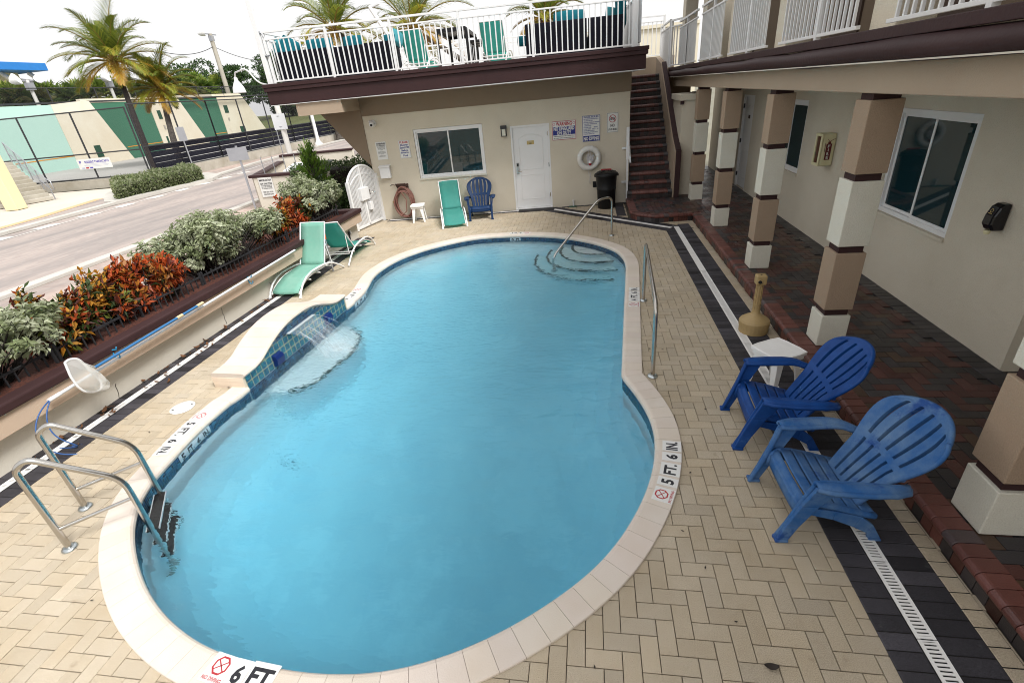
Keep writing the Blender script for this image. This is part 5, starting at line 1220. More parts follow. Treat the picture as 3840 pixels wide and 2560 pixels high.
# ================================================================ planter wall with pole, net and bed
PX = -5.63
pw = thing('planter_wall', 'long beige planter wall with brown cap running beside the deck on the left', 'planter wall', (PX, 4, 0), world=True)
y0, y1 = -1.5, 11.16
m = MB(); m.box(PX-.20, y0, 0, PX, y1, .39); obj('wall_base', m, M['offw'], pw)
m = MB(); m.box(PX-.20, y0, .391, PX+.165, y1+.02, .600); obj('overhang_band', m, M['band'], pw, bevel=.006)
m = MB(); m.box(PX+.015, y0, .601, PX+.205, y1+.04, .70); obj('cap', m, M['brown'], pw, bevel=.02)
m = MB(); m.box(PX-1.52, y0, -.02, PX-1.40, y1, .50); m.box(PX-1.40, y1-.14, 0, PX-.21, y1, .595); obj('rear_wall', m, M['stucco'], pw)
m = MB(); m.box(PX-1.55, y0, .501, PX-1.37, y1, .56); m.box(PX-1.37, y1-.18, .6005, PX+.014, y1+.04, .70); obj('rear_cap', m, M['brown'], pw, bevel=.01)
m = MB(); m.grid(lambda u, v: (PX-1.4+1.42*v, y0+(y1-.15-y0)*u, .615+.025*math.sin(u*57)*math.sin(v*5)), 80, 8); o = struct('mulch_bed', m, M['mulch'])
for q in ((752,1445,.38),(842,1185,.40),(1082,990,.4)):
    pass
ck = MB()
for (xa, ya), (xb, yb) in (((431,1440),(448,1495)), ((828,1156),(850,1215)), ((1012,1060),(1018,1070))):
    p, q = AX(xa, ya, PX+.002), AX(xb, yb, PX+.002); pts = [p.lerp(q, k/7)+V((.001, R.uniform(-.012,.012), 0)) for k in range(8)]; ck.tube(pts, .004, 4)
obj('crack', ck, mat('dark_crack', (.04,.025,.015), .95), pw)
for y, z in ((10.72,.2),):
    t = thing('wall_light', 'round white light fitting with dark drip stain at the end of the planter wall', 'light', (PX+.001, y, .24))
    m = MB(); m.lathe([(.05,0),(.06,.015),(.045,.035),(.01,.045)], 16); k = obj('globe', m, M['white'], t); k.rotation_euler = (0, rad(90), 0); m = MB(); m.bar((.01,-.06,.0),(.012,-.075,-.2),.05,.012); m.lathe([(.03,-.03),(.035,.0),(.02,.03)],10,(.02,-.055,0)); obj('conduit', m, M['iron'], t)
def pole_thing(name, label, cat, a, b, r, mt): 
    t = thing(name, label, cat, a, 0, None, world=True); m = MB(); m.tube([a, b], r, 10); obj('shaft', m, mt, t); return t
QX = PX+.235
a, b = AX(185, 1500, QX), AX(1105, 938, QX)
pn_ = pole_thing('skimmer_pole', 'long white aluminium pool pole lying on blue hooks along the planter wall', 'pool pole', a, b, .0175, M['alum'])
m = MB(); m.tube([a+(a-b).normalized()*.01, a+(b-a).normalized()*.12], .021, 10); obj('grip', m, M['white'], pn_)
# hoop and net of the skimmer at the near end of the blue pole
ba, bb_ = AX(355, 1378, QX+.05), AX(757, 1137, QX+.05)
bp = pole_thing('net_pole', 'blue telescopic pole carrying a white leaf net above the white pole', 'leaf net', ba, bb_, .0165, M['pblue'])
m = MB(); m.tube([bb_-(bb_-ba).normalized()*.10, bb_+(bb_-ba).normalized()*.02], .02, 10); obj('handle_grip', m, mat('cream_grip', (.62,.52,.32), .6), bp); m = MB(); k_ = ba.lerp(bb_, .72); m.tube([k_, k_+(bb_-ba).normalized()*.1], .021, 10); obj('lock_sleeve', m, bpy.data.materials['cream_grip'], bp)
hp = [AX(x, y, QX+.20+ (0.0)) for x, y in ((245,1352),(262,1338),(300,1335),(328,1358),(356,1392),(388,1420),(402,1440),(400,1468),(368,1478),(330,1476),(300,1455),(270,1412))]
_c0 = sum(hp, V((0,0,0)))/len(hp); hp = [_c0+(q-_c0)*.88 for q in hp]
hp = [V((QX+.06+.26*((x_.y-hp[0].y+.05))*0+.10, x_.y, x_.z)) for x_ in hp]
m = MB(); m.tube(bend(hp+[hp[0]], .03, 3), .012, 8, closed=False); m.tube([ba, hp[3]], .012, 8); obj('hoop', m, M['white'], bp)
cen = sum(hp, V((0,0,0)))/len(hp); tipn = cen+V((.09, .09, -.10)); m = MB(); N_ = len(hp)
def bag(u, v):
    k = v*N_; i = int(k) % N_; f = k-int(k); p = hp[i].lerp(hp[(i+1) % N_], f); q = cen.lerp(tipn, 1)+(p-cen)*.35
    return p.lerp(q, u)+V((.03*math.sin(math.pi*u), 0, -.02*math.sin(math.pi*u)+.004*math.sin(v*50)*u))
m.grid(bag, 8, 48); m.grid(lambda u, v: bag(1, v).lerp(tipn+V((.03,0,-.01)), u), 2, 48); obj('net_bag', m, alpha_mat('white_net_mesh', (.66,.65,.61), lambda N, L: mathn(N, L, 'ADD', .52, 0), .9), bp)
hk = None
for x, y, s in ((428,1325,'nearer the net'), (934,1050,'nearer the lounger')):
    p = AX(x, y, QX-.03); t = thing('pole_hook', 'blue double hook on the planter wall holding the poles, '+s, 'hook', (PX+.17, p.y, p.z), 0, 'blue pole hooks'); m = MB()
    m.tube([(.005,0,.06),(.02,0,.02),(.03,0,-.04),(.05,0,-.065),(.085,0,-.055),(.095,0,-.02)], .008, 6); m.tube([(.005,0,.06),(.03,0,.045),(.09,0,.05),(.105,0,.08)], .008, 6); obj('hook_rod', m, mat('light_blue_paint', (.02,.30,.55), .4), t)
hs = MB(); h0 = a; hs.tube(smooth([h0, h0+V((.02,-.16,-.05)), h0+V((.05,-.30,-.22)), h0+V((.12,-.30,-.42)), h0+V((.25,-.16,-.55)), h0+V((.45,.10,-.58)), G(270,1672,.012)], .03), .0065, 6); hs.tube(smooth([h0+V((.01,0,0)), h0+V((.04,-.12,-.08)), h0+V((.09,-.2,-.3)), h0+V((.2,-.1,-.5)), G(225,1680,.012)], .03), .0065, 6)
tag(obj('blue_cord', hs, mat('blue_cord_sheath', (.03,.10,.30), .5), loc=h0), 'thin blue cord hanging from the end of the white pole to the pavers', 'cord')
# dry leaves caught along the drain
lf = MB(); lf.grid(lambda u, v: ((u-.5)*.10, (v-.5)*.05*math.sin(math.pi*(.08+.84*u)), .012+.022*(2*u-1)**2+.010*(2*v-1)**2), 6, 2)
l0 = obj('fallen_leaf', lf, M['dryleaf'], solid=.0015); l0.location = (PX+.3, 5, .01); tag(l0, 'dry brown leaf lying by the drain along the planter wall', 'leaf', 'dry leaves along the left drain')
for k in range(75):
    c = l0 if k == 0 else l0.copy()
    if k: COL.objects.link(c)
    y = R.choice((3.3,3.5,3.9,4.6,5.2,5.6,6.0,6.4,6.9,7.4))+R.gauss(0,.16); c.location = (PX+abs(R.gauss(.07,.12))+.03, y, .012+R.uniform(0,.015)); s = R.uniform(.3,.85); c.scale = (s, s, s); c.rotation_euler = (R.uniform(-.6,.6), R.uniform(-.5,.5), R.uniform(0,6.3))
s0 = obj('leaf_scrap', lf, mat('dark_leaf_scrap', (.03,.022,.018), .8), solid=.002); tag(s0, 'small dark scrap of leaf lying on the tan pavers', 'leaf scrap', 'dark leaf scraps on the pavers')
for k, (px, py, sc_) in enumerate(((2893,2501,.75),(2645,2128,.22),(2645,1534,.25),(2588,1772,.25),(2436,1308,.3),(2484,1310,.25),(2700,1420,.2),(2560,1990,.22),(862,1452,.5),(560,1620,.25),(345,2250,.2),(2230,2500,.2),(2760,2330,.2))):
    c = s0 if k == 0 else s0.copy()
    if k: COL.objects.link(c)
    c.location = G(px, py, .006); c.scale = (sc_, sc_, sc_*.6); c.rotation_euler = (0, 0, k*1.3)
# iron fence in the bed
FX = PX-.27
def iron_fence(label, y0, y1):
    t = thing('iron_fence', label, 'fence', (FX, y0, .60), 0, 'low black iron fences in the planter'); L = y1-y0
    r = MB(); r.bar((0,0,.165),(0,L,.165),.024,.022); obj('rail', r, M['iron'], t)
    r = MB(); n = round(L/.105)
    for k in range(n+1): r.bar((0,L*k/n,-.03),(0,L*k/n,.21),.014,.014,up=(1,0,0))
    obj('pickets', r, M['iron'], t)
    for k in (0, .5, 1): r = MB(); r.bar((0,L*k,-.03),(0,L*k,.23),.026,.026,up=(1,0,0)); obj('post', r, M['iron'], t)
for k, (a_, b_) in enumerate(((2.0,3.95),(4.0,6.3),(6.35,8.7),(8.75,10.9))):
    iron_fence(['low black iron fence at the near left end of the planter','low black iron fence in front of the red crotons','low black iron fence beside the big silvery bush','low black iron fence at the far end of the planter'][k], a_, b_)
# ================================================================ white arched gate
ga, gb_ = V((-5.90, 11.70, 0)), V((-5.66, 12.90, 0)); gd = (gb_-ga); GL = gd.length
gt = thing('garden_gate', 'white arched metal gate with mesh screen and lock box at the end of the planter', 'gate', ga, math.atan2(gd.y, gd.x))
def arch(s): return 1.19+.34*(1-(2*s/GL-1)**2)**.75 if 0 <= s <= GL else 1.19
m = MB(); 
for k in range(1, 22): s = GL*k/22; m.bar((s,0,.08),(s,0,arch(s)-.03),.018,.018,up=(0,1,0))
obj('bars', m, M['white'], gt)
m = MB(); m.tube([(GL*k/24,0,arch(GL*k/24)) for k in range(25)], .03, 6); m.tube([(GL*k/24,0,arch(GL*k/24)-.20) for k in range(2,23)], .02, 6); m.bar((0,0,.07),(GL,0,.07),.05,.05); m.bar((0,0,.02),(0,0,1.22),.07,.07,up=(0,1,0)); m.bar((GL,0,0),(GL,0,1.25),.09,.09,up=(0,1,0)); m.bar((GL*.46,0,.05),(GL*.46,0,arch(GL*.46)),.06,.05,up=(0,1,0)); obj('frame', m, M['white'], gt)
m = MB(); m.quad((.03,-.02,.1),(GL-.04,-.02,.1),(GL-.04,-.02,1.2),(.03,-.02,1.2)); m.add([(GL*k/24,-.02,1.2) for k in range(1,24)]+[(GL*k/24,-.02,arch(GL*k/24)-.02) for k in range(1,24)], [(j,j+1,24+j,23+j) for j in range(22)]); obj('mesh_screen', m, M['mesh'], gt)
m = MB(); m.box(GL*.30,-.08,.70,GL*.58,.06,1.0); m.box(GL*.52,-.10,.42,GL*.62,-.02,.62); obj('lock_box', m, M['white'], gt, bevel=.006)
m = MB(); m.box(GL*.575,-.095,.80,GL*.60,-.05,.92); m.tube([(GL*.59,-.1,.86),(GL*.59,-.16,.86),(GL*.66,-.16,.86)],.012,6); obj('latch', m, M['steel'], gt)
# ================================================================ planting
def leaf(mb, p, d, n, L, W, col, fold=.25, curl=0):
    d = d.normalized(); s = d.cross(n)
    if s.length < 1e-4: s = d.cross(V((1,0,0)))
    s.normalize(); n = s.cross(d); m = p+d*(L*.52)+n*(L*curl*.5); t = p+d*L-n*(L*curl)
    mb.add([p, m+s*(W/2)+n*(W*fold), t, m-s*(W/2)+n*(W*fold)], [(0,1,2), (0,2,3)], 0, col)
def rv(): 
    while True:
        v = V((R.uniform(-1,1), R.uniform(-1,1), R.uniform(-1,1)))
        if .05 < v.length < 1: return v.normalized()
def shrub(name, label, cat, P, rx, ry, h, nsh, ll, lw, colf, group=None, per=11, stem=True, spread=1.0, fold=.25, shell=.35, rot=0, low=.06):
    """upright stems from one root, each ending in rosettes of leaves scattered through the crown"""
    t = thing(name, label, cat, P, rot, group); f = MB(); s = MB(); lobes = [(V((R.uniform(-.75,.75)*rx, R.uniform(-.75,.75)*ry, h*R.uniform(.38,.78))), R.uniform(.3,.55)) for _ in range(9)]
    for k in range(nsh):
        c, lr = R.choice(lobes); q = rv()*(R.uniform(shell,1)**.5); tip = c+V((q.x*rx*lr*1.15, q.y*ry*lr*1.15, q.z*h*lr*.75)); tip.z = min(max(tip.z, h*low), h*1.08)
        ax = (q+V((0,0,.75))).normalized(); root = V((tip.x*.25, tip.y*.35, 0))
        if stem and k % 4 == 0: s.tube([root, root.lerp(tip, .5)+V((0,0,h*.06)), tip], [.011,.007,.003], 4)
        tw = tip-ax*ll*1.6; s.tube([tw, tip], .003, 3)
        base = colf(k)
        for j in range(per):
            a = j*2.4+R.uniform(-.3,.3); o = ax.cross(V((math.cos(a*1.3),math.sin(a),.3)))
            if o.length < .05: continue
            o.normalize(); lift = R.uniform(-.1,.9); d = o+ax*lift; p = tw.lerp(tip, j/per); kk = R.uniform(.75,1.22)
            leaf(f, p, d, ax+rv()*.35, ll*R.uniform(.65,1.15), lw*R.uniform(.8,1.15), (base[0]*kk, base[1]*kk, base[2]*kk), fold, R.uniform(-.1,.25))
    obj('foliage', f, M['leaf'], t); obj('stems', s, M['barkd'], t); return t
def silver(k):
    c = R.choice([(.38,.42,.26), (.45,.49,.33), (.28,.33,.17), (.54,.57,.42)]); return c
def croton(k):
    r = R.random()
    if r < .30: return (.045,.075,.016)
    if r < .42: return (.16,.19,.03)
    if r < .60: return (.44,.085,.02)
    if r < .82: return (.52,.25,.03)
    return (.10,.022,.012)
def crotred(k):
    r = R.random()
    if r < .14: return (.035,.05,.012)
    if r < .72: return (.46,.085,.02)
    if r < .88: return (.36,.14,.02)
    return (.13,.022,.014)
def darkgreen(k): return R.choice([(.045,.09,.025), (.06,.12,.03), (.09,.16,.045), (.03,.06,.02)])
BX = PX-.62
sb = 'silvery green bush '
shrub('silver_bush', 'large silvery buttonwood bush between the two groups of red crotons in the planter', 'bush', (BX+.0, 7.1, .60), .74, 1.42, 1.04, 920, .088, .038, silver, 'silvery bushes in the planter', 12)
shrub('silver_bush', 'silvery bush at the left edge of the photo, nearest in the planter', 'bush', (BX+.06, 3.3, .60), .56, .86, .82, 430, .086, .037, silver, 'silvery bushes in the planter', 12)
shrub('silver_bush', 'silvery bush at the far end of the planter beside the white gate', 'bush', (BX+.03, 10.7, .60), .58, .95, 1.0, 450, .082, .036, silver, 'silvery bushes in the planter', 12)
for y, h, lb, cf, n in ((4.12,.52,'leftmost orange and green croton in the planter, half hidden by the near silvery bush',croton,70), (4.50,.74,'tall green and orange croton in the near croton row',croton,120), (5.02,.70,'middle green and rust coloured croton of the near row',croton,120), (5.50,.72,'brightest red croton at the right end of the near row, beside the big silvery bush',crotred,120), (5.92,.66,'dark red croton touching the big silvery bush',crotred,70),
    (8.75,.62,'dark green and orange croton right of the big silvery bush',croton,85), (9.30,.74,'tall orange croton in the far group before the far silvery bush',crotred,110), (9.85,.66,'rust coloured croton next to the far silvery bush',croton,90)):
    shrub('croton', lb, 'shrub', (BX+.08, y, .60), .33, .36, h*1.06, int(n*1.3), .125, .040, cf, 'red and orange crotons in the planter', 9, fold=.1, low=.24)
# ================================================================ ground, street and pavements
def flat(name, pts, z, mt, kind=True, loc=None):
    m = MB(); m.add([(p[0], p[1], z) for p in pts], [tuple(range(len(pts)))]); return struct(name, m, mt)
m = MB()
for x0, y0, x1, y1 in ((-500,-60,-7.4,900), (4.2,-60,300,900), (-7.4,-60,4.2,-1.9), (-7.4,14.1,4.2,900)): m.quad((x0,y0,-.05),(x1,y0,-.05),(x1,y1,-.05),(x0,y1,-.05))
struct('ground', m, mat('ground_soil', (.20,.19,.15), .95, (.15,.14,.09), .2, .8))
def brickmat(name, c1, c2, mort, sc, rot=0):
    m, nt, p, out = nodes(name); N, L = nt.nodes, nt.links
    tc = N.new('ShaderNodeTexCoord'); mp = N.new('ShaderNodeMapping'); mp.inputs['Rotation'].default_value = (0,0,rot); L.new(tc.outputs['Object'], mp.inputs[0])
    b = N.new('ShaderNodeTexBrick'); b.inputs['Color1'].default_value = (*c1,1); b.inputs['Color2'].default_value = (*c2,1); b.inputs['Mortar'].default_value = (*mort,1); b.inputs['Scale'].default_value = sc; b.inputs['Mortar Size'].default_value = .012
    L.new(mp.outputs[0], b.inputs['Vector'])
    mp2 = N.new('ShaderNodeMapping'); mp2.inputs['Scale'].default_value = (1.1,.14,1); mp2.inputs['Rotation'].default_value = (0,0,.10); L.new(tc.outputs['Object'], mp2.inputs[0])
    n = N.new('ShaderNodeTexNoise'); n.inputs['Scale'].default_value = .9; n.inputs['Detail'].default_value = 7; L.new(mp2.outputs[0], n.inputs['Vector'])
    r = N.new('ShaderNodeMapRange'); r.inputs['From Min'].default_value = .42; r.inputs['From Max'].default_value = .68; r.inputs['To Max'].default_value = .8; L.new(n.outputs['Fac'], r.inputs[0])
    mx = N.new('ShaderNodeMix'); mx.data_type = 'RGBA'; L.new(r.outputs[0], mx.inputs['Factor']); L.new(b.outputs['Color'], mx.inputs['A']); mx.inputs['B'].default_value = (.20,.185,.18,1); L.new(mx.outputs['Result'], p.inputs['Base Color']); p.inputs['Roughness'].default_value = .85; return m
M['road'] = brickmat('road_bricks', (.40,.335,.30), (.33,.275,.25), (.34,.31,.295), 2.2, math.pi/2)
M['walk'] = brickmat('pavement_bricks', (.50,.40,.34), (.40,.29,.245), (.42,.38,.34), 2.4)
M['plaza'] = mat('plaza_paving', (.60,.54,.46), .9, (.50,.44,.37), .25, .8)
far = [(-19.3,-30), (-19.55,10), (-19.85,14), (-20.15,18), (-20.6,23), (-21.2,27.5), (-22.0,31.5), (-22.6,36.5), (-23.4,44.5), (-24,60), (-24,120)]
near_ = [(-12.0,-30), (-12.1,8), (-12.25,13), (-12.55,18), (-13,30), (-13.6,60), (-13.6,120)]
flat('road', near_+far[::-1], -.03, M['road'])
flat('pavement', [(-7.15,-30), (-7.15,11.6), (-6.0,12.8), (-6.0,22), (-6,60)]+[(x+.02, y) for x, y in near_[::-1] if y <= 60], -.02, M['walk'])
flat('plaza', [(x-.02, y) for x, y in far if y <= 27.5]+[(-25.2,27.5), (-26,24.4), (-34,24.2), (-60,24), (-60,-30)], -.022, M['plaza'])
flat('far_pavement', [(x-.02, y) for x, y in far if y >= 27.5]+[(-24.9,120), (-24.9,50), (-24.6,40), (-24.3,30), (-25.2,27.5)], -.018, M['walk'])
flat('brick_verge', [(-19.95,8),(-20.15,14),(-20.45,18),(-21.0,21),(-22.6,22.5),(-22.9,20.6),(-21.7,17),(-21.0,13),(-20.7,8)], -.016, M['road'])
M['orangep'] = mat('orange_pavers', (.62,.40,.22), .9, (.52,.33,.19), .6, .7)
flat('orange_band', [(-20.75,8),(-21.05,13),(-21.75,17),(-22.95,20.8),(-23.4,20.8),(-22.1,16.6),(-21.45,12.5),(-21.2,8)], -.012, M['orangep'])
def kerb(name, pts, w, h, mt=None):
    m = MB()
    for a, b in zip(pts, pts[1:]): m.bar((a[0],a[1],h/2-.03), (b[0],b[1],h/2-.03), w, h, 0)
    return struct(name, m, mt or M['kerb'], bevel=.02)
kerb('kerb', [(x+.08, y) for x, y in near_], .30, .10); kerb('kerb', [(x-.12, y) for x, y in far], .30, .13)
m = MB()
for k in range(10):
    y = 11.0+k*1.75; x = -19.45-.028*(y-10)-(.0 if y < 20 else .03*(y-20)); m.quad((x,y,-.02),(x+.50,y+.02,-.02),(x+.46,y+.85,-.02),(x-.04,y+.83,-.02))
struct('white_kerb_markings', m, mat('road_paint', (.66,.64,.60), .8, (.5,.47,.43), 2, .8))
m = MB(); pts = [(x+.72, y, -.022) for x, y in far if y < 46]
for a, b in zip(pts, pts[1:]): m.quad(V(a), V(b), V(b)+V((.09,0,0)), V(a)+V((.09,0,0)))
struct('white_edge_line', m, bpy.data.materials['road_paint'])
m = MB(); m.quad((-12.1,12.6,-.014),(-12.05,13.3,-.014),(-7.3,14.6,-.014),(-7.3,13.9,-.014)); struct('pavement_band', m, M['plaza'])
# ---------------------------------------------------------------- hedge island across the street
isl = [(-20.2,18.8),(-19.95,22),(-19.85,24.5),(-20.6,26.2),(-22.6,27.6),(-23.5,27.0),(-23.8,22),(-23.2,21.2),(-20.9,18.9)]
m = MB(); m.extr([(x,y,-.02) for x, y in isl], (0,0,.14)); struct('planting_island', m, M['kerb'])
def hedge(label, P, L, W, H, n, ll, colf, rz=0, rnd=.25, name='hedge', shear=0):
    t = thing(name, label, 'hedge', P, rz); f = MB(); core = MB()
    def sx(u, a): return math.copysign(abs(math.sin(u))**a, math.sin(u))
    for k in range(n):
        u = R.uniform(-1,1); v = R.uniform(-1,1); w = R.random(); e = R.choice((0,0,1,1,2)); 
        if e == 0: p = V((u*L/2, v*W/2, H))
        elif e == 1: p = V((u*L/2, R.choice((-1,1))*W/2, w*H))
        else: p = V((R.choice((-1,1))*L/2, v*W/2, w*H))
        nrm = V((0,0,1)) if e == 0 else (V((0,p.y,0)).normalized() if e == 1 else V((p.x,0,0)).normalized())
        bump = .06*math.sin(p.x*3.1+p.y*2)+.05*math.sin(p.x*7+1)*math.sin(p.y*6); edge = max(abs(p.x)/(L/2), abs(p.y)/(W/2)); p.z -= max(0,edge-.8)*rnd*(p.z/H); p *= 1; p += nrm*(bump+R.uniform(-.10,.05))
        c = colf(k); kk = R.uniform(.7,1.2)
        for j in range(3): leaf(f, p+rv()*.03, nrm+rv()*1.1, rv(), ll*R.uniform(.7,1.2), ll*.5, (c[0]*kk,c[1]*kk,c[2]*kk))
    core.box(-L/2+.12, -W/2+.12, 0, L/2-.12, W/2-.12, H-.14); a_ = obj('inner_stems', core, M['barkd'], t, bevel=.1); b_ = obj('foliage', f, M['leaf'], t)
    if shear:
        mt_ = Matrix.Identity(4); mt_[0][1] = shear; a_.data.transform(mt_); b_.data.transform(mt_)
    return t
hedge('clipped silvery green hedge on the traffic island under the two palms', (-21.75, 23.15, .1), 5.0, 2.9, .60, 4600, .12, lambda k: R.choice([(.24,.28,.13),(.32,.36,.19),(.16,.22,.08),(.38,.41,.26)]), rad(86), shear=.85)
# ---------------------------------------------------------------- palms
def palmcol(t, old):
    if old > .8: c = R.choice([(.46,.26,.025),(.38,.19,.02),(.42,.29,.035)])
    elif old > .45: c = R.choice([(.27,.29,.03),(.36,.29,.03),(.20,.24,.03)])
    else: c = R.choice([(.13,.18,.028),(.18,.23,.032),(.25,.28,.035),(.09,.13,.024)])
    return c
def frond(f, st, base, az, el, L, droop, old, wind=V((0,0,0)), nl=34, lw=.05):
    p = V(base); d = V((math.cos(az)*math.cos(el), math.sin(az)*math.cos(el), math.sin(el))); n = 16; pts = [p.copy()]
    for k in range(n):
        d = (d+V((0,0,-droop*(.35+k/n*1.2)/n*1.6))+wind*(.5/n)).normalized(); p = p+d*(L/n); pts.append(p.copy())
    st.tube(pts, [.035*(1-k/(n+4))+.006 for k in range(n+1)], 4, 1)
    tw = R.uniform(-.5,.5)
    for k in range(nl):
        u = .16+.84*k/(nl-1); q = u*n; i = min(int(q), n-1); c = pts[i].lerp(pts[i+1], q-i); t = (pts[i+1]-pts[i]).normalized(); s = t.cross(V((0,0,1)))
        if s.length < .05: s = V((1,0,0))
        s.normalize(); up = s.cross(t); ll = L*.32*(math.sin(math.pi*min(1,.12+u*.86))**.6)
        for sg in (-1, 1):
            dd = (s*sg*(.85-.45*u)+t*(.55+.6*u)+up*(.22+tw*sg*.3)+wind*.4).normalized(); col = palmcol(u, old); a = c; b = c+dd*ll*.5; e = b+(dd+V((0,0,-.25-.4*R.random()))).normalized()*ll*.55; w = s.cross(dd).normalized() if s.cross(dd).length > .1 else up
            w = dd.cross(up).normalized()*lw*.5*R.uniform(.7,1.2); e = e+V((R.uniform(-.1,.1),R.uniform(-.1,.1),R.uniform(-.12,.05)))*ll
            f.add([a-w*.6, a+w*.6, b+w, b-w, e], [(0,1,2,3),(3,2,4)], 0, col)
def palm(label, base, top, r0, r1, nf, L, group=None, name='palm_tree', wind=V((-.5,.15,0)), mt='bark', curve=.3, lw=.055, nl=34, seed=1):
    R.seed(seed); t = thing(name, label, 'palm tree', base, 0, group); b = V(top)-V(base); tk = MB(); pts = []; rs = []
    for k in range(25):
        u = k/24; p = b*u+V((b.x,b.y,0))*(-curve*math.sin(math.pi*u)*.5); pts.append(p); rs.append((r0*1.35 if k == 0 else r0+(r1-r0)*u)*(1+.05*(k % 2)))
    tk.tube(pts, rs, 10); obj('trunk', tk, M[mt], t)
    f = MB(); s = MB(); hd = MB()
    for k in range(nf):
        u = k/(nf-1); az = k*2.39996+R.uniform(-.25,.25); el = rad(76-96*u); old = u*1.0+R.uniform(-.2,.12)
        frond(f, s, b+V((math.cos(az)*.08,math.sin(az)*.08,.05)), az, el, L*R.uniform(.82,1.08)*(1-.12*u), R.uniform(.75,1.1)*(1-.3*u), old, wind, nl, lw)
    s2 = MB()
    for k in range(14):
        az = k*.9; s2.tube([b+V((0,0,-.35)), b+V((math.cos(az)*.16,math.sin(az)*.16,-.1)), b+V((math.cos(az)*.20,math.sin(az)*.20,.22))], [.05,.05,.02], 4)
    for k in range(7):
        az = R.uniform(0,6.3); s2.tube([b+V((math.cos(az)*.12,math.sin(az)*.12,-.05)), b+V((math.cos(az)*.3,math.sin(az)*.3,-.3))], [.02,.015], 4)
    M.setdefault('rach', mat('frond_stalk', (.25,.17,.03), .7)); M.setdefault('husk', mat('palm_husk', (.14,.06,.025), .95, (.06,.03,.015), 9, .8))
    cr = obj('crown', f, M['leaf'], t); obj('frond_stalks', s, [M['rach'], M['rach']], cr); obj('husks', s2, M['husk'], t); return t
pb = G(590, 662); pt_ = V((pb.x+.0, pb.y, HG(pb, 425, 245)))
def vtop(px, py, base):                                               # a point seen at the pixel, at about the distance of the base
    d = ray(px, py); k = (V(base)-CAMP).dot(_f)/d.dot(_f); return CAMP+d*k
palm('tall dark-trunked coconut palm leaning beside the hedge, left of the smaller palm', pb, vtop(428, 232, pb), .19, .115, 38, 3.55, 'coconut palms across the street', mt='barkd', wind=V((-.35,.1,.0)), lw=.032, nl=66, seed=5)
pb2 = G(688, 643); palm('smaller grey-trunked coconut palm right of the tall one', pb2, vtop(603, 340, pb2), .23, .12, 32, 2.8, 'coconut palms across the street', wind=V((.15,.1,0)), lw=.034, nl=58, seed=11)
for px, py, base, lb, sd, L in ((1255, 118, (-6.5, 26, 0), 'coconut palm behind the left part of the sun deck railing', 3, 3.0), (1545, 110, (-2.6, 29, 0), 'coconut palm behind the turquoise lounger on the sun deck', 8, 3.6), (2040, 70, (2.0, 27, 0), 'small palm behind the right-hand deck sofas', 9, 2.0)):
    palm(lb, base, vtop(px, py, base), .17, .12, 24, L, 'palms behind the sun deck', wind=V((.35,0,0)), lw=.030, nl=58, seed=sd)
R.seed(21)
bt = G(1280, 526); palm('palm with rough grey trunk beyond the bracket of the pool house', bt, vtop(1225, 330, bt), .42, .3, 12, 2.5, None, lw=.1, nl=24, seed=31)
# ================================================================ handball court walls and fences across the street
hc = thing('court_wall', 'long mural-like court wall in mint, cream and green with sloping cream wings across the street', 'wall', (-39.4, 35, 0), world=True)
XM = -39.4
def mp(px, py, X=XM): return AX(px, py, X)
def panel(name, pix, mt, X, base=True, th=.35):
    pts = [mp(*p, X) for p in pix]
    m = MB(); m.extr(pts, (-th,0,0)); return obj(name, m, M[mt], hc)
mr0, mr1 = mp(297,625), mp(199,394); zt = mr1.z
def up(P, z): return V((P.x, P.y, z))
def wallp(name, pts, mt, X, th=.35):
    m = MB(); m.extr([V((X, p.y, p.z)) for p in pts], (-th,0,0)); return obj(name, m, M[mt], hc)
t1 = mp(332,380); b1 = mp(500,577); b1 = V((XM, b1.y, .3))
wallp('mint_panel', [V((XM,18,.3)), V((XM,mr0.y,.3)), V((XM,mr0.y,zt)), V((XM,18,zt+.05))], 'mint', XM)
wallp('cream_wing', [V((XM,mr0.y+.01,.3)), b1, V((XM,b1.y-.25,.8)), t1, V((XM,t1.y-.4,t1.z+.05)), V((XM,mr0.y+.01,zt+.02))], 'court', XM+.02)
X2 = XM-.5
g0, g1 = mp(619,554,X2), mp(555,380,X2); k0 = mp(345,386,X2)
wallp('green_panel', [V((X2,k0.y-1,.3)), V((X2,g0.y,.3)), V((X2,g0.y,g1.z)), V((X2,k0.y-1,k0.z))], 'green', X2)
wallp('cream_strip', [V((X2,k0.y-1,k0.z+.01)), V((X2,g0.y,g1.z+.01)), V((X2,g0.y,g1.z+.30)), V((X2,k0.y-1,k0.z+.30))], 'court', X2+.03)
t2, b2 = mp(660,364,X2), mp(778,528,X2)
wallp('cream_wing', [V((X2,g0.y+.01,.3)), V((X2,b2.y+.8,.3)), b2, t2, V((X2,t2.y-.5,t2.z+.08)), V((X2,g0.y+.01,g1.z+.3))], 'court', X2+.05)
X3 = X2-.5
h0, h1, k1 = mp(858,514,X3), mp(812,366,X3), mp(672,372,X3)
wallp('green_panel', [V((X3,k1.y-1,.3)), V((X3,h0.y,.3)), V((X3,h0.y,h1.z)), V((X3,k1.y-1,k1.z))], 'green', X3)
wallp('cream_strip', [V((X3,k1.y-1,k1.z+.01)), V((X3,h0.y,h1.z+.01)), V((X3,h0.y,h1.z+.33)), V((X3,k1.y-1,k1.z+.33))], 'court', X3+.03)
t3, b3 = mp(899,353,X3), mp(1003,492,X3)
wallp('cream_wing', [V((X3,h0.y+.01,.3)), V((X3,b3.y+.8,.3)), b3, t3, V((X3,t3.y-.6,t3.z+.08)), V((X3,h0.y+.01,h1.z+.33))], 'court', X3+.05)
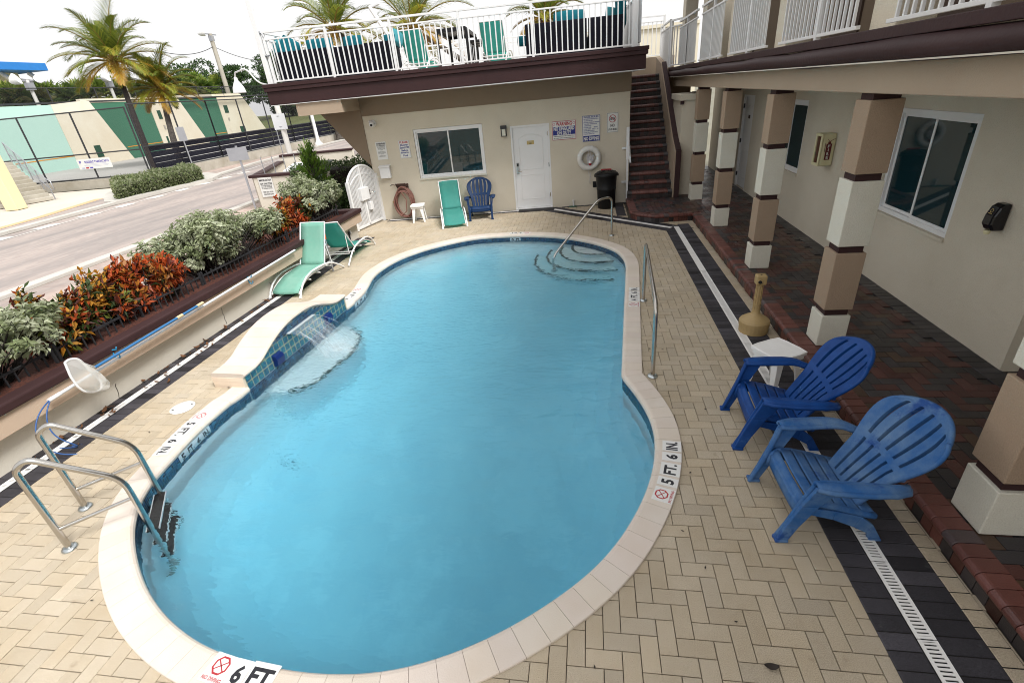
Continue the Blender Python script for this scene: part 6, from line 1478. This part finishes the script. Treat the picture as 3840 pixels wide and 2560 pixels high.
def blk(px0, py0, px1, py1, X, nm='block_grille', mt='block'):
    a, b = mp(px0, py0, X), mp(px1, py1, X); m = MB(); m.box(X-.02, a.y, b.z, X+.03, b.y, a.z); obj(nm, m, M[mt], hc)
blk(350,547,392,587,XM+.02); blk(586,415,611,446,X2+.05); blk(622,512,640,542,X2+.05); blk(671,505,702,536,X2+.05); blk(836,396,859,423,X3+.05); blk(899,474,926,501,X3+.05)
blk(612,470,624,485,X2+.05,'wall_plate','wood'); blk(854,442,863,452,X3+.05,'wall_plate','wood')
m = MB()
for (xa,ya),(xb,yb),X in (((60,620),(292,580),XM), ((480,553),(612,531),X2), ((811,503),(853,495),X3)):
    a, b = mp(xa,ya,X), mp(xb,yb,X); m.box(X, a.y, (a.z+b.z)/2-.03, X+.012, b.y, (a.z+b.z)/2+.03)
obj('orange_line', m, M['orange'], hc)
m = MB(); m.box(XM-.6, 17, zt+.10, XM-.45, 75, zt+.22); obj('top_capping', m, M['iron'], hc)
struct('court_floor', (lambda q: (q.add([(-24.4,25.6,.42),(-39.6,25.2,.42),(-60,25,.42),(-60,90,.42),(-25.3,90,.42),(-25,50,.42),(-24.9,40,.42)],[(0,1,2,3,4,5,6)]), q)[1])(MB()), M['courtfl'])
kb = G(188, 720); 
def retaining(name, label, pts, h, mt, th=.3):
    t = thing(name, label, 'wall', (pts[0][0], pts[0][1], 0), world=True); m = MB()
    for a, b in zip(pts, pts[1:]): m.bar((a[0],a[1],h/2-.02), (b[0],b[1],h/2-.02), th, h)
    obj('wall', m, mt, t); return t
retaining('low_wall', 'low stained concrete wall under the chain-link fence behind the hedge', [(-31.0,24.55),(-24.3,25.3)], .48, M['concrete']); retaining('low_wall', 'long mottled low concrete wall along the far pavement under the navy windscreen', [(-24.3,25.5),(-24.5,32),(-24.9,42),(-25.1,70)], .56, M['concrete'])
def fence(label, pts, z0, z1, n, mid=(1.3,), group='black chain-link fences across the street', name='chain_link_fence'):
    t = thing(name, label, 'fence', (pts[0][0], pts[0][1], z0), world=True, group=group); me = MB(); rl = MB()
    for a, b in zip(pts, pts[1:]):
        A, B = V((a[0],a[1],z0)), V((b[0],b[1],z0)); me.quad(A, B, B+V((0,0,z1-z0)), A+V((0,0,z1-z0)))
        for h in (0.03, z1-z0)+tuple(mid): rl.tube([A+V((0,0,h)), B+V((0,0,h))], .035, 5)
        k = max(1, round((B-A).length/n))
        for j in range(k+1): q = MB(); p = A.lerp(B, j/k); q.tube([p, p+V((0,0,z1-z0+.03))], .045, 6); obj('post', q, M['iron'], t)
    obj('chain_mesh', me, M['chain'], t); obj('rail', rl, M['iron'], t); return t
fence('black chain-link fence in front of the mint wall with a banner on it', [(-33.5,24.45),(-24.25,25.35)], .48, 3.85, 2.9)
fence('long black chain-link fence along the far pavement with navy windscreen', [(-24.3,25.6),(-24.55,32),(-24.95,42),(-25.1,72)], .56, 4.0, 3.3)
fence('upper black chain-link fence along the top of the court wall, in front of the palms', [(-40.2,20),(-40.4,60),(-40.4,76)], zt+.1, AX(200,331,-40.3).z, 4.2, mid=())
t = thing('windscreen', 'torn navy windscreen cloth in strips along the lower part of the far fence', 'windscreen', (-24.4, 26, .6), world=True); m = MB()
for k in range(4):
    z = .64+k*.315
    for (xa,ya),(xb,yb) in (((-24.42,26.1),(-24.67,32)),((-24.67,32),(-25.07,42)),((-25.07,42),(-25.22,72))): m.bar((xa,ya,z+.14),(xb,yb,z+.14),.02,.285)
obj('cloth', m, M['navyscreen'], t)
P = G(430, 620); t = thing('banner', 'white banner reading RESIDENT PARKING RATE hung on the fence left of the tall palm', 'banner', (-27.1, 25.0, 1.02), rad(5.5))
m = MB(); m.box(-.98,-.03,0,.98,-.015,.52); obj('cloth', m, M['signw'], t); m = MB(); put_text(m, 'RESIDENT PARKING RATE', (.18,-.032,.36), (1,0,0),(0,0,1), 1.45,.13,0); put_text(m, 'P', (-.80,-.032,.36), (1,0,0),(0,0,1), .12,.16,0)
for k, w in enumerate((1.2,1.5,1.3)): m.obox((.1,-.031,.25-k*.06),(w/2,0,0),(0,.001,0),(0,0,.008),2)
for k in range(3): m.obox((-.75+k*.24,-.031,.06),(.09,0,0),(0,.001,0),(0,0,.035),(2,1,0)[k])
obj('lettering', m, [mat('purple_print', (.10,.08,.40), .6), M['redmark'], mat('pale_print', (.45,.48,.62), .6)], t)
# ---------------------------------------------------------------- yellow building corner, steps, posts and poles
t = thing('concrete_steps', 'grey concrete steps with steel railings at the left edge of the photo', 'steps', (-26.75, 21.2, 0), rad(66)); 
for k in range(11): m = MB(); m.box(-6-k*.0, k*.33, 0, .35, k*.33+(.42 if k < 10 else 3), .165*(k+1)); obj('step', m, M['concrete'], t, bevel=.015)
m = MB()
for h in (.45,.95): m.tube([(.42,-.15,h),(.42,3.6,h+1.8)], .025, 6)
for k in range(5): m.tube([(.42,k*.9,.45*k),(.42,k*.9,.45*k+.95)], .025, 6)
m.tube([(.42,-.15,.95),(.42,-.5,.9),(.42,-.5,.5),(.42,-.15,.45)], .025, 6); obj('steel_rail', m, M['galv'], t); m = MB(); m.quad((.42,0,.1),(.42,3.6,1.9),(.42,3.6,2.7),(.42,0,.9)); obj('rail_mesh', m, M['chaing'], t)
yc = G(65, 785); t = thing('yellow_column', 'thick pale yellow square column at the left edge by the steps', 'column', yc, rad(8)); m = MB(); m.bar((0,0,0),(0,0,4.5),.55,.55,up=(0,1,0)); obj('shaft', m, M['yelwall'], t, bevel=.02)
m = MB(); ya, yb = G(-60,770), G(44,776); m.bar(ya+V((0,0,.5)), yb+V((0,0,.5)), .3, 1.0); tag(obj('low_yellow_wall', m, M['yelwall'], loc=yb), 'low yellow wall left of the yellow column at the left edge', 'wall')
def up_to(px, py, base): return vtop(px, py, base).z
def postsign(label, base, h, w, hh, rz, mt='galv'):
    t = thing('sign_post', label, 'sign post', base, rz); m = MB(); m.bar((0,0,0),(0,0,h),.06,.04,up=(0,1,0)); obj('post', m, M['galv'], t); m = MB(); m.box(-w/2,-.05,h-hh-.05,w/2,-.038,h-.05); obj('plate', m, M[mt], t, bevel=.002); return t
postsign('metal street sign seen almost edge-on at the right end of the hedge', G(735,655), 2.7, .45, .75, rad(62)); tb = G(975, 787); postsign('grey metal signpost with plate seen from behind, beside the tow-away wall', (tb.x-.25, tb.y+.15, 0), 2.05, .62, .40, rad(18), 'galv')
t = thing('thin_post', 'thin grey metal post on the far pavement left of the white pole', 'post', G(1062,579)); m = MB(); m.bar((0,0,0),(0,0,2.6),.05,.05,up=(0,1,0)); obj('shaft', m, M['galv'], t)
wb = G(1099, 617); t = thing('utility_pole', 'white painted utility pole with a sign plate beyond the deck corner', 'pole', wb); m = MB(); m.tube([(0,0,0),(0,0,4),(0,0,8.6)], [.17,.15,.12], 10); obj('shaft', m, M['wpole'], t)
m = MB(); m.box(-.42,-.20,2.0,.42,-.18,2.85); k_ = obj('sign_plate', m, M['alum'], t); m = MB()
for z in (2.15,2.72): m.tube([(.18*math.cos(a),.18*math.sin(a)-.03,z) for a in [2*math.pi*k/12 for k in range(12)]], .02, 5, closed=True)
obj('strap', m, M['galv'], t)
hz = vtop(1003, 292, wb).z; hl = vtop(872, 250, wb); off = V((hl.x-wb.x, hl.y-wb.y, 0)); m = MB(); m.tube(bend([(0,0,hz-.55),(off.x*.35,off.y*.35,hz-.3),(off.x*.6,off.y*.6,hz+.55),(off.x*1.0,off.y*1.0,hz+.45),(off.x*1.02,off.y*1.02,hz+.1)], .5), .045, 8); obj('lamp_arm', m, M['white'], t)
m = MB(); m.lathe([(.05,.25),(.10,.18),(.12,.02),(.20,-.1),(.33,-.35),(.38,-.62),(.40,-.66),(.1,-.62)], 18, (off.x*1.02, off.y*1.02, hz)); obj('lamp_bell', m, M['white'], t)
lb = G(1196, 543); t = thing('lamp_post', 'slim white lamp post with wide foot on the far pavement under the bracket', 'lamp post', lb); m = MB(); m.lathe([(.36,0),(.34,.12),(.20,.3),(.15,.5),(.13,3.4)], 12); obj('shaft', m, M['white'], t); m = MB(); m.lathe([(.1,3.4),(.3,3.5),(.12,3.9)], 12); obj('lamp_head', m, M['white'], t)
t = thing('litter_bin', 'dark navy litter bin beside the slim white lamp post', 'bin', G(1200,523)); m = MB(); m.lathe([(.3,0),(.32,.1),(.32,1.0),(.34,1.05)], 14); obj('bin', m, M['navyscreen'], t)
def flood(label, px0, py0, px1, py1, X, heads, mt='wood', r=.2):
    a, b = AX(px0, py0, X), AX(px1, py1, X); a = V((X, a.y, 0)); b = V((X, a.y, b.z)); t = thing('floodlight_pole', label, 'floodlight', a, 0, 'floodlight poles by the court'); m = MB(); m.tube([(0,0,0),(0,0,b.z)], [r, r*.7], 8); obj('shaft', m, M[mt], t)
    for dy, s in heads: m = MB(); m.lathe([(.42,0),(.44,.08),(.3,.42),(.12,.62)], 14); k = obj('floodlight', m, M['white'], t); k.location = (.3, dy*s, b.z+.05); k.rotation_euler = (rad(25*-dy), rad(-115), 0); k.scale = (s, s, s)
    m = MB(); m.bar((0,-1,b.z-.05),(0,1,b.z-.05),.1,.1); m.box(-.15,-.25,b.z-.7,.2,.25,b.z-.2); obj('crossarm', m, M['galv'], t)
flood('tall concrete floodlight pole with one lamp above the right end of the court wall', 910, 520, 792, 128, -41.5, ((-1.5,.95),), 'concrete', .3)
flood('white floodlight pole with two lamps behind the mint wall at the left', 145, 395, 98, 300, -42, ((-1,.9),(1,.7)), 'wpole', .17)
flood('floodlight pole with one lamp behind the fence left of the tall palm', 434, 375, 395, 293, -42, ((-.3,.85),), 'wpole', .17)
flood('thick concrete pole behind the trunk of the tall palm', 495, 400, 440, 240, -41.6, (), 'concrete', .3)
lp = vtop(1100+372, 0, (-3, 24, 0)); t = thing('flood_lamp', 'white pole with cobra-head lamp behind the sun deck railing', 'lamp post', (-5.2, 23, 0)); tp = vtop(1388, 30, (-5.2,23,0)); m = MB(); m.tube([(0,0,0),(tp.x+5.2,tp.y-23,tp.z)], .09, 8); obj('shaft', m, M['white'], t); m = MB(); m.bar((tp.x+5.15,tp.y-23,tp.z),(tp.x+5.65,tp.y-23,tp.z+.12),.16,.1); obj('lamp_head', m, M['alum'], t, bevel=.02)
def wire(label, a, b, sag):
    m = MB(); a, b = V(a), V(b); m.tube([a.lerp(b, k/20)-V((0,0,sag*4*(k/20)*(1-k/20))) for k in range(21)], .03, 4); tag(obj('power_line', m, M['iron'], loc=a), label, 'cable', 'overhead cables')
pa = AX(800,175,-41.5); wire('thin overhead cable sagging left from the concrete floodlight pole towards the small palm', pa, AX(600,193,-41.5), .5); wire('thin overhead cable running right from the concrete floodlight pole to the deck corner', pa, AX(1040,225,-41.5), .6)
# tow-away enclosure wall with bin behind it
c0, c1 = G(990, 775), None
ew = thing('enclosure_wall', 'beige bin enclosure wall with brown cap and tow-away sign beyond the planter', 'wall', (-11.3,15.9,0), world=True)
A = V((-11.25,15.85,0)); B = G(1205, 645, 1.02); B = V((B.x,B.y,0)); m = MB(); m.bar(A+V((0,0,.5)), B+V((0,0,.5)), .22, 1.02, up=(0,0,1)); C2 = A+V((-1.6,4.2,0)); D2 = B+V((-1.0,4.8,0)); m.bar(A+V((-.1,.15,.5)), C2+V((0,0,.5)), .2, 1.0); m.bar(C2+V((0,.1,.62)), D2+V((0,0,.62)), .2, 1.26); m.bar(B+V((.1,.15,.5)), D2+V((.2,0,.5)), .2, 1.0); obj('wall', m, M['offw'], ew)
m = MB(); m.bar(A+V((-.15,0,1.05)), B+V((.1,0,1.05)), .30, .09); m.bar(A+V((-.1,.3,1.05)), C2+V((0,0,1.05)), .28, .085); m.bar(C2+V((0,.1,1.28)), D2+V((0,0,1.28)), .28, .08); obj('cap', m, M['brown'], ew, bevel=.02)
wd = (B-A).normalized(); wn = V((wd.y,-wd.x,0)); m = MB()
for k in range(4): p = A.lerp(B, .17+.165*k)+V((0,0,1.08)); m.tube([p, p+V((0,0,.55))], .014, 6)
obj('rods', m, M['galv'], ew)
t = thing('tow_sign', 'white IMMOBILIZATION TOW AWAY ZONE sign on the bin enclosure wall', 'sign', A+wd*.42+wn*.13+V((0,0,.70)), math.atan2(wd.y, wd.x)); m = MB(); m.box(-.25,-.012,-.33,.25,-.001,.30); obj('panel', m, M['signw'], t, bevel=.003)
m = MB()
for s, z, w, h in (('IMMOBILIZATION',.215,.44,.075),('TOW AWAY ZONE',.10,.44,.075),('UNAUTHORIZED VEHICLES WILL',.035,.40,.03),('BE TOWED OR BOOTED',-.01,.38,.03),('AT OWNERS EXPENSE',-.055,.38,.03),): put_text(m, s, (0,-.0135,z), (1,0,0),(0,0,1), w, h)
obj('lettering', m, M['blackmark'], t)
for s, z in (('305-266-7525',-.17),('954-367-2767',-.245)): m = MB(); put_text(m, s, (0,-.0135,z), (1,0,0),(0,0,1), .36, .05); obj('phone_number', m, M['blackmark'], t)
dm = thing('dumpster', 'green wheeled skip with a white lid inside the bin enclosure', 'dumpster', A.lerp(D2, .45)+V((.0,.2,0)), math.atan2(wd.y, wd.x)); m = MB(); m.box(-1.3,-.7,.1,1.4,.9,1.0); obj('body', m, M['binG'], dm, bevel=.03); m = MB(); m.extr([(-1.3,-.72,1.02),(-1.3,.9,1.22),(-1.3,.9,1.26),(-1.3,-.72,1.06)], (1.3,0,0)); obj('lid', m, M['white'], dm); m = MB(); m.extr([(.05,-.72,1.02),(.05,.9,1.22),(.05,.9,1.26),(.05,-.72,1.06)], (1.3,0,0)); obj('dark_lid', m, M['black'], dm); dm.scale = (.62,.6,.88)
# hedge and conifer behind the gate
hedge('dark green box hedge behind the white gate, under the pool house bracket', (-8.0,17.2,0), 4.6, 1.4, 1.18, 3400, .075, lambda k: R.choice([(.06,.10,.03),(.10,.15,.05),(.18,.24,.10),(.035,.07,.02)]), rad(30), .2)
ct = thing('conifer', 'bright green pointed conifer shrub beside the white gate', 'conifer', (-8.55,14.9,0)); ct.scale = (1.2,1.2,1.18); f = MB(); s = MB(); s.tube([(0,0,0),(0,0,1.3)], [.05,.02], 6)
for k in range(120):
    u = R.random()**1.1; h0 = .15+1.2*u; a = k*2.4+R.uniform(-.3,.3); r = .50*(1-u)**.7*R.uniform(.55,1.1)+.04; p = V((0,0,h0)); q = V((math.cos(a)*r, math.sin(a)*r, h0+.22+.25*R.random())); s.tube([p, p.lerp(q,.6)-V((0,0,.03)), q], .008, 3)
    c = R.choice([(.12,.25,.03),(.18,.33,.04),(.08,.17,.02),(.24,.38,.06)])
    for j in range(26):
        t = .35+.7*R.random(); m_ = p.lerp(q, t); kk = R.uniform(.7,1.25); leaf(f, m_+rv()*.035, (q-p).normalized()+V((0,0,.5))+rv()*.7, rv(), .11, .022, (c[0]*kk,c[1]*kk,c[2]*kk))
obj('foliage', f, M['leaf'], ct); obj('trunk', s, M['bark'], ct)
shrub('croton', 'small croton between the hedge and the gate post against the pool house corner', 'shrub', (-6.75,14.4,0), .35, .4, 1.2, 70, .15, .05, croton, None, 9)
shrub('dark_shrub', 'dark leafy shrub between conifer and white gate', 'shrub', (-7.6,13.9,0), .6, .6, 1.15, 150, .14, .06, darkgreen, None, 9)
shrub('deck_plant', 'bright green plant seen through the far railing by the stair landing', 'plant', (1.35,18.6,2.9), .5, .5, .75, 60, .25, .05, lambda k: R.choice([(.14,.22,.03),(.2,.28,.05)]), None, 8)
pb_ = thing('parapet_building', 'cream parapet with an air conditioner far behind the stair landing', 'building', (2.5,30,0)); m = MB(); m.box(-4.5,0,0,3,4,5.05); obj('wall', m, M['court'], pb_); m = MB(); m.box(-4.6,-.1,5.051,3,4.1,5.2); obj('cap', m, M['court'], pb_); m = MB(); m.box(-.7,.3,5.35,.1,1.1,6.3); obj('air_conditioner', m, M['white'], pb_, bevel=.02); m = MB(); m.box(-.62,.285,5.45,.02,.299,6.2); obj('grille', m, M['iron'], pb_)
# ---------------------------------------------------------------- trees and palms beyond the court wall
def fanpalm(label, P, h, r, n, colf, seed, group='bushy palms beyond the court wall'):
    R.seed(seed); t = thing('fan_palm', label, 'palm tree', P, R.uniform(0,6), group); f = MB(); s = MB(); s.tube([(0,0,0),(.1,0,h*.5),(0,.1,h)], [.18,.15,.12], 6)
    for k in range(n):
        a = k*2.4; el = R.uniform(-.7,1.45); d = V((math.cos(a)*math.cos(el), math.sin(a)*math.cos(el), math.sin(el))); c = V((0,.1,h))+d*r*R.uniform(.35,.6); cc = colf(k); sd = d.cross(V((0,0,1))); sd = sd.normalized() if sd.length > .1 else V((1,0,0)); up_ = sd.cross(d)
        for j in range(13):
            b = (j-6)*.22; dd = (d*math.cos(b)+sd*math.sin(b)*1.0+V((0,0,-.25*abs(math.sin(b))-.15))).normalized(); L = r*.62*(1-.25*abs(b)); kk = R.uniform(.7,1.25); w = dd.cross(up_).normalized()*.055*r/1.3; e = c+dd*L+V((0,0,-.18*L)); m_ = c+dd*L*.6
            f.add([c, m_+w, e, m_-w], [(0,1,2),(0,2,3)], 0, (cc[0]*kk,cc[1]*kk,cc[2]*kk))
    obj('crown', f, M['leaf'], t); obj('trunk', s, M['bark'], t); return t
def pg(k): return R.choice([(.12,.19,.04),(.17,.25,.045),(.24,.31,.06),(.08,.13,.035),(.34,.38,.08)])
def tree(label, P, h, r, n, seed, ll=.30, name='broadleaf_tree', group='leafy trees beyond the far fence', colf=darkgreen, trunk=.22):
    R.seed(seed); t = thing(name, label, 'tree', P, 0, group); f = MB(); s = MB(); fork = h*.38; s.tube([(0,0,0),(.1,.05,fork*.5),(0,0,fork)], [trunk*1.3,trunk,trunk*.85], 8); cl = []
    for k in range(15):
        a = R.uniform(0,6.3); q = V((math.cos(a)*r*R.uniform(.15,.85), math.sin(a)*r*R.uniform(.15,.85), R.uniform(fork*1.1, h*.93))); s.tube([(0,0,fork*.9), (q.x*.4,q.y*.4,fork+(q.z-fork)*.6), q], [trunk*.5,trunk*.3,.03], 5); cl.append((q, r*R.uniform(.26,.46)))
    for k in range(n):
        c, cr = R.choice(cl); d = rv(); p = c+V((d.x,d.y,d.z*.75))*cr*R.uniform(.55,1)**.5; cc = colf(k); kk = R.uniform(.7,1.3)
        for j in range(3): leaf(f, p+rv()*ll*.5, d+rv()*.9, rv(), ll*R.uniform(.7,1.3), ll*.5, (cc[0]*kk,cc[1]*kk,cc[2]*kk))
    obj('crown', f, M['leaf'], t); obj('trunk', s, M['bark'], t); return t
# rows placed by where they show above the wall
lbls = ['at the far left edge','behind the floodlights at the left','below the blue-roofed building','right of the two-lamp pole','left of the single-lamp pole','in the gap before the tall palm','behind the trunk of the tall palm','between the two coconut palms','behind the small coconut palm','right of the small coconut palm','left of the tall concrete pole','behind the tall concrete pole']
sd = 100
for k, (px, py, X, r) in enumerate(((15,330,-46,2.2),(105,345,-47,1.7),(170,335,-46,1.8),(235,345,-45,1.7),(285,335,-47,2.0),(350,318,-46,2.0),(420,320,-47,1.9),(500,330,-47,1.9),(575,330,-48,2.0),(680,335,-50,2.0),(745,305,-52,2.2),(815,300,-54,2.4))):
    p = AX(px, py, X); fanpalm('bushy green fan palm beyond the court wall, '+lbls[k], (X, p.y, 0), max(1.5,p.z-r*.55), r, 46, pg, sd+k)
for k, (px, py, X, r) in enumerate(((60,375,-43.5,1.5),(150,372,-43,1.3),(320,355,-43.5,1.4),(455,350,-44,1.5),(640,345,-46,1.5),(720,340,-47,1.6),(250,365,-43,1.3),(540,350,-44.5,1.5))):
    p = AX(px, py, X); fanpalm('low dark palm right behind the court wall, '+['near the left edge','under the two-lamp pole','in front of the single-lamp pole','left of the tall palm trunk','right of the small coconut palm crown','left of the tall concrete pole','between the two floodlight poles at the left','between the two coconut palm trunks'][k], (X, p.y, 0), max(1.5,p.z-.3), r, 40, lambda k: R.choice([(.06,.10,.025),(.10,.14,.03),(.16,.16,.05)]), 200+k, 'low palms right behind the court wall')
for k, (px, py, X, r, lb) in enumerate(((880,285,-52,3.2,'behind the white gooseneck lamp'),(990,262,-50,3.6,'right of the sloping end of the court wall'),(1035,320,-49,3.2,'low over the blue-roofed shelter'),(700,300,-60,3.4,'over the middle of the court wall'),(1075,345,-48,3.2,'under the deck corner'))):
    p = AX(px, py, X); tree('dense green tree beyond the far fence, '+lb, (X, p.y, 0), p.z+r*.55, r*1.05, 2300, 300+k, .36)
R.seed(77)
p = AX(455,300,-47); tree('small yellow-green conical tree behind the small coconut palm', (-50, AX(712,290,-50).y, 0), AX(712,262,-50).z, 1.1, 600, 333, .3, colf=lambda k: R.choice([(.16,.24,.02),(.10,.17,.02)]), name='conical_tree', group=None)
# grassy bank, shelter with blue roof
m = MB(); m.grid(lambda u, v: (-70+47*u, 55+70*v, .4+2.2*min(1, v*2.2)), 12, 12); struct('grass_bank', m, M['grass'])
t = thing('shelter', 'white shelter with a bright blue roof beyond the far fence', 'shelter', (-42,82,2.4), rad(-20)); m = MB(); m.box(-5,-2,0,5,2,2.6); obj('wall', m, M['white'], t); m = MB(); m.extr([(-5.8,-2.8,2.5),(0,-2.8,4.4),(5.8,-2.8,2.5)], (0,5.6,0)); obj('roof', m, M['blueroof'], t)
# yellow building with blue roof, grey roofed house
q0, q1 = AX(0,270,-62), AX(150,272,-62); t = thing('yellow_building', 'pale yellow building with wide flat blue roof at the top left', 'building', (-62,q0.y,0), world=True); y0_, y1_ = q0.y-12, AX(78,300,-62).y; zr = AX(130,275,-62).z
m = MB(); m.box(-72,y0_,0,-62,y1_,zr); obj('wall', m, M['yelwall'], t); m = MB(); m.box(-74,y0_-1,zr+.01,-59.5,AX(165,260,-60).y,zr+.75); obj('roof', m, M['blueroof'], t, bevel=.03); m = MB(); m.box(-62.02,AX(28,320,-62).y,zr-4,-61.97,AX(40,320,-62).y,zr-2.2); obj('window', m, M['glass'], t)
for px in (6,112): m = MB(); q = AX(px,262,-61); m.tube([(-61.4,q.y,zr-.05),(-60.9,q.y+.2,zr-.6)], .22, 10); obj('spotlight', m, M['wpole'], t)
m = MB(); m.box(-72,y1_+.02,0,-66,AX(130,300,-66).y,zr-.5); obj('porch', m, M['shing'], t)
h0_, h1_ = AX(75,312,-75), AX(180,312,-75); t = thing('grey_roof_house', 'house with grey shingled hip roof beside the yellow building', 'house', (-75,h0_.y,0), world=True); m = MB(); m.box(-85,h0_.y,0,-75,h1_.y,h0_.z); obj('wall', m, M['court'], t); m = MB(); zz = AX(140,285,-75).z; m.add([(-74.4,h0_.y-.6,h0_.z),(-74.4,h1_.y+.6,h0_.z),(-85.6,h1_.y+.6,h0_.z),(-85.6,h0_.y-.6,h0_.z),(-80,h0_.y+2,zz+.4),(-80,h1_.y-2.5,zz+.4)], [(0,1,5,4),(1,2,5),(2,3,4,5),(3,0,4),(0,3,2,1)]); obj('roof', m, M['shing'], t)
# ================================================================ sky, sun, view
w = bpy.data.worlds.new('World'); S.world = w; w.use_nodes = True; N, L = w.node_tree.nodes, w.node_tree.links
to_sun = V((.62,-.42,1.0)).normalized(); el = math.asin(to_sun.z); az = math.atan2(to_sun.x, to_sun.y)
sk = N.new('ShaderNodeTexSky'); sk.sky_type = 'NISHITA'; sk.sun_disc = False; sk.sun_elevation = el; sk.sun_rotation = az; sk.air_density = 1.2; sk.dust_density = 4; sk.ozone_density = 1
hs = N.new('ShaderNodeHueSaturation'); hs.inputs['Saturation'].default_value = .18; L.new(sk.outputs[0], hs.inputs['Color'])
mx = N.new('ShaderNodeMix'); mx.data_type = 'RGBA'; mx.inputs['Factor'].default_value = .62; mx.inputs['B'].default_value = (10.6,10.5,10.5,1); L.new(hs.outputs[0], mx.inputs['A'])
bg = N['Background']; L.new(mx.outputs['Result'], bg.inputs[0]); bg.inputs[1].default_value = .083
sn = bpy.data.lights.new('sun', 'SUN'); sn.energy = 2.6; sn.angle = rad(20); sn.color = (1,.98,.95); so = bpy.data.objects.new('sun', sn); COL.objects.link(so); so.rotation_euler = to_sun.to_track_quat('Z','Y').to_euler(); so.location = (20,-14,30)
S.view_settings.view_transform = 'Standard'; S.view_settings.look = 'None'; S.view_settings.gamma = 1; S.view_settings.exposure = .68
S.render.engine = 'CYCLES'; S.cycles.use_denoising = True; S.cycles.filter_width = 1.0; S.cycles.max_bounces = 8; S.cycles.diffuse_bounces = 3; S.cycles.transmission_bounces = 6; S.cycles.transparent_max_bounces = 16; S.cycles.caustics_refractive = True; S.cycles.caustics_reflective = False; S.cycles.sample_clamp_indirect = 6; S.cycles.blur_glossy = .6
